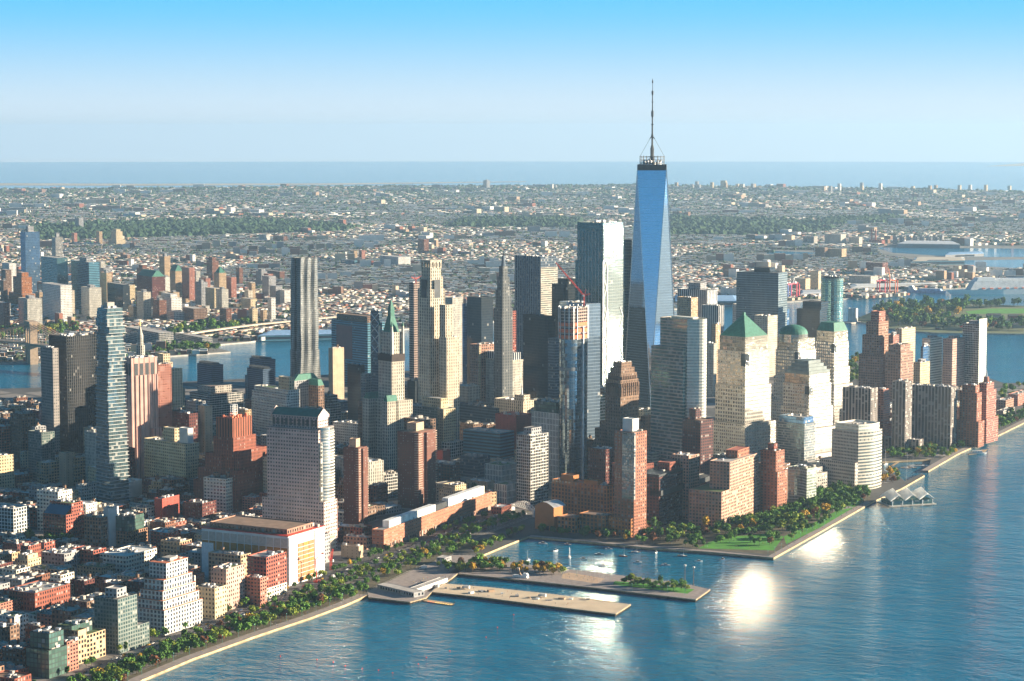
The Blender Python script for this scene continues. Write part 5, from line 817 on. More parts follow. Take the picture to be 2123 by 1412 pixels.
def zone(ang, px_, py_, street, rows, lotw, x0, x1, y0, y1, pool, name, cat, hlo, hhi, seed, limit, test):
    rs = random.Random(seed); a = R(ang); E_ = Vector((cos(a), -sin(a), 0)); N_ = Vector((sin(a), cos(a), 0)); jobs = []
    for iy in range(int(y0//py_)-8, int(y1//py_)+9):
        for ix in range(int(x0//px_)-8, int(x1//px_)+9):
            o = E_*(ix*px_)+N_*(iy*py_); ctr = o+E_*(px_-street)/2+N_*(py_-street)/2
            if not (x0 < ctr.x < x1 and y0 < ctr.y < y1) or not test(ctr): continue
            qx, qy, qd = proj(ctr)
            if not -90 < qx < 2210 or qd < 0 or qy > 1470: continue
            bw, bd = px_-street, py_-street; cs = [o, o+E_*bw, o+E_*bw+N_*bd, o+N_*bd]
            if all(inside(c.x, c.y, MANH) for c in cs): paveb.box(0, 0, 0, 0, 0, 0, PAVE) if False else paveb.walls([(c.x, c.y) for c in cs], 0, .15, PAVE, 1e9, 1e9); paveb.cap([(c.x, c.y) for c in cs], .15, PAVE)
            for r_ in range(rows):
                u = 2.5
                while u < bw-8:
                    lw = min(rs.uniform(*lotw), bw-u-2.5)
                    if bw-u-2.5-lw < 9: lw = bw-u-2.5
                    dd = (bd-5)/rows-rs.uniform(0, 3 if rows > 1 else 8); vy = 2.5+r_*(bd-5)/rows if r_ == 0 else bd-2.5-dd
                    c = o+E_*(u+lw/2)+N_*(vy+dd/2); jobs.append((c, E_, N_, lw-.3, dd)); u += lw
    jobs.sort(key=lambda j: proj(j[0])[2]); placed = []
    for c, E_, N_, lw, dd in jobs:
        if not inside(c.x, c.y, MANH) or not test(c): continue
        ent = (c, E_, N_, lw/2-.5, dd/2-.5)
        if any((h[0]-c).length < h[3]+h[4]+lw+dd and not sep(ent, h) for h in HERO[:NH]): continue
        cs = [c+E_*sx*lw/2+N_*sy*dd/2 for sx in (-1, 1) for sy in (-1, 1)]; qx, qy, dep = proj(c); hc, xa, xb, yb_ = cap_height(cs, dep)
        if xb < -20 or xa > 2150: continue
        hh = min(rs.uniform(hlo, hhi)*(1+.5*(rs.random() < .15)), hc)
        if hh < 7 or COUNT.get(name, 0) >= limit: continue
        st = rs.choice(pool); rf = rs.choice(['tar', 'tar', 'gravel', 'pale', 'pale', 'white', 'white', 'brown', 'garden'] if hlo < 25 else ['tar', 'gravel', 'pale', 'brown', 'white']); tk = 1 if (rs.random() < .22 and hh > 12) else 0; COUNT[name] = COUNT.get(name, 0)+1
        b = B(name, None, None, pos=(0, 0), w=lw, d=dd, h=hh, ang=ang, cat=cat); HERO.pop(); b.c = c; b.e.location = (c.x, c.y, .1)
        tag(b.e, mklabel(STYW[st][0], cat, max(2, round(hh/3.6)), RF[rf], tk, qx, dep), cat, 'low lofts and houses of the old quarter' if hlo < 25 else 'middling blocks between the towers')
        par = rs.uniform(.6, 1.2)
        if hh > 22 and rs.random() < .4: b.tier(0, 1, 0, 1, 0, .8, st, rf, par); b.tier(.12, .88, .12, .88, .8, 1, st, rf, par); zt, lo, hi = b.H-par, .2, .8
        else: b.tier(0, 1, 0, 1, 0, 1, st, rf, par); zt, lo, hi = b.H-par, .1, .9
        for k in range(rs.randint(4, 9)):
            con = rs.random() < .45; big = rs.uniform(2.5, 6) if con else rs.uniform(1.2, 3.2); b.unit(rs.uniform(lo, hi), rs.uniform(lo, hi), zt, min(big, lw*.3), min(rs.uniform(2, 5), dd*.3), rs.uniform(2.2, 3.6) if con else rs.uniform(.9, 2), con)
        if tk: b.tank(rs.uniform(.3, .7), rs.uniform(.3, .7), zt, rs.uniform(.8, 1.05))
zone(9, 92, 62, 13, 2, (15, 30), 150, 900, 560, 1560, LOFT, 'loft_house', 'loft', 11, 24, 5, 285, lambda c: c.x > road_x(c.y)+36 and not (330 < c.x < 440 and 860 < c.y < 960 and False))
zone(27, 84, 70, 14, 2, (22, 40), 60, 1500, -1400, 580, OFF, 'office_block', 'block', 34, 100, 9, 285, lambda c: c.x > road_x(c.y)+34 and c.x-c.y*.45 <= 780)
zone(30, 96, 60, 14, 2, (18, 34), 560, 1900, -1250, 500, ['bbrick', 'dbrick', 'brown', 'grey', 'conc', 'tan', 'curtain'], 'riverside_block', 'low block', 12, 34, 31, 150, lambda c: c.x-c.y*.45 > 780)
zone(27, 90, 66, 14, 1, (26, 44), -420, 40, -1250, 420, ['lofttan', 'bbrick', 'conc', 'brown', 'brick', 'grey'], 'apartment_block', 'block', 16, 40, 13, 50, lambda c: c.x < road_x(c.y)-34 and all(inside(c.x+dx, c.y+dy, MANH) for dx, dy in ((-45, 0), (-30, 40), (-30, -45))))
tag(paveb.build('pavement'), kind='structure')
# ================================================================== far bank: towers, streets of houses, woods
fo = ['first', 'second', 'third', 'fourth', 'fifth', 'sixth', 'seventh', 'eighth', 'ninth', 'tenth', 'eleventh', 'twelfth', 'thirteenth', 'fourteenth', 'fifteenth', 'sixteenth', 'seventeenth', 'eighteenth', 'nineteenth', 'twentieth', 'twenty first', 'twenty second', 'twenty third', 'twenty fourth', 'twenty fifth', 'twenty sixth', 'twenty seventh', 'twenty eighth']
def far(name, label, pl, sty, yb, cat='tower', group=None, crown=None, roof='pale', ang=30):
    b = B(name, label, pl, yb=yb, ang=ang, cat=cat, group=group, vis=yb); HERO[-1] = HERO[-1]; b.tier(0, 1, 0, 1, 0, 1, sty, roof, .5)
    if crown == 'step': b.tier(.18, .82, .18, .82, 1, 1.16, sty, roof, .4); b.tier(-.3, 1.3, -.2, 1.2, 0, .4, sty, roof, .4)
    if crown == 'point': mb = MB(); r = b.rect(.1, .9, .1, .9); mb.walls(r, b.H, b.H*1.2, ROOF['copper'], 1e9, 1e9, [(x*.1, y*.1) for x, y in r]); mb.build('roof_peak', b.e)
    if crown == 'green': mb = MB(); r = b.rect(0, 1, 0, 1); mb.walls(r, b.H, b.H+16, ROOF['copper'], 1e9, 1e9, [(x*.9, y*.2) for x, y in r]); mb.cap([(x*.9, y*.2) for x, y in r], b.H+16, ROOF['copper']); mb.build('gable_roof', b.e)
    if crown == 'box': b.tier(.3, .7, .3, .7, 1, 1.08, 'grey', 'pale', .3, 'penthouse')
    return b
for lb, pl, st, yb, cr in (('dark blue glass tower, tallest on the far bank at the left', (42, 55, 82, 481), 'blueglass', 622, 'box'), ('white and blue slim tower on the far bank beside the dark blue tower', (107, 117, 130, 492), 'linegrid', 600, 'box'), ('green glass office tower with a cream sunlit end on the far bank', (85, 120, 140, 535), 'tealglass', 642, None), ('teal glass twin office tower on the far bank', (147, 186, 206, 544), 'bluebands', 644, 'box'),
        ('orange stepped tower on the far bank at the left edge', (27, 46, 66, 575), 'obrick', 632, 'step'), ('white apartment slab on the far bank at the left edge', (4, 20, 33, 546), 'white', 606, None), ('white stepped courthouse in front of the green glass tower', (88, 127, 149, 592), 'white', 668, None), ('cream ribbed apartment tower in front of the teal twin', (168, 186, 210, 597), 'vpier', 658, 'box'),
        ('dark slab with a pale lit end on the far bank', (222, 256, 269, 590), 'darkglass', 652, None), ('dark brick hall with a blue green gable roof', (284, 316, 342, 574), 'dbrick', 628, 'green'), ('tan tower behind the green gabled hall', (330, 342, 353, 532), 'tan', 610, 'box'), ('white stepped factory tower by the far bank', (325, 356, 377, 618), 'white', 664, 'step'),
        ('dark brown flat warehouse right of the white stepped factory', (378, 402, 430, 640), 'brown', 668, None), ('brown pointed tower on the far bank', (443, 455, 469, 566), 'tan', 630, 'point'), ('pink brick flats left of the brown pointed tower', (377, 393, 404, 555), 'redslab', 625, None), ('tan towers block with green cap near the tan tower', (352, 364, 378, 562), 'tan', 616, 'green'), ('grey banded tower between the far brick flats', (404, 418, 430, 585), 'grey', 634, 'box'),
        ('cream block below the brown pointed tower', (426, 445, 462, 598), 'cream', 640, None), ('pale tan slab tower directly behind the bridge tower', (38, 58, 87, 620), 'vpier', 692, 'box'), ('small pink block at the far left edge', (-20, 8, 20, 628), 'redslab', 690, None), ('grey slab right of the pale teal twin', (206, 216, 230, 556), 'grey', 604, None), ('beige tower right of the teal twin', (208, 222, 232, 566), 'tan', 640, 'box'), ('brown apartment tower right of the brown pointed tower', (468, 480, 490, 575), 'redslab', 622, None),
        ('reddish tower before the far wood, left', (148, 154, 160, 483), 'redslab', 505, None), ('grey tower standing before the far wood', (155, 164, 173, 452), 'grey', 478, None), ('slim tower before the far wood', (199, 206, 212, 480), 'tan', 506, None), ('white pair of towers before the far wood', (230, 241, 254, 480), 'cream', 508, 'step'), ('brown slab pair in the far housing field', (867, 879, 889, 496), 'bbrick', 528, None), ('pale tan tower in the far housing field', (726, 734, 741, 520), 'tan', 540, None), ('pink tower beside the pale tan one in the far field', (744, 750, 757, 519), 'redslab', 541, None),
        ('long white store with flat roof in the far field', (788, 826, 851, 533), 'white', 552, None), ('blue walled store in the far field', (706, 735, 741, 540), 'bluebands', 551, None), ('dark red store right of the blue walled store', (741, 770, 775, 541), 'loftred', 552, None), ('single tower silhouetted near the far shore', (1002, 1009, 1016, 374), 'grey', 392, 'box'), ('grey brick flats group in the far field, near the blue stripe tower', (552, 580, 590, 563), 'bbrick', 580, None), ('white block with tall crown left of the rippled tower', (578, 590, 602, 602), 'white', 632, None),
        ('white hospital block right of the far wood', (536, 552, 560, 487), 'white', 500, None), ('tan long hospital right of the white one', (566, 588, 596, 490), 'bbrick', 502, None), ('cream flats on the far bank under the brown warehouse', (500, 520, 533, 620), 'cream', 664, None), ('white riverside flats above the far highway', (515, 524, 534, 640), 'cream', 680, 'box'), ('tan flats above the far highway', (455, 470, 480, 640), 'bbrick', 684, None), ('white grid warehouse flats by the far park', (260, 330, 360, 690), 'linegrid', 716, None), ('second white grid warehouse by the far park', (363, 420, 440, 700), 'linegrid', 714, None)):
    far('far_tower', lb, pl, st, yb, crown=cr, ang=38)
rs = random.Random(21)
for k in range(8): x = 1851+k*13.8; far('apartment_slab', f'pale grey slab, {["first", "second", "third", "fourth", "fifth", "sixth", "seventh", "eighth"][k]} from the left in the far row of eight', (x, x+6, x+9.5, 488), 'grey', 506, 'slab', 'far row of eight grey slabs', ang=24)
for k, (x, wd, yt, yb, st) in enumerate(((1665, 30, 490, 506, 'conc'), (1710, 44, 486, 508, 'vpier'), (1760, 28, 492, 508, 'lime'), (1640, 40, 578, 602, 'cream'), (1680, 22, 562, 600, 'deco'), (1760, 60, 573, 592, 'vpier'), (1795, 46, 545, 570, 'dbrick'), (1715, 40, 516, 536, 'tan'), (1690, 26, 513, 536, 'dgrey' if False else 'brown'))): far('far_block', ['long grey works', 'tall ribbed store house', 'pale grain shed', 'cream port store', 'stepped cream port store', 'ribbed row of lofts behind the cranes', 'dark brick estate', 'old tan grain terminal', 'dark silo end of the grain terminal'][k]+' across the bay', (x, x+wd*.75, x+wd, yt), st, yb, 'block', ang=20)
xs = sorted([1140, 1147]+[1398+rs.uniform(0, 200) for _ in range(12)]+[1690+rs.uniform(0, 400) for _ in range(14)])
for k, x in enumerate(xs): yb = 391+rs.uniform(-1, 2) if x < 1620 else 396+rs.uniform(-2, 2); far('far_tower', f'{fo[k]} pale tower from the left along the far seaside skyline', (x, x+5, x+8, yb-rs.uniform(8, 17)), rs.choice(['grey', 'white', 'tan', 'cream']), yb, 'tower', 'towers along the far seaside skyline', ang=30)
for k in range(90):
    if len(HERO)-NH > 135: break
    x = rs.uniform(-10, 560); yb = rs.uniform(585, 668); wd = rs.uniform(14, 30); hh = rs.uniform(18, 62)*(1 if x < 300 else .75); st = rs.choice(['bbrick', 'redslab', 'cream', 'white', 'tan', 'grey', 'vpier', 'brown', 'lime']); pt = at(x, yb); ent = (Vector((pt.x, pt.y, 0)), Vector((1, 0, 0)), Vector((0, 1, 0)), 14, 14)
    if any((h[0]-ent[0]).length < h[3]+h[4]+5 for h in HERO[NH:]): continue
    if any(h[5] < x < h[6] and h[8] > (pt-CAM).length and False for h in HERO[NH:]): continue
    lb = f'{dict(bbrick="brown brick", redslab="pink brick", vpier="ribbed stone", lime="limestone").get(st, st)} far bank block, {"with roof house" if k % 4 == 1 else "flat topped"}, {fo[k % 28]} {"small" if k < 28 else "short" if k < 56 else "little"} one, {"left of" if k % 2 else "right of"} the {short(min(HERO[NH:], key=lambda h: abs((h[5]+h[6])/2-x))[9])}'
    far('far_block', ' '.join(lb.split()[:16]), (x, x+wd*.5, x+wd, yb-hh), st, yb, 'block', 'lesser towers of the far bank', rs.choice([None, 'box', 'step', None]), ang=38)
# chimneys and gantry cranes of the port
for k, x in enumerate((1807, 1815)): p = at(x, 506); mb = MB(); mb.tube((0, 0, 0), (0, 0, 62), 4.5, 3, STY['redslab'][0], 8); o = mb.build('chimney', None, p); tag(o, ['left', 'right'][k]+' brick chimney of the red power house across the bay', 'chimney')
far('power_house', 'red power house across the bay with two chimneys', (1802, 1828, 1835, 498), 'loftred', 507, 'building', roof='red')
def gantry(label, px_, m, k=1.0, lift=False):
    e = bpy.data.objects.new('gantry_crane', None); COL.objects.link(e); e.location = at(*px_); e.rotation_euler[2] = R(-12); tag(e, label, 'crane')
    for x in (-12, 12):
        for y in (-9, 9): mb = MB(); mb.box(x-1.2, x+1.2, y-1.2, y+1.2, 0, 42*k, m); mb.build('leg', e)
    mb = MB()
    for z in (9, 40): mb.box(-13, 13, -10, -8, z, z+2, m); mb.box(-13, 13, 8, 10, z, z+2, m)
    mb.build('cross_beam', e); mb = MB(); mb.tube((0, -25, 43*k), (0, 22 if lift else 45, 43*k if not lift else 43*k), 2, 2, m, 4)
    if lift: mb.tube((0, 20, 43*k), (0, 34, 80*k), 1.6, 1.2, m, 4)
    mb.build('boom', e); mb = MB(); mb.tube((0, -9, 43*k), (0, 0, 60*k), 1, .6, WHITEP, 4); mb.tube((0, 9, 43*k), (0, 0, 60*k), 1, .6, WHITEP, 4); mb.tube((0, 0, 60*k), (0, 40, 44*k), .5, .5, WHITEP, 3); mb.build('tie_frame', e); mb = MB(); mb.box(-5, 5, -6, 4, 44*k, 48*k, WHITEP); mb.build('machine_house', e)
RC, OC, BC = mat('crane_red', (.70, .06, .09), .5), mat('crane_orange', (.62, .16, .07), .5), mat('crane_blue', (.10, .22, .55), .5)
gantry('pink red gantry crane on the far pier, left of the orange one', (1829, 611), RC); gantry('rust orange gantry crane with its boom raised on the far pier', (1850, 611), OC, 1, True); gantry('pink red gantry crane at the far quay left of the rounded mirror tower', (1646, 619), RC); gantry('blue gantry crane at the far quay beside the pink red one', (1628, 620), BC)
SHED = mat('shed_roof', (.55, .57, .60), .6)
def shed(label, pts, h, m=SHED, wall=STY['grey'][0]):
    P = [(p.x, p.y) for p in W2(pts)]; a = sum(P[i-1][0]*P[i][1]-P[i][0]*P[i-1][1] for i in range(len(P))); P = P if a > 0 else P[::-1]; cx = sum(p[0] for p in P)/len(P); cy = sum(p[1] for p in P)/len(P); Q = [(x-cx, y-cy) for x, y in P]
    e = bpy.data.objects.new('warehouse', None); COL.objects.link(e); e.location = (cx, cy, 0); tag(e, label, 'shed'); mb = MB(); mb.walls(Q, -2, h, wall, 1e9, 1e9); mb.build('wall', e); mb = MB(); n = inset(Q, -1); mb.walls(n, h, h+3, m, 1e9, 1e9, [(x*.9, y*.7) for x, y in n]); mb.cap([(x*.9, y*.7) for x, y in n], h+3, m); mb.build('roof', e)
BLU = mat('blue_shed_roof', (.30, .48, .72), .5)
shed('long pale blue roofed pier shed behind the rippled tower', [(535, 706), (700, 702), (700, 694), (560, 696)], 11, BLU, STY['bluebands'][0]); shed('pale blue pier shed between the striped block and the square grid tower', [(1400, 634), (1528, 634), (1528, 622), (1400, 622)], 13, BLU, STY['bluebands'][0])
shed('long white terminal shed behind the cargo ship', [(1765, 603), (1945, 596), (1940, 592), (1762, 597)], 9, mat('white_shed_roof', (.72, .72, .70), .6)); shed('white shed on the far basin with grey roof', [(1860, 513), (1990, 515), (1975, 508), (1880, 507)], 16); shed('pale blue shed on the far mole', [(1960, 534), (2040, 531), (2035, 527), (1965, 530)], 10, BLU); shed('low blue and yellow store across the basin', [(1890, 550), (2000, 548), (1998, 541), (1900, 541)], 14, STY['lime'][0], STY['bluebands'][0]); shed('grey shed beside the pink red quay crane', [(1660, 617), (1720, 614), (1718, 608), (1662, 610)], 10)
# vent tower on the water by the island
b = B('vent_tower', 'white eight sided vent tower standing in the water by the island', (1754, 1768, 1783, 640), yb=668, ang=20, cat='vent tower'); n = 8; P = [(b.w*.62*cos(2*pi*(i+.5)/n), b.w*.62*sin(2*pi*(i+.5)/n)) for i in range(n)]; b.poly(P, 0, b.H, 'ribs' if False else 'blank', 'white', 1.5); b.box('quay', -.3, 1.4, -.4, 1.5, -3.4, .0, CONC)
# stone bridge tower, deck and cables
gp = at(66, 751); b = B('bridge_tower', 'stone suspension bridge tower with twin pointed arches', None, pos=(gp.x, gp.y), w=40, d=18, h=84, ang=45, cat='bridge'); HERO.pop(); b.e.location = gp; STN = mat('bridge_stone', (.42, .31, .22), .9, 0, .2, .2); mb = MB()
for x0, x1 in ((-20, -13.5), (-3.2, 3.2), (13.5, 20)): mb.box(x0, x1, -8, 8, -3, 84, STN, True)
for x0, x1 in ((-13.5, -3.2), (3.2, 13.5)):
    mb.box(x0, x1, -7, 7, -3, 38, STN); cx = (x0+x1)/2; n = 6
    for k in range(n): u0, u1 = x0+(x1-x0)*k/n, x0+(x1-x0)*(k+1)/n; zz = 62+12*(1-abs((u0+u1)/2-cx)/((x1-x0)/2))**.7; mb.box(u0, u1, -7, 7, zz, 80, STN, True)
mb.box(-20.6, 20.6, -8.6, 8.6, 80, 84.5, STN, True); mb.build('masonry', b.e)
e = bpy.data.objects.new('suspension_bridge', None); COL.objects.link(e); e.location = gp; tag(e, 'suspension bridge deck with fanned cables running off to the left', 'bridge'); d = (at(-400, 690)-gp); d.z = 0; d.normalize(); d2 = Vector((d.y, -d.x, 0)); mb = MB()
for s, L in ((1, 430), (-1, 300)):
    n = 14
    for k in range(n):
        a, c = d*s*L*k/n, d*s*L*(k+1)/n; z0, z1 = 40-.00012*(L*k/n)**2*1, 40-.00012*(L*(k+1)/n)**2
        for w in (-1,): mb.face([(*(a-d2*13).xy, z0), (*(c-d2*13).xy, z1), (*(c+d2*13).xy, z1), (*(a+d2*13).xy, z0)], ASPH); mb.face([(*(a-d2*13).xy, z0-4), (*(c-d2*13).xy, z1-4), (*(c-d2*13).xy, z1), (*(a-d2*13).xy, z0)], STN); mb.face([(*(a+d2*13).xy, z0-4), (*(c+d2*13).xy, z1-4), (*(c+d2*13).xy, z1), (*(a+d2*13).xy, z0)], STN)
mb.build('deck', e)
for w in (-12, -4, 4, 12):
    mb = MB()
    for s, L in ((1, 240), (-1, 240)):
        Pq = [d*s*L*k/10+d2*w+Vector((0, 0, 44+39*(1-k/10)**1.7)) for k in range(11)]
        for a, c in zip(Pq, Pq[1:]): mb.tube(a, c, .8, .8, STN, 4, False)
        for k in range(1, 10): mb.tube(Pq[k], (Pq[k].x, Pq[k].y, 40), .12, .12, STN, 3, False); mb.tube((d2*w)+Vector((0, 0, 80)), (Pq[k].x, Pq[k].y, 40), .12, .12, STN, 3, False)
    mb.build('cable', e)
# riverside highway on the far bank
HW = [at(x, y) for x, y in ((395, 706), (430, 700), (480, 693), (540, 685), (600, 679), (690, 670), (760, 664))]
for nme, lb, dz, off in (('highway', 'upper deck of the far bank highway', 15, 14), ('highway', 'lower deck of the far bank highway', 7, 0)):
    a, c = offset_line(HW, off-7), offset_line(HW, off+7); mb = MB(); dk = mat('deck_concrete', (.50, .42, .33), .9)
    for i in range(len(HW)-1):
        mb.face([(a[i].x, a[i].y, dz), (a[i+1].x, a[i+1].y, dz), (c[i+1].x, c[i+1].y, dz), (c[i].x, c[i].y, dz)], dk); mb.face([(a[i].x, a[i].y, dz-3), (a[i+1].x, a[i+1].y, dz-3), (a[i+1].x, a[i+1].y, dz), (a[i].x, a[i].y, dz)], dk); mb.face([(c[i].x, c[i].y, dz-3), (c[i+1].x, c[i+1].y, dz-3), (c[i+1].x, c[i+1].y, dz), (c[i].x, c[i].y, dz)], dk)
    o = mb.build(nme); tag(o, lb, 'highway')
# fields of houses: the nearest 290 as things, the rest as one mass
FW_ = [mat('house_brick', (.26, .10, .065), .9, 0, .1), mat('house_cream', (.55, .45, .33), .9, 0, .1), mat('house_white', (.74, .72, .68), .9, 0, .1), mat('house_grey', (.30, .29, .29), .9, 0, .1), mat('house_brown', (.22, .13, .09), .9, 0, .1), mat('house_tan', (.42, .29, .19), .9, 0, .1)]
FR_ = [ROOF['white'], ROOF['white'], ROOF['white'], ROOF['pale'], ROOF['gravel'], ROOF['brown'], ROOF['tar'], mat('roof_silver', (.70, .70, .69), .7)]
WOODS = [[(60, 500), (300, 494), (700, 482), (740, 474), (620, 458), (300, 460), (60, 470)], [(930, 472), (1200, 474), (1205, 456), (960, 455)], [(1390, 488), (1560, 490), (1730, 480), (1715, 462), (1560, 456), (1390, 452)], [(1700, 468), (1900, 462), (1850, 452), (1720, 455)]]
def inw(x, y): return any(inside(x, y, P) for P in WOODS)
mass = MB(); rs = random.Random(4); ind = 0; U2 = set()
HB = [(h[0].x, h[0].y, h[3]+h[4]) for h in HERO[NH:]]; far_heroes = HERO[NH:]
BASINS = ([(1790, 508), (2330, 510), (2330, 560), (2000, 560), (1810, 530)], [(1580, 518), (1705, 518), (1705, 531), (1580, 531)])
wn_ = ['red brick', 'cream', 'white', 'grey', 'brown', 'tan']; rn_ = ['white', 'white', 'white', 'pale', 'grey', 'brown', 'dark', 'silver']; near_rows = []
def housebox(mb, c, L, Wd, hgt, ang, wi, ri):
    a, s = cos(ang), sin(ang); r = [(c.x+a*u-s*v, c.y+s*u+a*v) for u, v in ((-L/2, -Wd/2), (L/2, -Wd/2), (L/2, Wd/2), (-L/2, Wd/2))]; mb.walls(r, 0, hgt, FW_[wi], 1e9, 1e9); mb.cap(r, hgt, FR_[ri])
TREESPOT = []
for d0, d1, along, across, seg in ((4400, 6600, 84, 27, (8, 17)), (6600, 9200, 96, 34, (10, 24)), (9200, 12500, 120, 52, (16, 36)), (12500, 20500, 170, 88, (26, 60))):
    for A in (24, -32):                                           # districts keep their own street direction
        a, s = cos(R(A)), sin(R(A)); half = 11500 if d1 > 12500 else 7500 if d1 > 9200 else 5200; o = CAM+Vector((FW.x, FW.y, 0)).normalized()*(d0+d1)/2; nI, nJ = int(half/along)+1, int((d1-d0+2500)/across/1.2)+1
        for j in range(-nJ, nJ):
            for i in range(-nI, nI):
                cx, cy = o.x+a*i*along-s*j*across, o.y+s*i*along+a*j*across; dist = math.hypot(cx-CX, cy-CY)
                if not d0 <= dist < d1: continue
                if (int(cx//1300)+int(cy//1500)) % 2 != (0 if A > 0 else 1): continue
                qx, qy, _ = proj((cx, cy, 0))
                if not -60 < qx < 2185 or not inside(cx, cy, BRK) or inw(qx, qy) or any(inside(qx, qy, P) for P in BASINS): continue
                if rs.random() < .10: TREESPOT += [(cx+rs.uniform(-30, 30), cy+rs.uniform(-12, 12), dist) for _ in range(5)]; continue
                if any(abs(x-cx)+abs(y-cy) < r_*1.1+26 for x, y, r_ in HB): continue
                dp = across*.36; u = -along/2+rs.uniform(2, 8); tall = rs.random() < .035
                while u < along/2-10:
                    L = rs.uniform(*seg)*(1.7 if tall else 1); hg = rs.uniform(6.5, 9.5) if not tall else rs.uniform(15, 34); c = Vector((cx+a*(u+L/2), cy+s*(u+L/2), 0)); wi, ri = rs.choice((0, 0, 1, 1, 2, 2, 2, 3, 4, 5)), rs.choice((0, 0, 1, 2, 3, 4, 5, 6, 7, 7))
                    if rs.random() < .86: (near_rows if dist < 5500 else []).append((dist, c, L, dp, hg, R(A), wi, ri, qx)) if dist < 5500 else housebox(mass, c, L, dp*rs.uniform(.85, 1.1), hg, R(A), wi, ri)
                    else: TREESPOT.append((c.x, c.y, dist))
                    u += L+(.3 if rs.random() < .8 else rs.uniform(4, 12))
                v = across*.5
                for _ in range(3 if dist < 9200 else 2): t = rs.uniform(-.5, .5)*along; TREESPOT.append((cx+a*t-s*v, cy+s*t+a*v, dist))
near_rows.sort(key=lambda j: j[0])
for dist, c, L, Wd, hg, ang, wi, ri, qx in near_rows:
    if ind < 290 and (300 < qx < 600 or 655 < qx < 780 or 0 < qx < 100 or 1400 < qx < 1530 or 1620 < qx < 1700 or qx > 1740 or 930 < qx < 1010):
        mb = MB(); housebox(mb, Vector((0, 0, 0)), L, Wd, hg, ang, wi, ri); o = mb.build('row_house', None, c); l = None
        for h in sorted(far_heroes, key=lambda h: abs((h[5]+h[6])/2-qx)+abs(h[8]-dist)*.03)[:12]:
            l = f'{"tall" if hg > 14 else "low"} {wn_[wi]} house, {rn_[ri]} roof, across the river {"left" if qx < (h[5]+h[6])/2 else "right"} of the {" ".join(short(h[9]).split()[-4:])}'
            if l not in U2: break
        U2.add(l); tag(o, l, 'house', 'houses on the far river bank'); ind += 1
    else: housebox(mass, c, L, Wd, hg, ang, wi, ri)
o = mass.build('far_houses'); tag(o, kind='stuff')
def blob(mb, c, r, m, rsx):
    n = 4; top = (c[0], c[1], c[2]+r*rsx.uniform(.8, 1.1)); a0 = rsx.uniform(0, 6); A = [(c[0]+r*rsx.uniform(.7, 1.15)*cos(a0+2*pi*i/n), c[1]+r*rsx.uniform(.7, 1.15)*sin(a0+2*pi*i/n), c[2]) for i in range(n)]; C = [(c[0]+(p[0]-c[0])*.72+rsx.uniform(-.15, .15)*r, c[1]+(p[1]-c[1])*.72, c[2]+r*rsx.uniform(.45, .75)) for p in A]
    for i in range(n): j = (i+1) % n; mb.face([A[i], A[j], C[j], C[i]], m); mb.face([C[i], C[j], top], m)
FT = [mat('far_leaf_dark', (.022, .055, .020), .95, 0, .4, .05), mat('far_leaf_green', (.032, .072, .022), .95, 0, .4, .05), mat('far_leaf_brown', (.06, .065, .025), .95, 0, .4, .05)]
tm = MB()
for P in WOODS:
    for k in range(2600 if P[0][0] < 100 else 1200):
        x, y = rs.uniform(min(p[0] for p in P), max(p[0] for p in P)), rs.uniform(min(p[1] for p in P), max(p[1] for p in P))
        if inside(x, y, P): q = at(x, y); blob(tm, (q.x, q.y, rs.uniform(0, 4)), rs.uniform(14, 26), FT[rs.choice((0, 0, 0, 1))], rs)
tag(tm.build('far_woods'), kind='stuff'); tm = MB()
for x, y, dist in TREESPOT:
    if inside(x, y, BRK): blob(tm, (x, y, 1), rs.uniform(4.5, 8.5)*(1+max(0, dist-6500)*.00013), FT[rs.choice((0, 0, 1, 1, 2))], rs)
tag(tm.build('far_trees'), kind='stuff')
# ================================================================== trees, boats, traffic and people by the river
rt_ = random.Random(9)
def leafmat(key, c):
    m = bpy.data.materials.new(key); m.use_nodes = True; t = m.node_tree; b = t.nodes['Principled BSDF']; b.inputs['Roughness'].default_value = .8; b.inputs['Specular IOR Level'].default_value = .25
    oi = nn(t, 'ShaderNodeObjectInfo'); tc = nn(t, 'ShaderNodeTexCoord'); nz = nn(t, 'ShaderNodeTexNoise'); nz.inputs['Scale'].default_value = .5; nz.inputs['Detail'].default_value = 3; t.links.new(tc.outputs['Object'], nz.inputs['Vector'])
    f = mth(t, 'ADD', mth(t, 'MULTIPLY', oi.outputs['Random'], .5), mth(t, 'MULTIPLY', nz.outputs[0], .6)); t.links.new(mixc(t, f, tuple(x*.5 for x in c), tuple(x*1.5 for x in c)), b.inputs['Base Color']); return m
LEAF = {'dark green': leafmat('leaf_dark_green', (.050, .118, .018)), 'green': leafmat('leaf_green', (.090, .195, .026)), 'yellow green': leafmat('leaf_yellow_green', (.19, .24, .028)), 'golden': leafmat('leaf_golden', (.46, .28, .03)), 'russet': leafmat('leaf_russet', (.15, .06, .025))}
BARK = mat('bark', (.10, .075, .05))
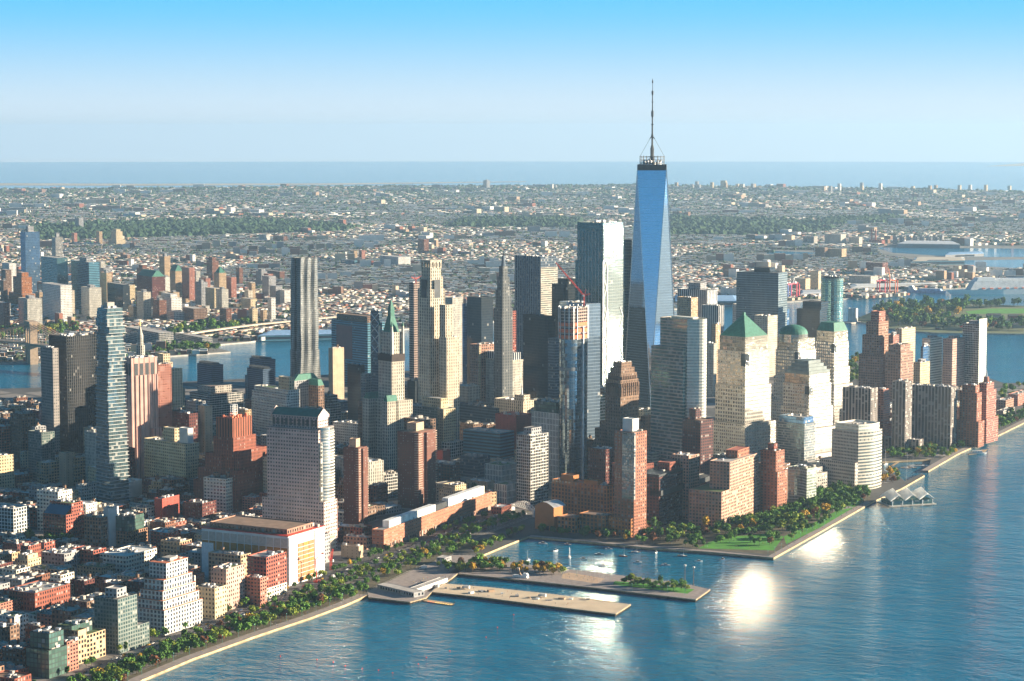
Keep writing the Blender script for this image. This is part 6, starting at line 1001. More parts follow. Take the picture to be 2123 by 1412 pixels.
def crown_mesh(seed, m, tall=False):
    r = random.Random(seed); b = MB(); n = r.randint(8, 11)
    for k in range(n):
        a, e = r.uniform(0, 2*pi), r.uniform(-.5, 1.0); rad = r.uniform(1.6, 3.1); sp = 1.5 if tall else 2.9
        c = Vector((cos(a)*sp*r.random()**.5, sin(a)*sp*r.random()**.5, (5.6+e*2.2)*(1.25 if tall else 1))); 
        for j in range(30):
            v = Vector((r.gauss(0, 1), r.gauss(0, 1), r.gauss(0.15, .9))).normalized(); p = c+v*rad*r.uniform(.55, 1.08); s = r.uniform(.5, 1.0)
            nrm = (v+Vector((r.gauss(0, .5), r.gauss(0, .5), r.gauss(0, .5)))).normalized(); x = nrm.orthogonal().normalized(); y = nrm.cross(x); t = r.uniform(0, 6); x, y = x*cos(t)+y*sin(t), y*cos(t)-x*sin(t)
            b.face([p-x*s-y*s*.6, p+x*s-y*s*.6, p+x*s*.8+y*s*.7, p-x*s*.8+y*s*.7], m)
    return b.mesh('crown')
def trunk_mesh(seed):
    r = random.Random(seed); b = MB(); b.tube((0, 0, 0), (r.uniform(-.2, .2), r.uniform(-.2, .2), 4.2), .3, .18, BARK, 6)
    for k in range(4): a = 2*pi*k/4+r.random(); b.tube((0, 0, 2.8), (cos(a)*1.7, sin(a)*1.7, 5.2), .14, .06, BARK, 5)
    return b.mesh('trunk')
CROWN = {k: [crown_mesh(hash(k) % 97+i if False else i*7+len(k), m, i == 3) for i in range(4)] for k, m in LEAF.items()}; TRUNK = [trunk_mesh(i) for i in range(3)]
def tree(name, p, k, hue, label, group):
    e = bpy.data.objects.new(name, None); COL.objects.link(e); e.location = p; rz = rt_.uniform(0, 6.28); e.rotation_euler[2] = rz; e.scale = (k*rt_.uniform(.9, 1.15), k*rt_.uniform(.9, 1.15), k*rt_.uniform(.85, 1.1)); tag(e, label, 'tree', group)
    link('trunk', rt_.choice(TRUNK), e); link('crown', rt_.choice(CROWN[hue]), e)
def hue(wts): return rt_.choices(list(LEAF), wts)[0]
def near_name(p):
    q = proj(p); h = min(HERO[:NH], key=lambda h: abs((h[5]+h[6])/2-q[0])+abs(h[8]-q[2])*.35); return short(h[9])
def sized(k): return 'small' if k < .65 else 'medium' if k < 1.0 else 'large'
SHT = resample(SHN, 5.2)
for i, a in enumerate(SHT[:-1]):                                     # the planted strip between promenade and road
    if a.y > 1480 or a.y < 1015: continue
    t = (SHT[i+1]-a).normalized(); n = Vector((-t.y, t.x, 0))
    for d in (15, 23, 31):
        if rt_.random() < .58: p = a+n*(d+rt_.uniform(-3, 3))+t*rt_.uniform(-2, 2); k = rt_.uniform(.6, 1.05); c = hue((6, 5, 2, .35, .5)); tree('park_tree', p, k*1.15, c, f'{sized(k)} {c} tree in the promenade strip opposite the {near_name(p)}', 'trees of the riverside strip')
RT2 = resample(ROADC, 11)
for i, a in enumerate(RT2[:-1]):
    if a.y > 1490 or a.y < 520: continue
    t = (RT2[i+1]-a).normalized(); n = Vector((-t.y, t.x, 0))
    for d, nm in ((0, 'the road median'), (-14.7, 'the river side kerb strip'), (26.5, 'the town pavement')):
        if rt_.random() < (.82 if d != 26.5 else .5): p = a+n*d+t*rt_.uniform(-3, 3); k = rt_.uniform(.6, 1.0); c = hue((3, 5, 3, .35, .3)); tree('street_tree', p, k, c, f'{sized(k)} {c} tree in {nm} opposite the {" ".join(near_name(p).split()[-4:])}', 'street trees of the riverside road')
def scatter(name, poly, n, k0, k1, wts, where, grp, mind=7.0, z=0.0):
    P = [(p.x, p.y) for p in W2(poly)]; pts = []; tries = 0; cnt = {}
    while len(pts) < n and tries < n*40:
        tries += 1; x = rt_.uniform(min(p[0] for p in P), max(p[0] for p in P)); y = rt_.uniform(min(p[1] for p in P), max(p[1] for p in P))
        if not inside(x, y, P) or any((x-a)**2+(y-b)**2 < mind**2 for a, b in pts): continue
        v = Vector((x, y, z)); ent = (v, Vector((1, 0, 0)), Vector((0, 1, 0)), 1, 1)
        if any((h[0]-v).length < h[3]+h[4] and not sep(ent, h) for h in HERO[:NH]): continue
        pts.append((x, y)); k = rt_.uniform(k0, k1); c = hue(wts); tree(name, v, k, c, f'{sized(k)} {c} tree {where}', grp)
scatter('lawn_tree', [(1330, 1096), (1342, 1128), (1440, 1136), (1462, 1120), (1530, 1100), (1480, 1092), (1400, 1096)], 46, .8, 1.35, (5, 4, 1, .3, .6), 'at the foot of the dark brick block by the cove', 'trees of the river park lawn')
scatter('grove_tree', [(1480, 1110), (1560, 1100), (1640, 1098), (1720, 1062), (1800, 1028), (1780, 1012), (1700, 1030), (1600, 1070), (1500, 1092)], 170, .85, 1.4, (5, 5, 2, .4, .5), 'in the dense grove of the river park', 'grove of the river park', 6)
scatter('lawn_tree', [(1545, 1128), (1590, 1134), (1604, 1128), (1620, 1112), (1590, 1112)], 9, .7, 1.1, (5, 3, 0, 0, .5), 'at the outer corner of the lawn', 'trees at the lawn corner', 6); scatter('cove_tree', [(1120, 1106), (1270, 1121), (1335, 1130), (1332, 1118), (1200, 1106), (1120, 1100)], 24, .7, 1.15, (5, 4, 1, .3, 1), 'along the cove in front of the orange brick school', 'trees in front of the school')
scatter('harbour_tree', [(1828, 1004), (1868, 1008), (1860, 995), (1880, 990), (1850, 975), (1832, 985)], 12, .7, 1.05, (2, 3, 2, 3, .5), 'on the little point beside the tented pavilion', 'trees on the harbour point', 6); scatter('harbour_tree', [(1842, 948), (1925, 950), (1965, 935), (1990, 920), (1960, 905), (1900, 925), (1840, 935)], 30, .7, 1.15, (4, 5, 3, .8, .5), 'behind the little harbour', 'trees around the little harbour', 7)
scatter('esplanade_tree', [(1975, 938), (2060, 900), (2140, 862), (2140, 842), (2060, 876), (1985, 915)], 60, .9, 1.45, (5, 5, 1.5, .3, .4), 'along the right hand promenade', 'trees of the right hand promenade', 8); scatter('esplanade_tree', [(2070, 836), (2140, 815), (2140, 795), (2075, 812)], 16, .9, 1.4, (4, 4, 2, .3, .3), 'round the low pavilions at the right edge', 'trees at the right edge', 9)
scatter('esplanade_tree', [(1758, 800), (1785, 795), (1782, 740), (1762, 750)], 26, 1.0, 1.6, (4, 3, 2, .6, .3), 'between the stone tower and the stepped brown tower', 'trees before the far water', 9)
scatter('square_tree', [(-20, 1165), (80, 1172), (120, 1160), (165, 1128), (60, 1112), (-20, 1120)], 46, .9, 1.35, (5, 4, 2, .5, .6), 'in the square at the left below the white grid block', 'trees of the square', 7); scatter('square_tree', [(915, 1040), (965, 1048), (1010, 1040), (1000, 1022), (940, 1010), (910, 1015)], 30, .8, 1.2, (5, 4, 1, .3, .3), 'in the shaded playground behind the long college', 'trees of the shaded playground', 7)
scatter('pier_tree', [(1062, 1187), (1165, 1193), (1170, 1183), (1075, 1173)], 22, .7, 1.05, (0, 1, 2, 6, .5), 'on the inner half of the park pier', 'golden trees of the park pier', 5, .1); scatter('pier_tree', [(1285, 1215), (1420, 1229), (1430, 1219), (1290, 1204)], 24, .65, 1.0, (1, 6, 4, .5, .3), 'on the outer half of the park pier', 'green trees of the park pier', 6, .1); scatter('pier_tree', [(905, 1178), (1010, 1168), (1050, 1172), (1040, 1184), (950, 1190)], 38, .7, 1.15, (2, 4, 3, 3, .5), 'where the park pier meets the promenade', 'trees at the root of the park pier', 5, .1); scatter('pier_tree', [(985, 1150), (1090, 1105), (1085, 1098), (975, 1140)], 26, .6, 1.0, (3, 4, 2, 1, .6), 'on the promenade between the pier and the cove', 'trees between pier and cove', 7)
scatter('island_tree', [(1785, 658), (1830, 674), (1940, 684), (2140, 686), (2140, 676), (1960, 668), (2000, 652), (1990, 634), (1880, 634), (1830, 642)], 190, 1.6, 2.6, (5, 4, 2, .7, .5), 'on the island across the water', 'trees of the island', 13); scatter('island_tree', [(2000, 640), (2140, 636), (2140, 632), (1990, 632)], 20, 1.8, 2.6, (5, 4, 1, .3, .3), 'beyond the island lawn', 'trees beyond the island lawn', 13)
scatter('shore_tree', [(320, 734), (400, 731), (455, 728), (440, 722), (390, 719), (320, 724)], 60, 1.0, 1.8, (4, 6, 1, .2, .2), 'in the park on the far bank', 'trees of the far bank park', 11); scatter('shore_tree', [(-20, 705), (40, 702), (160, 694), (165, 680), (90, 684), (-20, 690)], 60, 1.4, 2.2, (4, 3, 1, .8, 1.2), 'near the bridge tower on the far bank', 'trees near the bridge tower', 12); scatter('shore_tree', [(350, 700), (430, 694), (530, 682), (520, 672), (420, 682), (350, 690)], 50, 1.5, 2.3, (5, 4, .5, .2, .5), 'above the far highway', 'trees above the far highway', 12)
scatter('harbour_tree', [(1836, 950), (1960, 951), (1996, 930), (2000, 916), (1985, 912), (1930, 928), (1836, 938)], 60, .6, 1.0, (3, 5, 3, .8, .4), 'on the plaza side of the little harbour', 'plaza trees of the little harbour', 5)
scatter('lawn_tree', [(1640, 1122), (1700, 1090), (1780, 1047), (1800, 1030), (1760, 1040), (1690, 1075), (1630, 1108)], 42, .7, 1.15, (4, 5, 2, .4, .5), 'on the long lawn beside the river park walk', 'trees of the long lawn', 7)
scatter('lawn_tree', [(1440, 1139), (1470, 1128), (1530, 1106), (1610, 1098), (1600, 1106), (1540, 1114), (1480, 1130)], 26, .6, 1.0, (4, 5, 2, .4, .5), 'round the edge of the bright lawn', 'trees round the bright lawn', 6)
scatter('strip_tree', [(722, 1246), (765, 1224), (860, 1178), (940, 1147), (985, 1133), (965, 1118), (880, 1148), (790, 1188), (735, 1222)], 52, .6, 1.0, (4, 5, 2, .8, .4), 'between the road and the boathouse platform', 'trees behind the boathouse platform', 6)
# island houses
for k, (x, y) in enumerate(((1925, 660), (1960, 657), (2015, 662), (2060, 660), (2105, 662), (1890, 668), (2080, 672), (2115, 680))):
    mb = MB(); c = FW_[k % 4]; mb.box(-18, 18, -7, 7, 0, 9, c); mb.walls([(-18.5, -7.5), (18.5, -7.5), (18.5, 7.5), (-18.5, 7.5)], 9, 13, FR_[6], 1e9, 1e9, [(-17, -.3), (17, -.3), (17, .3), (-17, .3)]); mb.cap([(-17, -.3), (17, -.3), (17, .3), (-17, .3)], 13, FR_[6]); o = mb.build('island_house', None, at(x, y), R(20)); tag(o, f'{["brick", "cream", "white", "grey"][k % 4]} pitched roof house on the island, {fo[k]} placed from the bridge side', 'house', 'houses on the island')
# ---- traffic
def car_mesh(c, L=4.5, kind='car'):
    b = MB(); m = mat('car_paint_'+c[0], c[1], .35, .2, 0); gl = mat('car_glass', (.02, .025, .03), .1, 0, 0); hw = .9
    if kind == 'car':
        b.walls([(-L/2, -hw), (L/2, -hw), (L/2, hw), (-L/2, hw)], .35, .85, m, 9, 9); b.cap([(-L/2, -hw), (L/2, -hw), (L/2, hw), (-L/2, hw)], .85, m); q = [(-L*.36, -.82), (L*.22, -.82), (L*.22, .82), (-L*.36, .82)]; t = [(-L*.26, -.66), (L*.08, -.66), (L*.08, .66), (-L*.26, .66)]; b.walls(q, .85, 1.4, gl, 9, 9, t); b.cap(t, 1.41, m)
    else:
        b.box(-L/2, L*.25, -1.2, 1.2, .9, 3.6, m, True); b.walls([(L*.27, -1.15), (L/2, -1.15), (L/2, 1.15), (L*.27, 1.15)], .5, 1.6, m, 9, 9); b.walls([(L*.27, -1.15), (L/2, -1.15), (L/2, 1.15), (L*.27, 1.15)], 1.6, 2.5, gl, 9, 9, [(L*.27, -1.1), (L*.43, -1.1), (L*.43, 1.1), (L*.27, 1.1)]); b.cap([(L*.27, -1.1), (L*.43, -1.1), (L*.43, 1.1), (L*.27, 1.1)], 2.51, m)
    for x in (-L*.3, L*.3):
        for y in (-hw, hw): b.tube((x, y-.1, .33), (x, y+.1, .33), .33, .33, DKMETAL, 8)
    return b.mesh(kind)
PAINT = [('white', (.75, .75, .74)), ('black', (.02, .02, .022)), ('silver', (.45, .46, .47)), ('red', (.45, .04, .03)), ('yellow', (.75, .42, .03)), ('blue', (.05, .10, .25))]
CARM = {p[0]: car_mesh(p) for p in PAINT}; TRM = {p[0]: car_mesh(p, 8.5, 'truck') for p in PAINT[:3]}
ROADF = resample(ROADC, 8.0); nc = 0
for i, a in enumerate(ROADF[:-1]):
    if a.y > 1480 or a.y < 500: continue
    t = (ROADF[i+1]-a).normalized(); n = Vector((-t.y, t.x, 0))
    for d in (-13, -9, -5, 5.5, 9.5, 13.5, 17.5, 21.3):
        if rt_.random() < (.30 if d < 21 else .45) and nc < 290:
            p = a+n*(d if d > -10 else -9)+t*rt_.uniform(-2, 2); p.z = .02; col = rt_.choices([q[0] for q in PAINT], (3, 4, 3, .8, 1.6, 1))[0]; tr = rt_.random() < .07 and col in TRM; o = link('truck' if tr else 'car', (TRM if tr else CARM)[col], None, p, math.atan2(t.y, t.x)+(pi if d > 0 else 0)); lane = 'parked at the town kerb' if d > 21 else 'on the river side lanes' if d < 0 else 'on the town side lanes'; nc += 1
            tag(o, f'{col} {"box truck" if tr else "car"} {lane} by the {near_name(p)}', 'truck' if tr else 'car', 'traffic on the riverside road')
for lb, px_, m, rz in (('white box truck parked at the root of the sandy pier', (905, 1211), 'white', .2), ('white box truck on the sandy pier', (966, 1221), 'white', -.2), ('white wheeled van with an awning midway along the sandy pier', (1124, 1238), 'white', -.2), ('white box truck near the root of the park pier', (877, 1180), 'white', .4)): p = at(*px_); p.z = .06; o = link('truck', TRM[m], None, p, rz); tag(o, lb, 'truck')
AWN = [WHITEP, STY['grey'][0], FW_[5]]
for k in range(14): t = k/14; p = at(905+t*330+rt_.uniform(-8, 8), 1221+t*27+rt_.uniform(-5, 5), .06); mb = MB(); sx_, sy_, hz = rt_.uniform(1, 3.5), rt_.uniform(1, 2.5), rt_.uniform(.8, 2.6); mb.walls([(-sx_, -sy_), (sx_, -sy_), (sx_, sy_), (-sx_, sy_)], 0, hz, AWN[k % 3], 9, 9); mb.cap([(-sx_, -sy_), (sx_, -sy_), (sx_, sy_), (-sx_, sy_)], hz, AWN[k % 3]); o = mb.build('storage_box', None, p, rt_.uniform(0, 3)); tag(o, f'{["white", "grey", "tan"][k % 3]} box standing on the sandy pier, {fo[k]} from its root', 'box', 'boxes on the sandy pier')
# ---- boats
HULLW, HULLB, DECKW = mat('hull_white', (.78, .78, .77), .35, 0, .05), mat('hull_navy', (.03, .05, .10), .4, 0, .05), mat('deck_teak', (.45, .33, .20), .7); SAILB = mat('sail_cover', (.10, .14, .30), .8); REDH = mat('hull_red', (.45, .04, .04), .4)
def hull(b, L, Bm, h, m, dk, z0=-.4):
    st = [(-.5, .78), (-.2, 1), (.15, .95), (.35, .6), (.5, .03)]; P = [(L*x, -Bm/2*w) for x, w in st]+[(L*x, Bm/2*w) for x, w in st[::-1]]; b.walls([(x*.92, y*.75) for x, y in P], z0, h, m, 1e9, 1e9, P); b.cap(P, h, dk)
def boat(label, px_, kind, rz, L=9, m=HULLW, mast=11):
    e = bpy.data.objects.new('sailboat' if kind == 's' else 'motorboat', None); COL.objects.link(e); e.location = at(*px_, -3); e.rotation_euler[2] = rz; tag(e, label, 'sailboat' if kind == 's' else 'boat', 'boats moored in the cove'); b = MB(); hull(b, L, L*.31, 1.1, m, DECKW if kind == 's' else HULLW); b.build('hull', e); b = MB(); gl = mat('car_glass', (.02, .02, .03)); b.walls([(-L*.22, -.9), (L*.18, -.9), (L*.18, .9), (-L*.22, .9)], 1.1, 1.75 if kind == 's' else 2.4, HULLW if kind == 's' else gl, 1e9, 1e9, [(-L*.2, -.7), (L*.06, -.7), (L*.06, .7), (-L*.2, .7)]); b.cap([(-L*.2, -.7), (L*.06, -.7), (L*.06, .7), (-L*.2, .7)], 1.76 if kind == 's' else 2.41, HULLW); b.build('cabin', e)
    if kind == 's': b = MB(); b.tube((L*.08, 0, 1), (L*.08, 0, mast), .14, .1, SILVER, 5); b.tube((L*.08, 0, mast), (L*.5, 0, 1.1), .04, .04, SILVER, 3, False); b.tube((L*.08, 0, mast), (-L*.5, 0, 1.1), .04, .04, SILVER, 3, False); b.build('mast', e); b = MB(); b.tube((L*.06, 0, 2.3), (-L*.36, 0, 2.2), .22, .2, SAILB, 5); b.build('boom', e)
Z = lambda X, Y: (1060+X/3.426, 1000+Y/3.426)
for lb, q, k, rz, L, m in (('white motorboat nearest the seawall at the left end of the cove', Z(228, 437), 'm', 2.9, 10, HULLW), ('small white sloop hull seen end on, left in the cove', Z(313, 488), 'm', 1.2, 7, HULLW), ('covered purple boat close to the seawall in the cove', Z(402, 446), 'm', 3.0, 8, SAILB), ('sailboat with a tall mast, left middle of the cove', Z(415, 534), 's', 1.9, 9, HULLW), ('sailboat at the far left of the cove near the pier trees', Z(118, 556), 's', 1.5, 8, HULLW), ('white motorboat below the tall mast sailboat', Z(515, 547), 'm', 2.9, 8, HULLW), ('dark blue launch in the middle of the cove', Z(627, 515), 'm', 3.1, 10, HULLB),
          ('small white motorboat close under the school seawall', Z(694, 477), 'm', 3.0, 8, HULLW), ('sailboat with a red hull stripe in mid cove', Z(797, 527), 's', 2.9, 9, REDH), ('larger white cruiser nearest the park pier courts', Z(650, 597), 'm', .6, 9, HULLW), ('white motorboat in the brown reflection of the brick tower', Z(895, 573), 'm', .3, 9, HULLW), ('sailboat with a very tall mast under the slim brick tower', Z(887, 500), 's', 3.0, 10, HULLW), ('small white boat seen end on beside the lawn seawall', Z(1028, 500), 'm', 1.6, 6, HULLW), ('dark hulled sailboat with a leaning mast, right in the cove', Z(1217, 526), 's', 3.1, 10, HULLB), ('white motorboat nearest the outer end of the park pier', Z(1100, 591), 'm', 3.0, 9, HULLW),
          ('blue and white runabout off the lawn seawall', Z(1330, 565), 'm', .5, 8, HULLW), ('small blue dinghy, rightmost in the cove', Z(1500, 550), 'm', 1.2, 6, HULLB), ('low white skiff near the golden pier trees', Z(287, 586), 'm', 3.0, 7, HULLW), ('sailboat moored left in the little harbour', (1836, 963), 's', 1.4, 12, HULLW), ('first of two tall ketches in the little harbour', (1879, 971), 's', 2.8, 14, HULLW), ('second tall ketch next to the white yacht', (1891, 970), 's', 2.8, 14, HULLB), ('large white yacht in the little harbour', (1903, 966), 'm', .3, 24, HULLW), ('white yacht at the mouth of the little harbour', (1934, 967), 'm', .4, 18, HULLW), ('sailboat tied at the harbour arm', (1880, 1000), 's', 1.0, 12, HULLW)): boat(lb, q, k, rz, L*1.15, m, 12 if L < 12 else 22)
def vessel(name, label, px_, rz, L, Bm, h, m, decks, z0=-2, dk=HULLW):
    e = bpy.data.objects.new(name, None); COL.objects.link(e); e.location = at(*px_, -3); e.rotation_euler[2] = rz; tag(e, label, 'ship'); b = MB(); hull(b, L, Bm, h, m, dk, z0); b.build('hull', e)
    for nm, x0, x1, w, za, zb, mm in decks: b = MB(); b.walls([(x0*L, -w*Bm/2), (x1*L, -w*Bm/2), (x1*L, w*Bm/2), (x0*L, w*Bm/2)], za, zb, mm, 4, 3, [(x0*L, -w*Bm/2), (x1*L-(zb-za)*.6, -w*Bm*.46), (x1*L-(zb-za)*.6, w*Bm*.46), (x0*L, w*Bm/2)]); b.cap([(x0*L, -w*Bm/2), (x1*L-(zb-za)*.6, -w*Bm*.46), (x1*L-(zb-za)*.6, w*Bm*.46), (x0*L, w*Bm/2)], zb, dk); b.build(nm, e)
    return e
S('shipdeck', (.82, .83, .84), (.12, .15, .18), ww=.6, wh=.4, bay=4, fl=3, blind=.2); DKS = STY['shipdeck'][0]
p0, p1 = at(1962, 612), at(2280, 606); rz = math.atan2((p0-p1).y, (p0-p1).x); pm = (p0+p1)/2
e = vessel('cruise_ship', 'huge white cruise ship at the right edge, bow pointing left', (2121, 609), rz, (p0-p1).length, 36, 15, HULLW, (('superstructure', -.46, .36, .96, 15, 40, DKS), ('upper_deck', -.40, .30, .85, 40, 47, DKS), ('bridge_house', .20, .32, .9, 40, 50, HULLW), ('funnel', -.12, -.04, .4, 47, 64, SILVER)))
for k in range(14): b = MB(); x = (-.40+.052*k)*(p0-p1).length; b.box(x-5, x+5, -18.8, -16.6, 17, 20.5, NET, True); b.box(x-5, x+5, 16.6, 18.8, 17, 20.5, NET, True); b.build('lifeboat', e)
vessel('cargo_ship', 'blue cargo ship moored left of the white cruise ship', (1922, 607), R(172), 118, 20, 7, BLU, (('cargo', -.2, .38, .8, 7, 13, BLU), ('wheelhouse', -.46, -.3, .8, 7, 20, WHITEP))); vessel('tugboat', 'old steam tug with a tall tan funnel moored beside the park pier', (1082, 1203), R(174), 38, 8, 2.6, HULLB, (('deckhouse', -.25, .2, .6, 2.6, 5.4, WHITEP), ('wheelhouse', .05, .2, .45, 5.4, 8, WHITEP), ('funnel', -.08, -.02, .28, 5.4, 13, FW_[5])), -1)
vessel('barge', 'dark work barge with red posts off the island shore', (1955, 686), R(170), 60, 14, 2, HULLB, (('deckhouse', -.3, -.1, .6, 2, 7, FW_[0]),)); vessel('barge', 'second dark work barge off the island shore, nearer the bow of the first', (1990, 681), R(172), 40, 12, 2, HULLB, (('deckhouse', .0, .2, .6, 2, 8, REDP),)); vessel('ferry', 'white ferry boat alongside the small landing at the right promenade', (2028, 941), R(200), 26, 7, 2, HULLW, (('cabin', -.35, .25, .8, 2, 4.6, DKS),), -.5)
# landing stage, kayak dock
def dock(label, pts, z=-2.4):
    P = [(p.x, p.y) for p in W2(pts, -3)]; a = sum(P[i-1][0]*P[i][1]-P[i][0]*P[i-1][1] for i in range(len(P))); P = P if a > 0 else P[::-1]; b = MB(); b.walls(P, -3.4, z, PILE, 1e9, 1e9); b.cap(P, z, DECKW)
    for x, y in P: b.tube((x, y, -4), (x, y, -.2), .35, .3, PILE, 6)
    tag(b.build('floating_dock'), label, 'dock')
dock('floating kayak dock with yellow boats beside the boathouse platform', [(877, 1247), (940, 1256), (942, 1252), (880, 1243)]); dock('floating landing beside the ferry at the right', [(2008, 944), (2040, 940), (2048, 932), (2016, 936)]); dock('narrow finger dock in the little harbour', [(1850, 968), (1868, 957), (1866, 955), (1847, 966)])
YK = mat('kayak_yellow', (.75, .50, .04), .4); b = MB()
for k in range(10): p = at(888+k*5.2, 1247.5+k*.75, -2.3); b = MB(); b.tube((-2, 0, .3), (0, 0, .35), .08, .38, YK if k > 2 else NET, 6); b.tube((0, 0, .35), (2, 0, .3), .38, .08, YK if k > 2 else NET, 6); o = b.build('kayak', None, p, R(80)); tag(o, ('yellow' if k > 2 else 'orange')+f' kayak on the floating dock, {fo[k]} from the boathouse', 'kayak', 'kayaks on the dock')
BU = MB()
for k in range(5): a0, a1 = -pi/2+pi*k/5, -pi/2+pi*(k+1)/5; BU.tube((0, 0, .7*sin(a0)+.3), (0, 0, .7*sin(a1)+.3), max(.02, .7*cos(a0)), max(.02, .7*cos(a1)), REDP, 8, False)
BUM = BU.mesh('buoy')
for k, (X, Y) in enumerate(((1717, 1032), (1636, 1102), (1378, 1199), (1213, 1247), (1155, 1293), (972, 1355), (872, 1337), (757, 1325), (637, 1306), (551, 1280), (435, 1262), (175, 1238), (1832, 942))): o = link('buoy', BUM, None, at(530+X/3.426, 1000+Y/3.426, -2.9), 0, (1, 1, 1)); tag(o, f'red round buoy on the open water, {fo[k]} counting from the sandy pier outward', 'buoy', 'red buoys')
# ---- boathouse, sheds, ferry tents
b = B('boathouse', 'flat grey boathouse on the timber platform', (782, 858, 862, 1229), yb=1239, ang=28, cat='boathouse', d=14); b.tier(0, 1, 0, 1, 0, 1, 'grey', 'pale', .2); b = B('cafe', 'long flat roofed cafe with a white end wall on the platform', (850, 858, 925, 1223), yb=1232, ang=9, cat='cafe', w=9, d=70); b.tier(0, 1, 0, 1, 0, 1, 'blank', 'pale', .2); b = B('kiosk', 'small grey kiosk with a flat roof among the golden trees', (905, 922, 936, 1157), yb=1171, ang=9, cat='kiosk'); b.tier(0, 1, 0, 1, 0, 1, 'grey', 'pale', .2)
e = bpy.data.objects.new('ferry_terminal', None); COL.objects.link(e); ft = at(1880, 1041, 0); e.location = ft; tag(e, 'glass ferry pavilion with white pleated tent roofs standing in the river', 'pavilion'); aa = math.atan2((at(1935, 1037)-at(1826, 1043)).y, (at(1935, 1037)-at(1826, 1043)).x); e.rotation_euler[2] = aa
TENT = mat('tent_white', (.86, .86, .84), .6, 0, .05); TT = TENT.node_tree; TB = nn(TT, 'ShaderNodeBsdfTranslucent'); TB.inputs[0].default_value = (.9, .9, .88, 1); TX = nn(TT, 'ShaderNodeMixShader'); TX.inputs[0].default_value = .65; TT.links.new(TT.nodes['Principled BSDF'].outputs[0], TX.inputs[1]); TT.links.new(TB.outputs[0], TX.inputs[2]); TT.links.new(TX.outputs[0], TT.nodes['Material Output'].inputs[0]); GLS = STY['tealglass'][0]; mb = MB(); mb.box(-33, 33, -17, 17, -2.2, -.9, CONC, True); mb.build('pontoon', e); mb = MB(); mb.walls([(-29, -13), (29, -13), (29, 13), (-29, 13)], -.9, 4.6, GLS, 2.2, 2.8); mb.build('hall', e)
for k in range(3):
    cx = -20+20*k; mb = MB()
    for s0 in (-1, 1):
        ed = [(cx-11, s0*17, 5.0), (cx-5.5, s0*18.5, 9), (cx, s0*17, 12.5), (cx+5.5, s0*18.5, 9), (cx+11, s0*17, 5.0)]; rg = [(cx-11, 0, 8.5), (cx-5.5, s0*1.5, 13), (cx, 0, 19), (cx+5.5, s0*1.5, 13), (cx+11, 0, 8.5)]
        for i in range(4): f = [ed[i], ed[i+1], rg[i+1], rg[i]]; mb.face(f if s0 < 0 else f[::-1], TENT)
    for i in range(4):
        pa = [(cx-11, 0, 8.5), (cx-5.5, -1.5, 13), (cx, 0, 19), (cx+5.5, -1.5, 13), (cx+11, 0, 8.5)]; pb = [(x, -y, z) for x, y, z in pa]; mb.face([pa[i], pa[i+1], pb[i+1], pb[i]], TENT)
    mb.build('tent_roof', e)
for x in (-28, -14, 0, 14, 28): mb = MB(); mb.tube((x, -15.5, -4), (x, -15.5, 4.5), .5, .5, WHITEP, 6); mb.tube((x, 15.5, -4), (x, 15.5, 4.5), .5, .5, WHITEP, 6); mb.build('column', e)
# white arched footbridge by the school
e = bpy.data.objects.new('footbridge', None); COL.objects.link(e); fa, fb = at(1062, 1058), at(1110, 1072); e.location = (fa+fb)/2; v = fb-fa; e.rotation_euler[2] = math.atan2(v.y, v.x); L = v.length; tag(e, 'white arched truss footbridge left of the arched roof gymnasium', 'footbridge'); mb = MB(); mb.box(-L/2, L/2, -2.2, 2.2, 6.2, 6.8, CONC, True); mb.build('deck', e)
for s in (-2.3, 2.3):
    mb = MB(); n = 12; A = [Vector((-L/2+L*k/n, s, 6.8+8.5*sin(pi*k/n))) for k in range(n+1)]; D = [Vector((-L/2+L*k/n, s, 6.8)) for k in range(n+1)]
    for k in range(n): mb.tube(A[k], A[k+1], .4, .4, WHITEP, 4); mb.tube(A[k], D[k+1], .2, .2, WHITEP, 4); mb.tube(D[k], A[k+1], .2, .2, WHITEP, 4)
    mb.build('truss', e)
for s in (-L/2+1, L/2-1): mb = MB(); mb.box(s-1.5, s+1.5, -2.5, 2.5, 0, 8.5, WHITEP); mb.build('abutment', e)
# ---- lamp posts and people
LP = mat('lamp_teal', (.10, .30, .28), .5, .3); mb = MB(); mb.tube((0, 0, 0), (0, 0, 7.5), .14, .1, LP, 6); LPM = mb.mesh('post'); mb = MB(); mb.tube((0, 0, 7.5), (0, 0, 8.1), .45, .2, LP, 8); LHM = mb.mesh('lamp_head')
def lamp(p, label, grp): e = bpy.data.objects.new('street_lamp', None); COL.objects.link(e); e.location = p; tag(e, label, 'street lamp', grp); link('post', LPM, e); link('lamp_head', LHM, e)
for i, a in enumerate(resample(SHN, 26)[3:]): lamp(a+Vector((9.5, 0, 0)), f'teal lamp post on the promenade opposite the {near_name(a)}', 'lamp posts of the promenade')
for i, a in enumerate(resample(PARKW[4:], 24)): lamp(a+Vector((6, 2, 0)), f'teal lamp post on the river park edge, {fo[i]} from the lawn corner', 'lamp posts of the river park')
for i, (x, y) in enumerate(((1090, 1186), (1130, 1190), (1195, 1195), (1265, 1204), (1300, 1209), (1345, 1214), (1372, 1222), (1384, 1230), (1420, 1234), (1310, 1226))): lamp(at(x, y, .05), f'teal lamp post on the park pier, {fo[i]} from its root', 'lamp posts of the park pier')
for i, (x, y) in enumerate(((1420, 1207), (1438, 1211))): p = at(x, y); mb = MB(); mb.tube((0, 0, -3), (0, 0, 17), .4, .3, WOOD, 6); mb.box(-1, 1, -1, 1, 17, 18.5, WHITEP, True); o = mb.build('mast_pole', None, p); tag(o, ('left' if i == 0 else 'right')+' brown light mast at the outer end of the park pier', 'light mast')
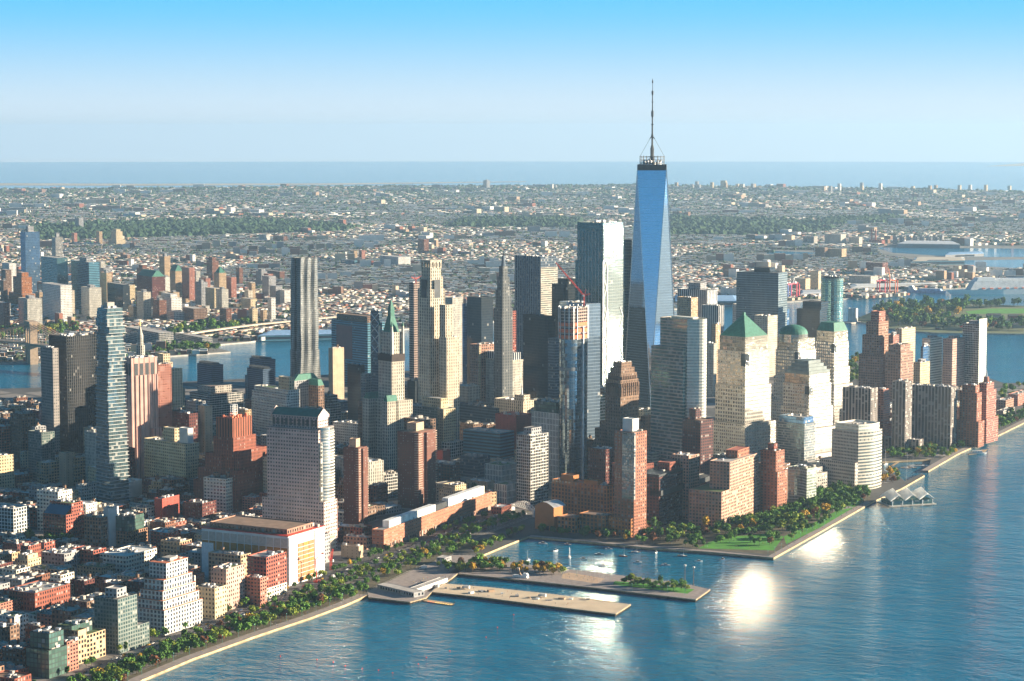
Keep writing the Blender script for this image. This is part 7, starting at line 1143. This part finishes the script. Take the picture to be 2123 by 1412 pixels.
mb = MB(); rs2 = random.Random(2)
for i in range(9): p, q = at(1166+i*9.5, 1190.5+i*1.25), at(1180+i*9.2, 1186+i*1.6); 
FNP = [at(x, y) for x, y in ((1166, 1190), (1180, 1186), (1258, 1199), (1241, 1211), (1166, 1200))]; Q = resample(FNP+[FNP[0]], 6)
for a, c in zip(Q, Q[1:]): mb.tube((a.x, a.y, 0), (a.x, a.y, 5.5), .09, .09, SILVER, 4); mb.tube((a.x, a.y, 5.4), (c.x, c.y, 5.4), .06, .06, SILVER, 3, False); mb.tube((a.x, a.y, 2.7), (c.x, c.y, 2.7), .04, .04, SILVER, 3, False)
tag(mb.build('court_fence'), 'tall wire fence round the sand courts on the park pier', 'fence')
SKIN = mat('skin', (.50, .32, .23), .6, 0, 0)
def person_mesh(top, leg, stride):
    b = MB()
    for s in (-1, 1): b.tube((s*.09, s*stride, 0), (s*.1, 0, .85), .07, .10, leg, 6); b.tube((s*.2, 0, 1.42), (s*.25, -s*stride*.8, .82), .06, .045, top, 6); b.tube((s*.25, -s*stride*.8, .82), (s*.25, -s*stride*.9, .72), .045, .03, SKIN, 5)
    b.tube((0, 0, .82), (0, 0, 1.2), .17, .2, top, 8); b.tube((0, 0, 1.2), (0, 0, 1.47), .2, .09, top, 8); b.tube((0, 0, 1.47), (0, 0, 1.54), .06, .06, SKIN, 6); b.tube((0, 0, 1.52), (0, 0, 1.66), .08, .1, SKIN, 8); b.tube((0, 0, 1.66), (0, 0, 1.76), .1, .05, DKMETAL, 8); return b.mesh('person')
CL = [('white', WHITEP), ('red', REDP), ('dark', DKMETAL), ('blue', SAILB), ('yellow', YK)]; PM = [(n, person_mesh(m, DKMETAL if i % 2 else SAILB, .08+.1*(i % 3))) for i, (n, m) in enumerate(CL)]
def people(n, poly, where, grp):
    P = [(p.x, p.y) for p in W2(poly)]; k = 0
    while k < n:
        x = rt_.uniform(min(p[0] for p in P), max(p[0] for p in P)); y = rt_.uniform(min(p[1] for p in P), max(p[1] for p in P))
        if inside(x, y, P): c, m = rt_.choice(PM); o = link('person', m, None, (x, y, .06), rt_.uniform(0, 6)); tag(o, f'person in a {c} top standing {where}', 'person', grp); k += 1
people(26, [(900, 1224), (1000, 1236), (1130, 1250), (1200, 1258), (1130, 1236), (1010, 1221), (920, 1214)], 'on the sandy pier', 'people on the sandy pier'); people(16, [(1170, 1198), (1238, 1207), (1250, 1200), (1182, 1189)], 'on the sand courts', 'people on the sand courts'); people(22, [(1455, 1136), (1550, 1139), (1600, 1138), (1598, 1112), (1520, 1116)], 'on the bright lawn', 'people on the lawn'); people(30, [(400, 1361), (530, 1314), (647, 1276), (755, 1232), (748, 1228), (640, 1270), (520, 1308), (392, 1356)], 'on the riverside promenade', 'people on the promenade'); people(24, [(1606, 1152), (1690, 1104), (1800, 1044), (1797, 1041), (1684, 1101), (1600, 1150)], 'on the river park walk', 'people on the river park walk'); people(20, [(855, 1212), (925, 1198), (935, 1190), (860, 1204)], 'on the cafe platform', 'people on the platform')
# ================================================================== air
mb = MB(); p = 39500; mb.box(-p+CX, p+CX, -p+CY, p+CY, -5, 640, CONC, True); o = mb.build('haze'); tag(o, kind='stuff'); m = bpy.data.materials.new('haze'); m.use_nodes = True; t = m.node_tree; t.nodes.clear(); mo = nn(t, 'ShaderNodeOutputMaterial'); pv = nn(t, 'ShaderNodeVolumePrincipled'); pv.inputs['Color'].default_value = (.46, .72, 1.0, 1); pv.inputs['Density'].default_value = 2.6e-5; pv.inputs['Anisotropy'].default_value = .3; pv.inputs['Density Attribute'].default_value = ''
t.links.new(pv.outputs[0], mo.inputs['Volume']); m.cycles.homogeneous_volume = True; o.data.materials.clear(); o.data.materials.append(m)
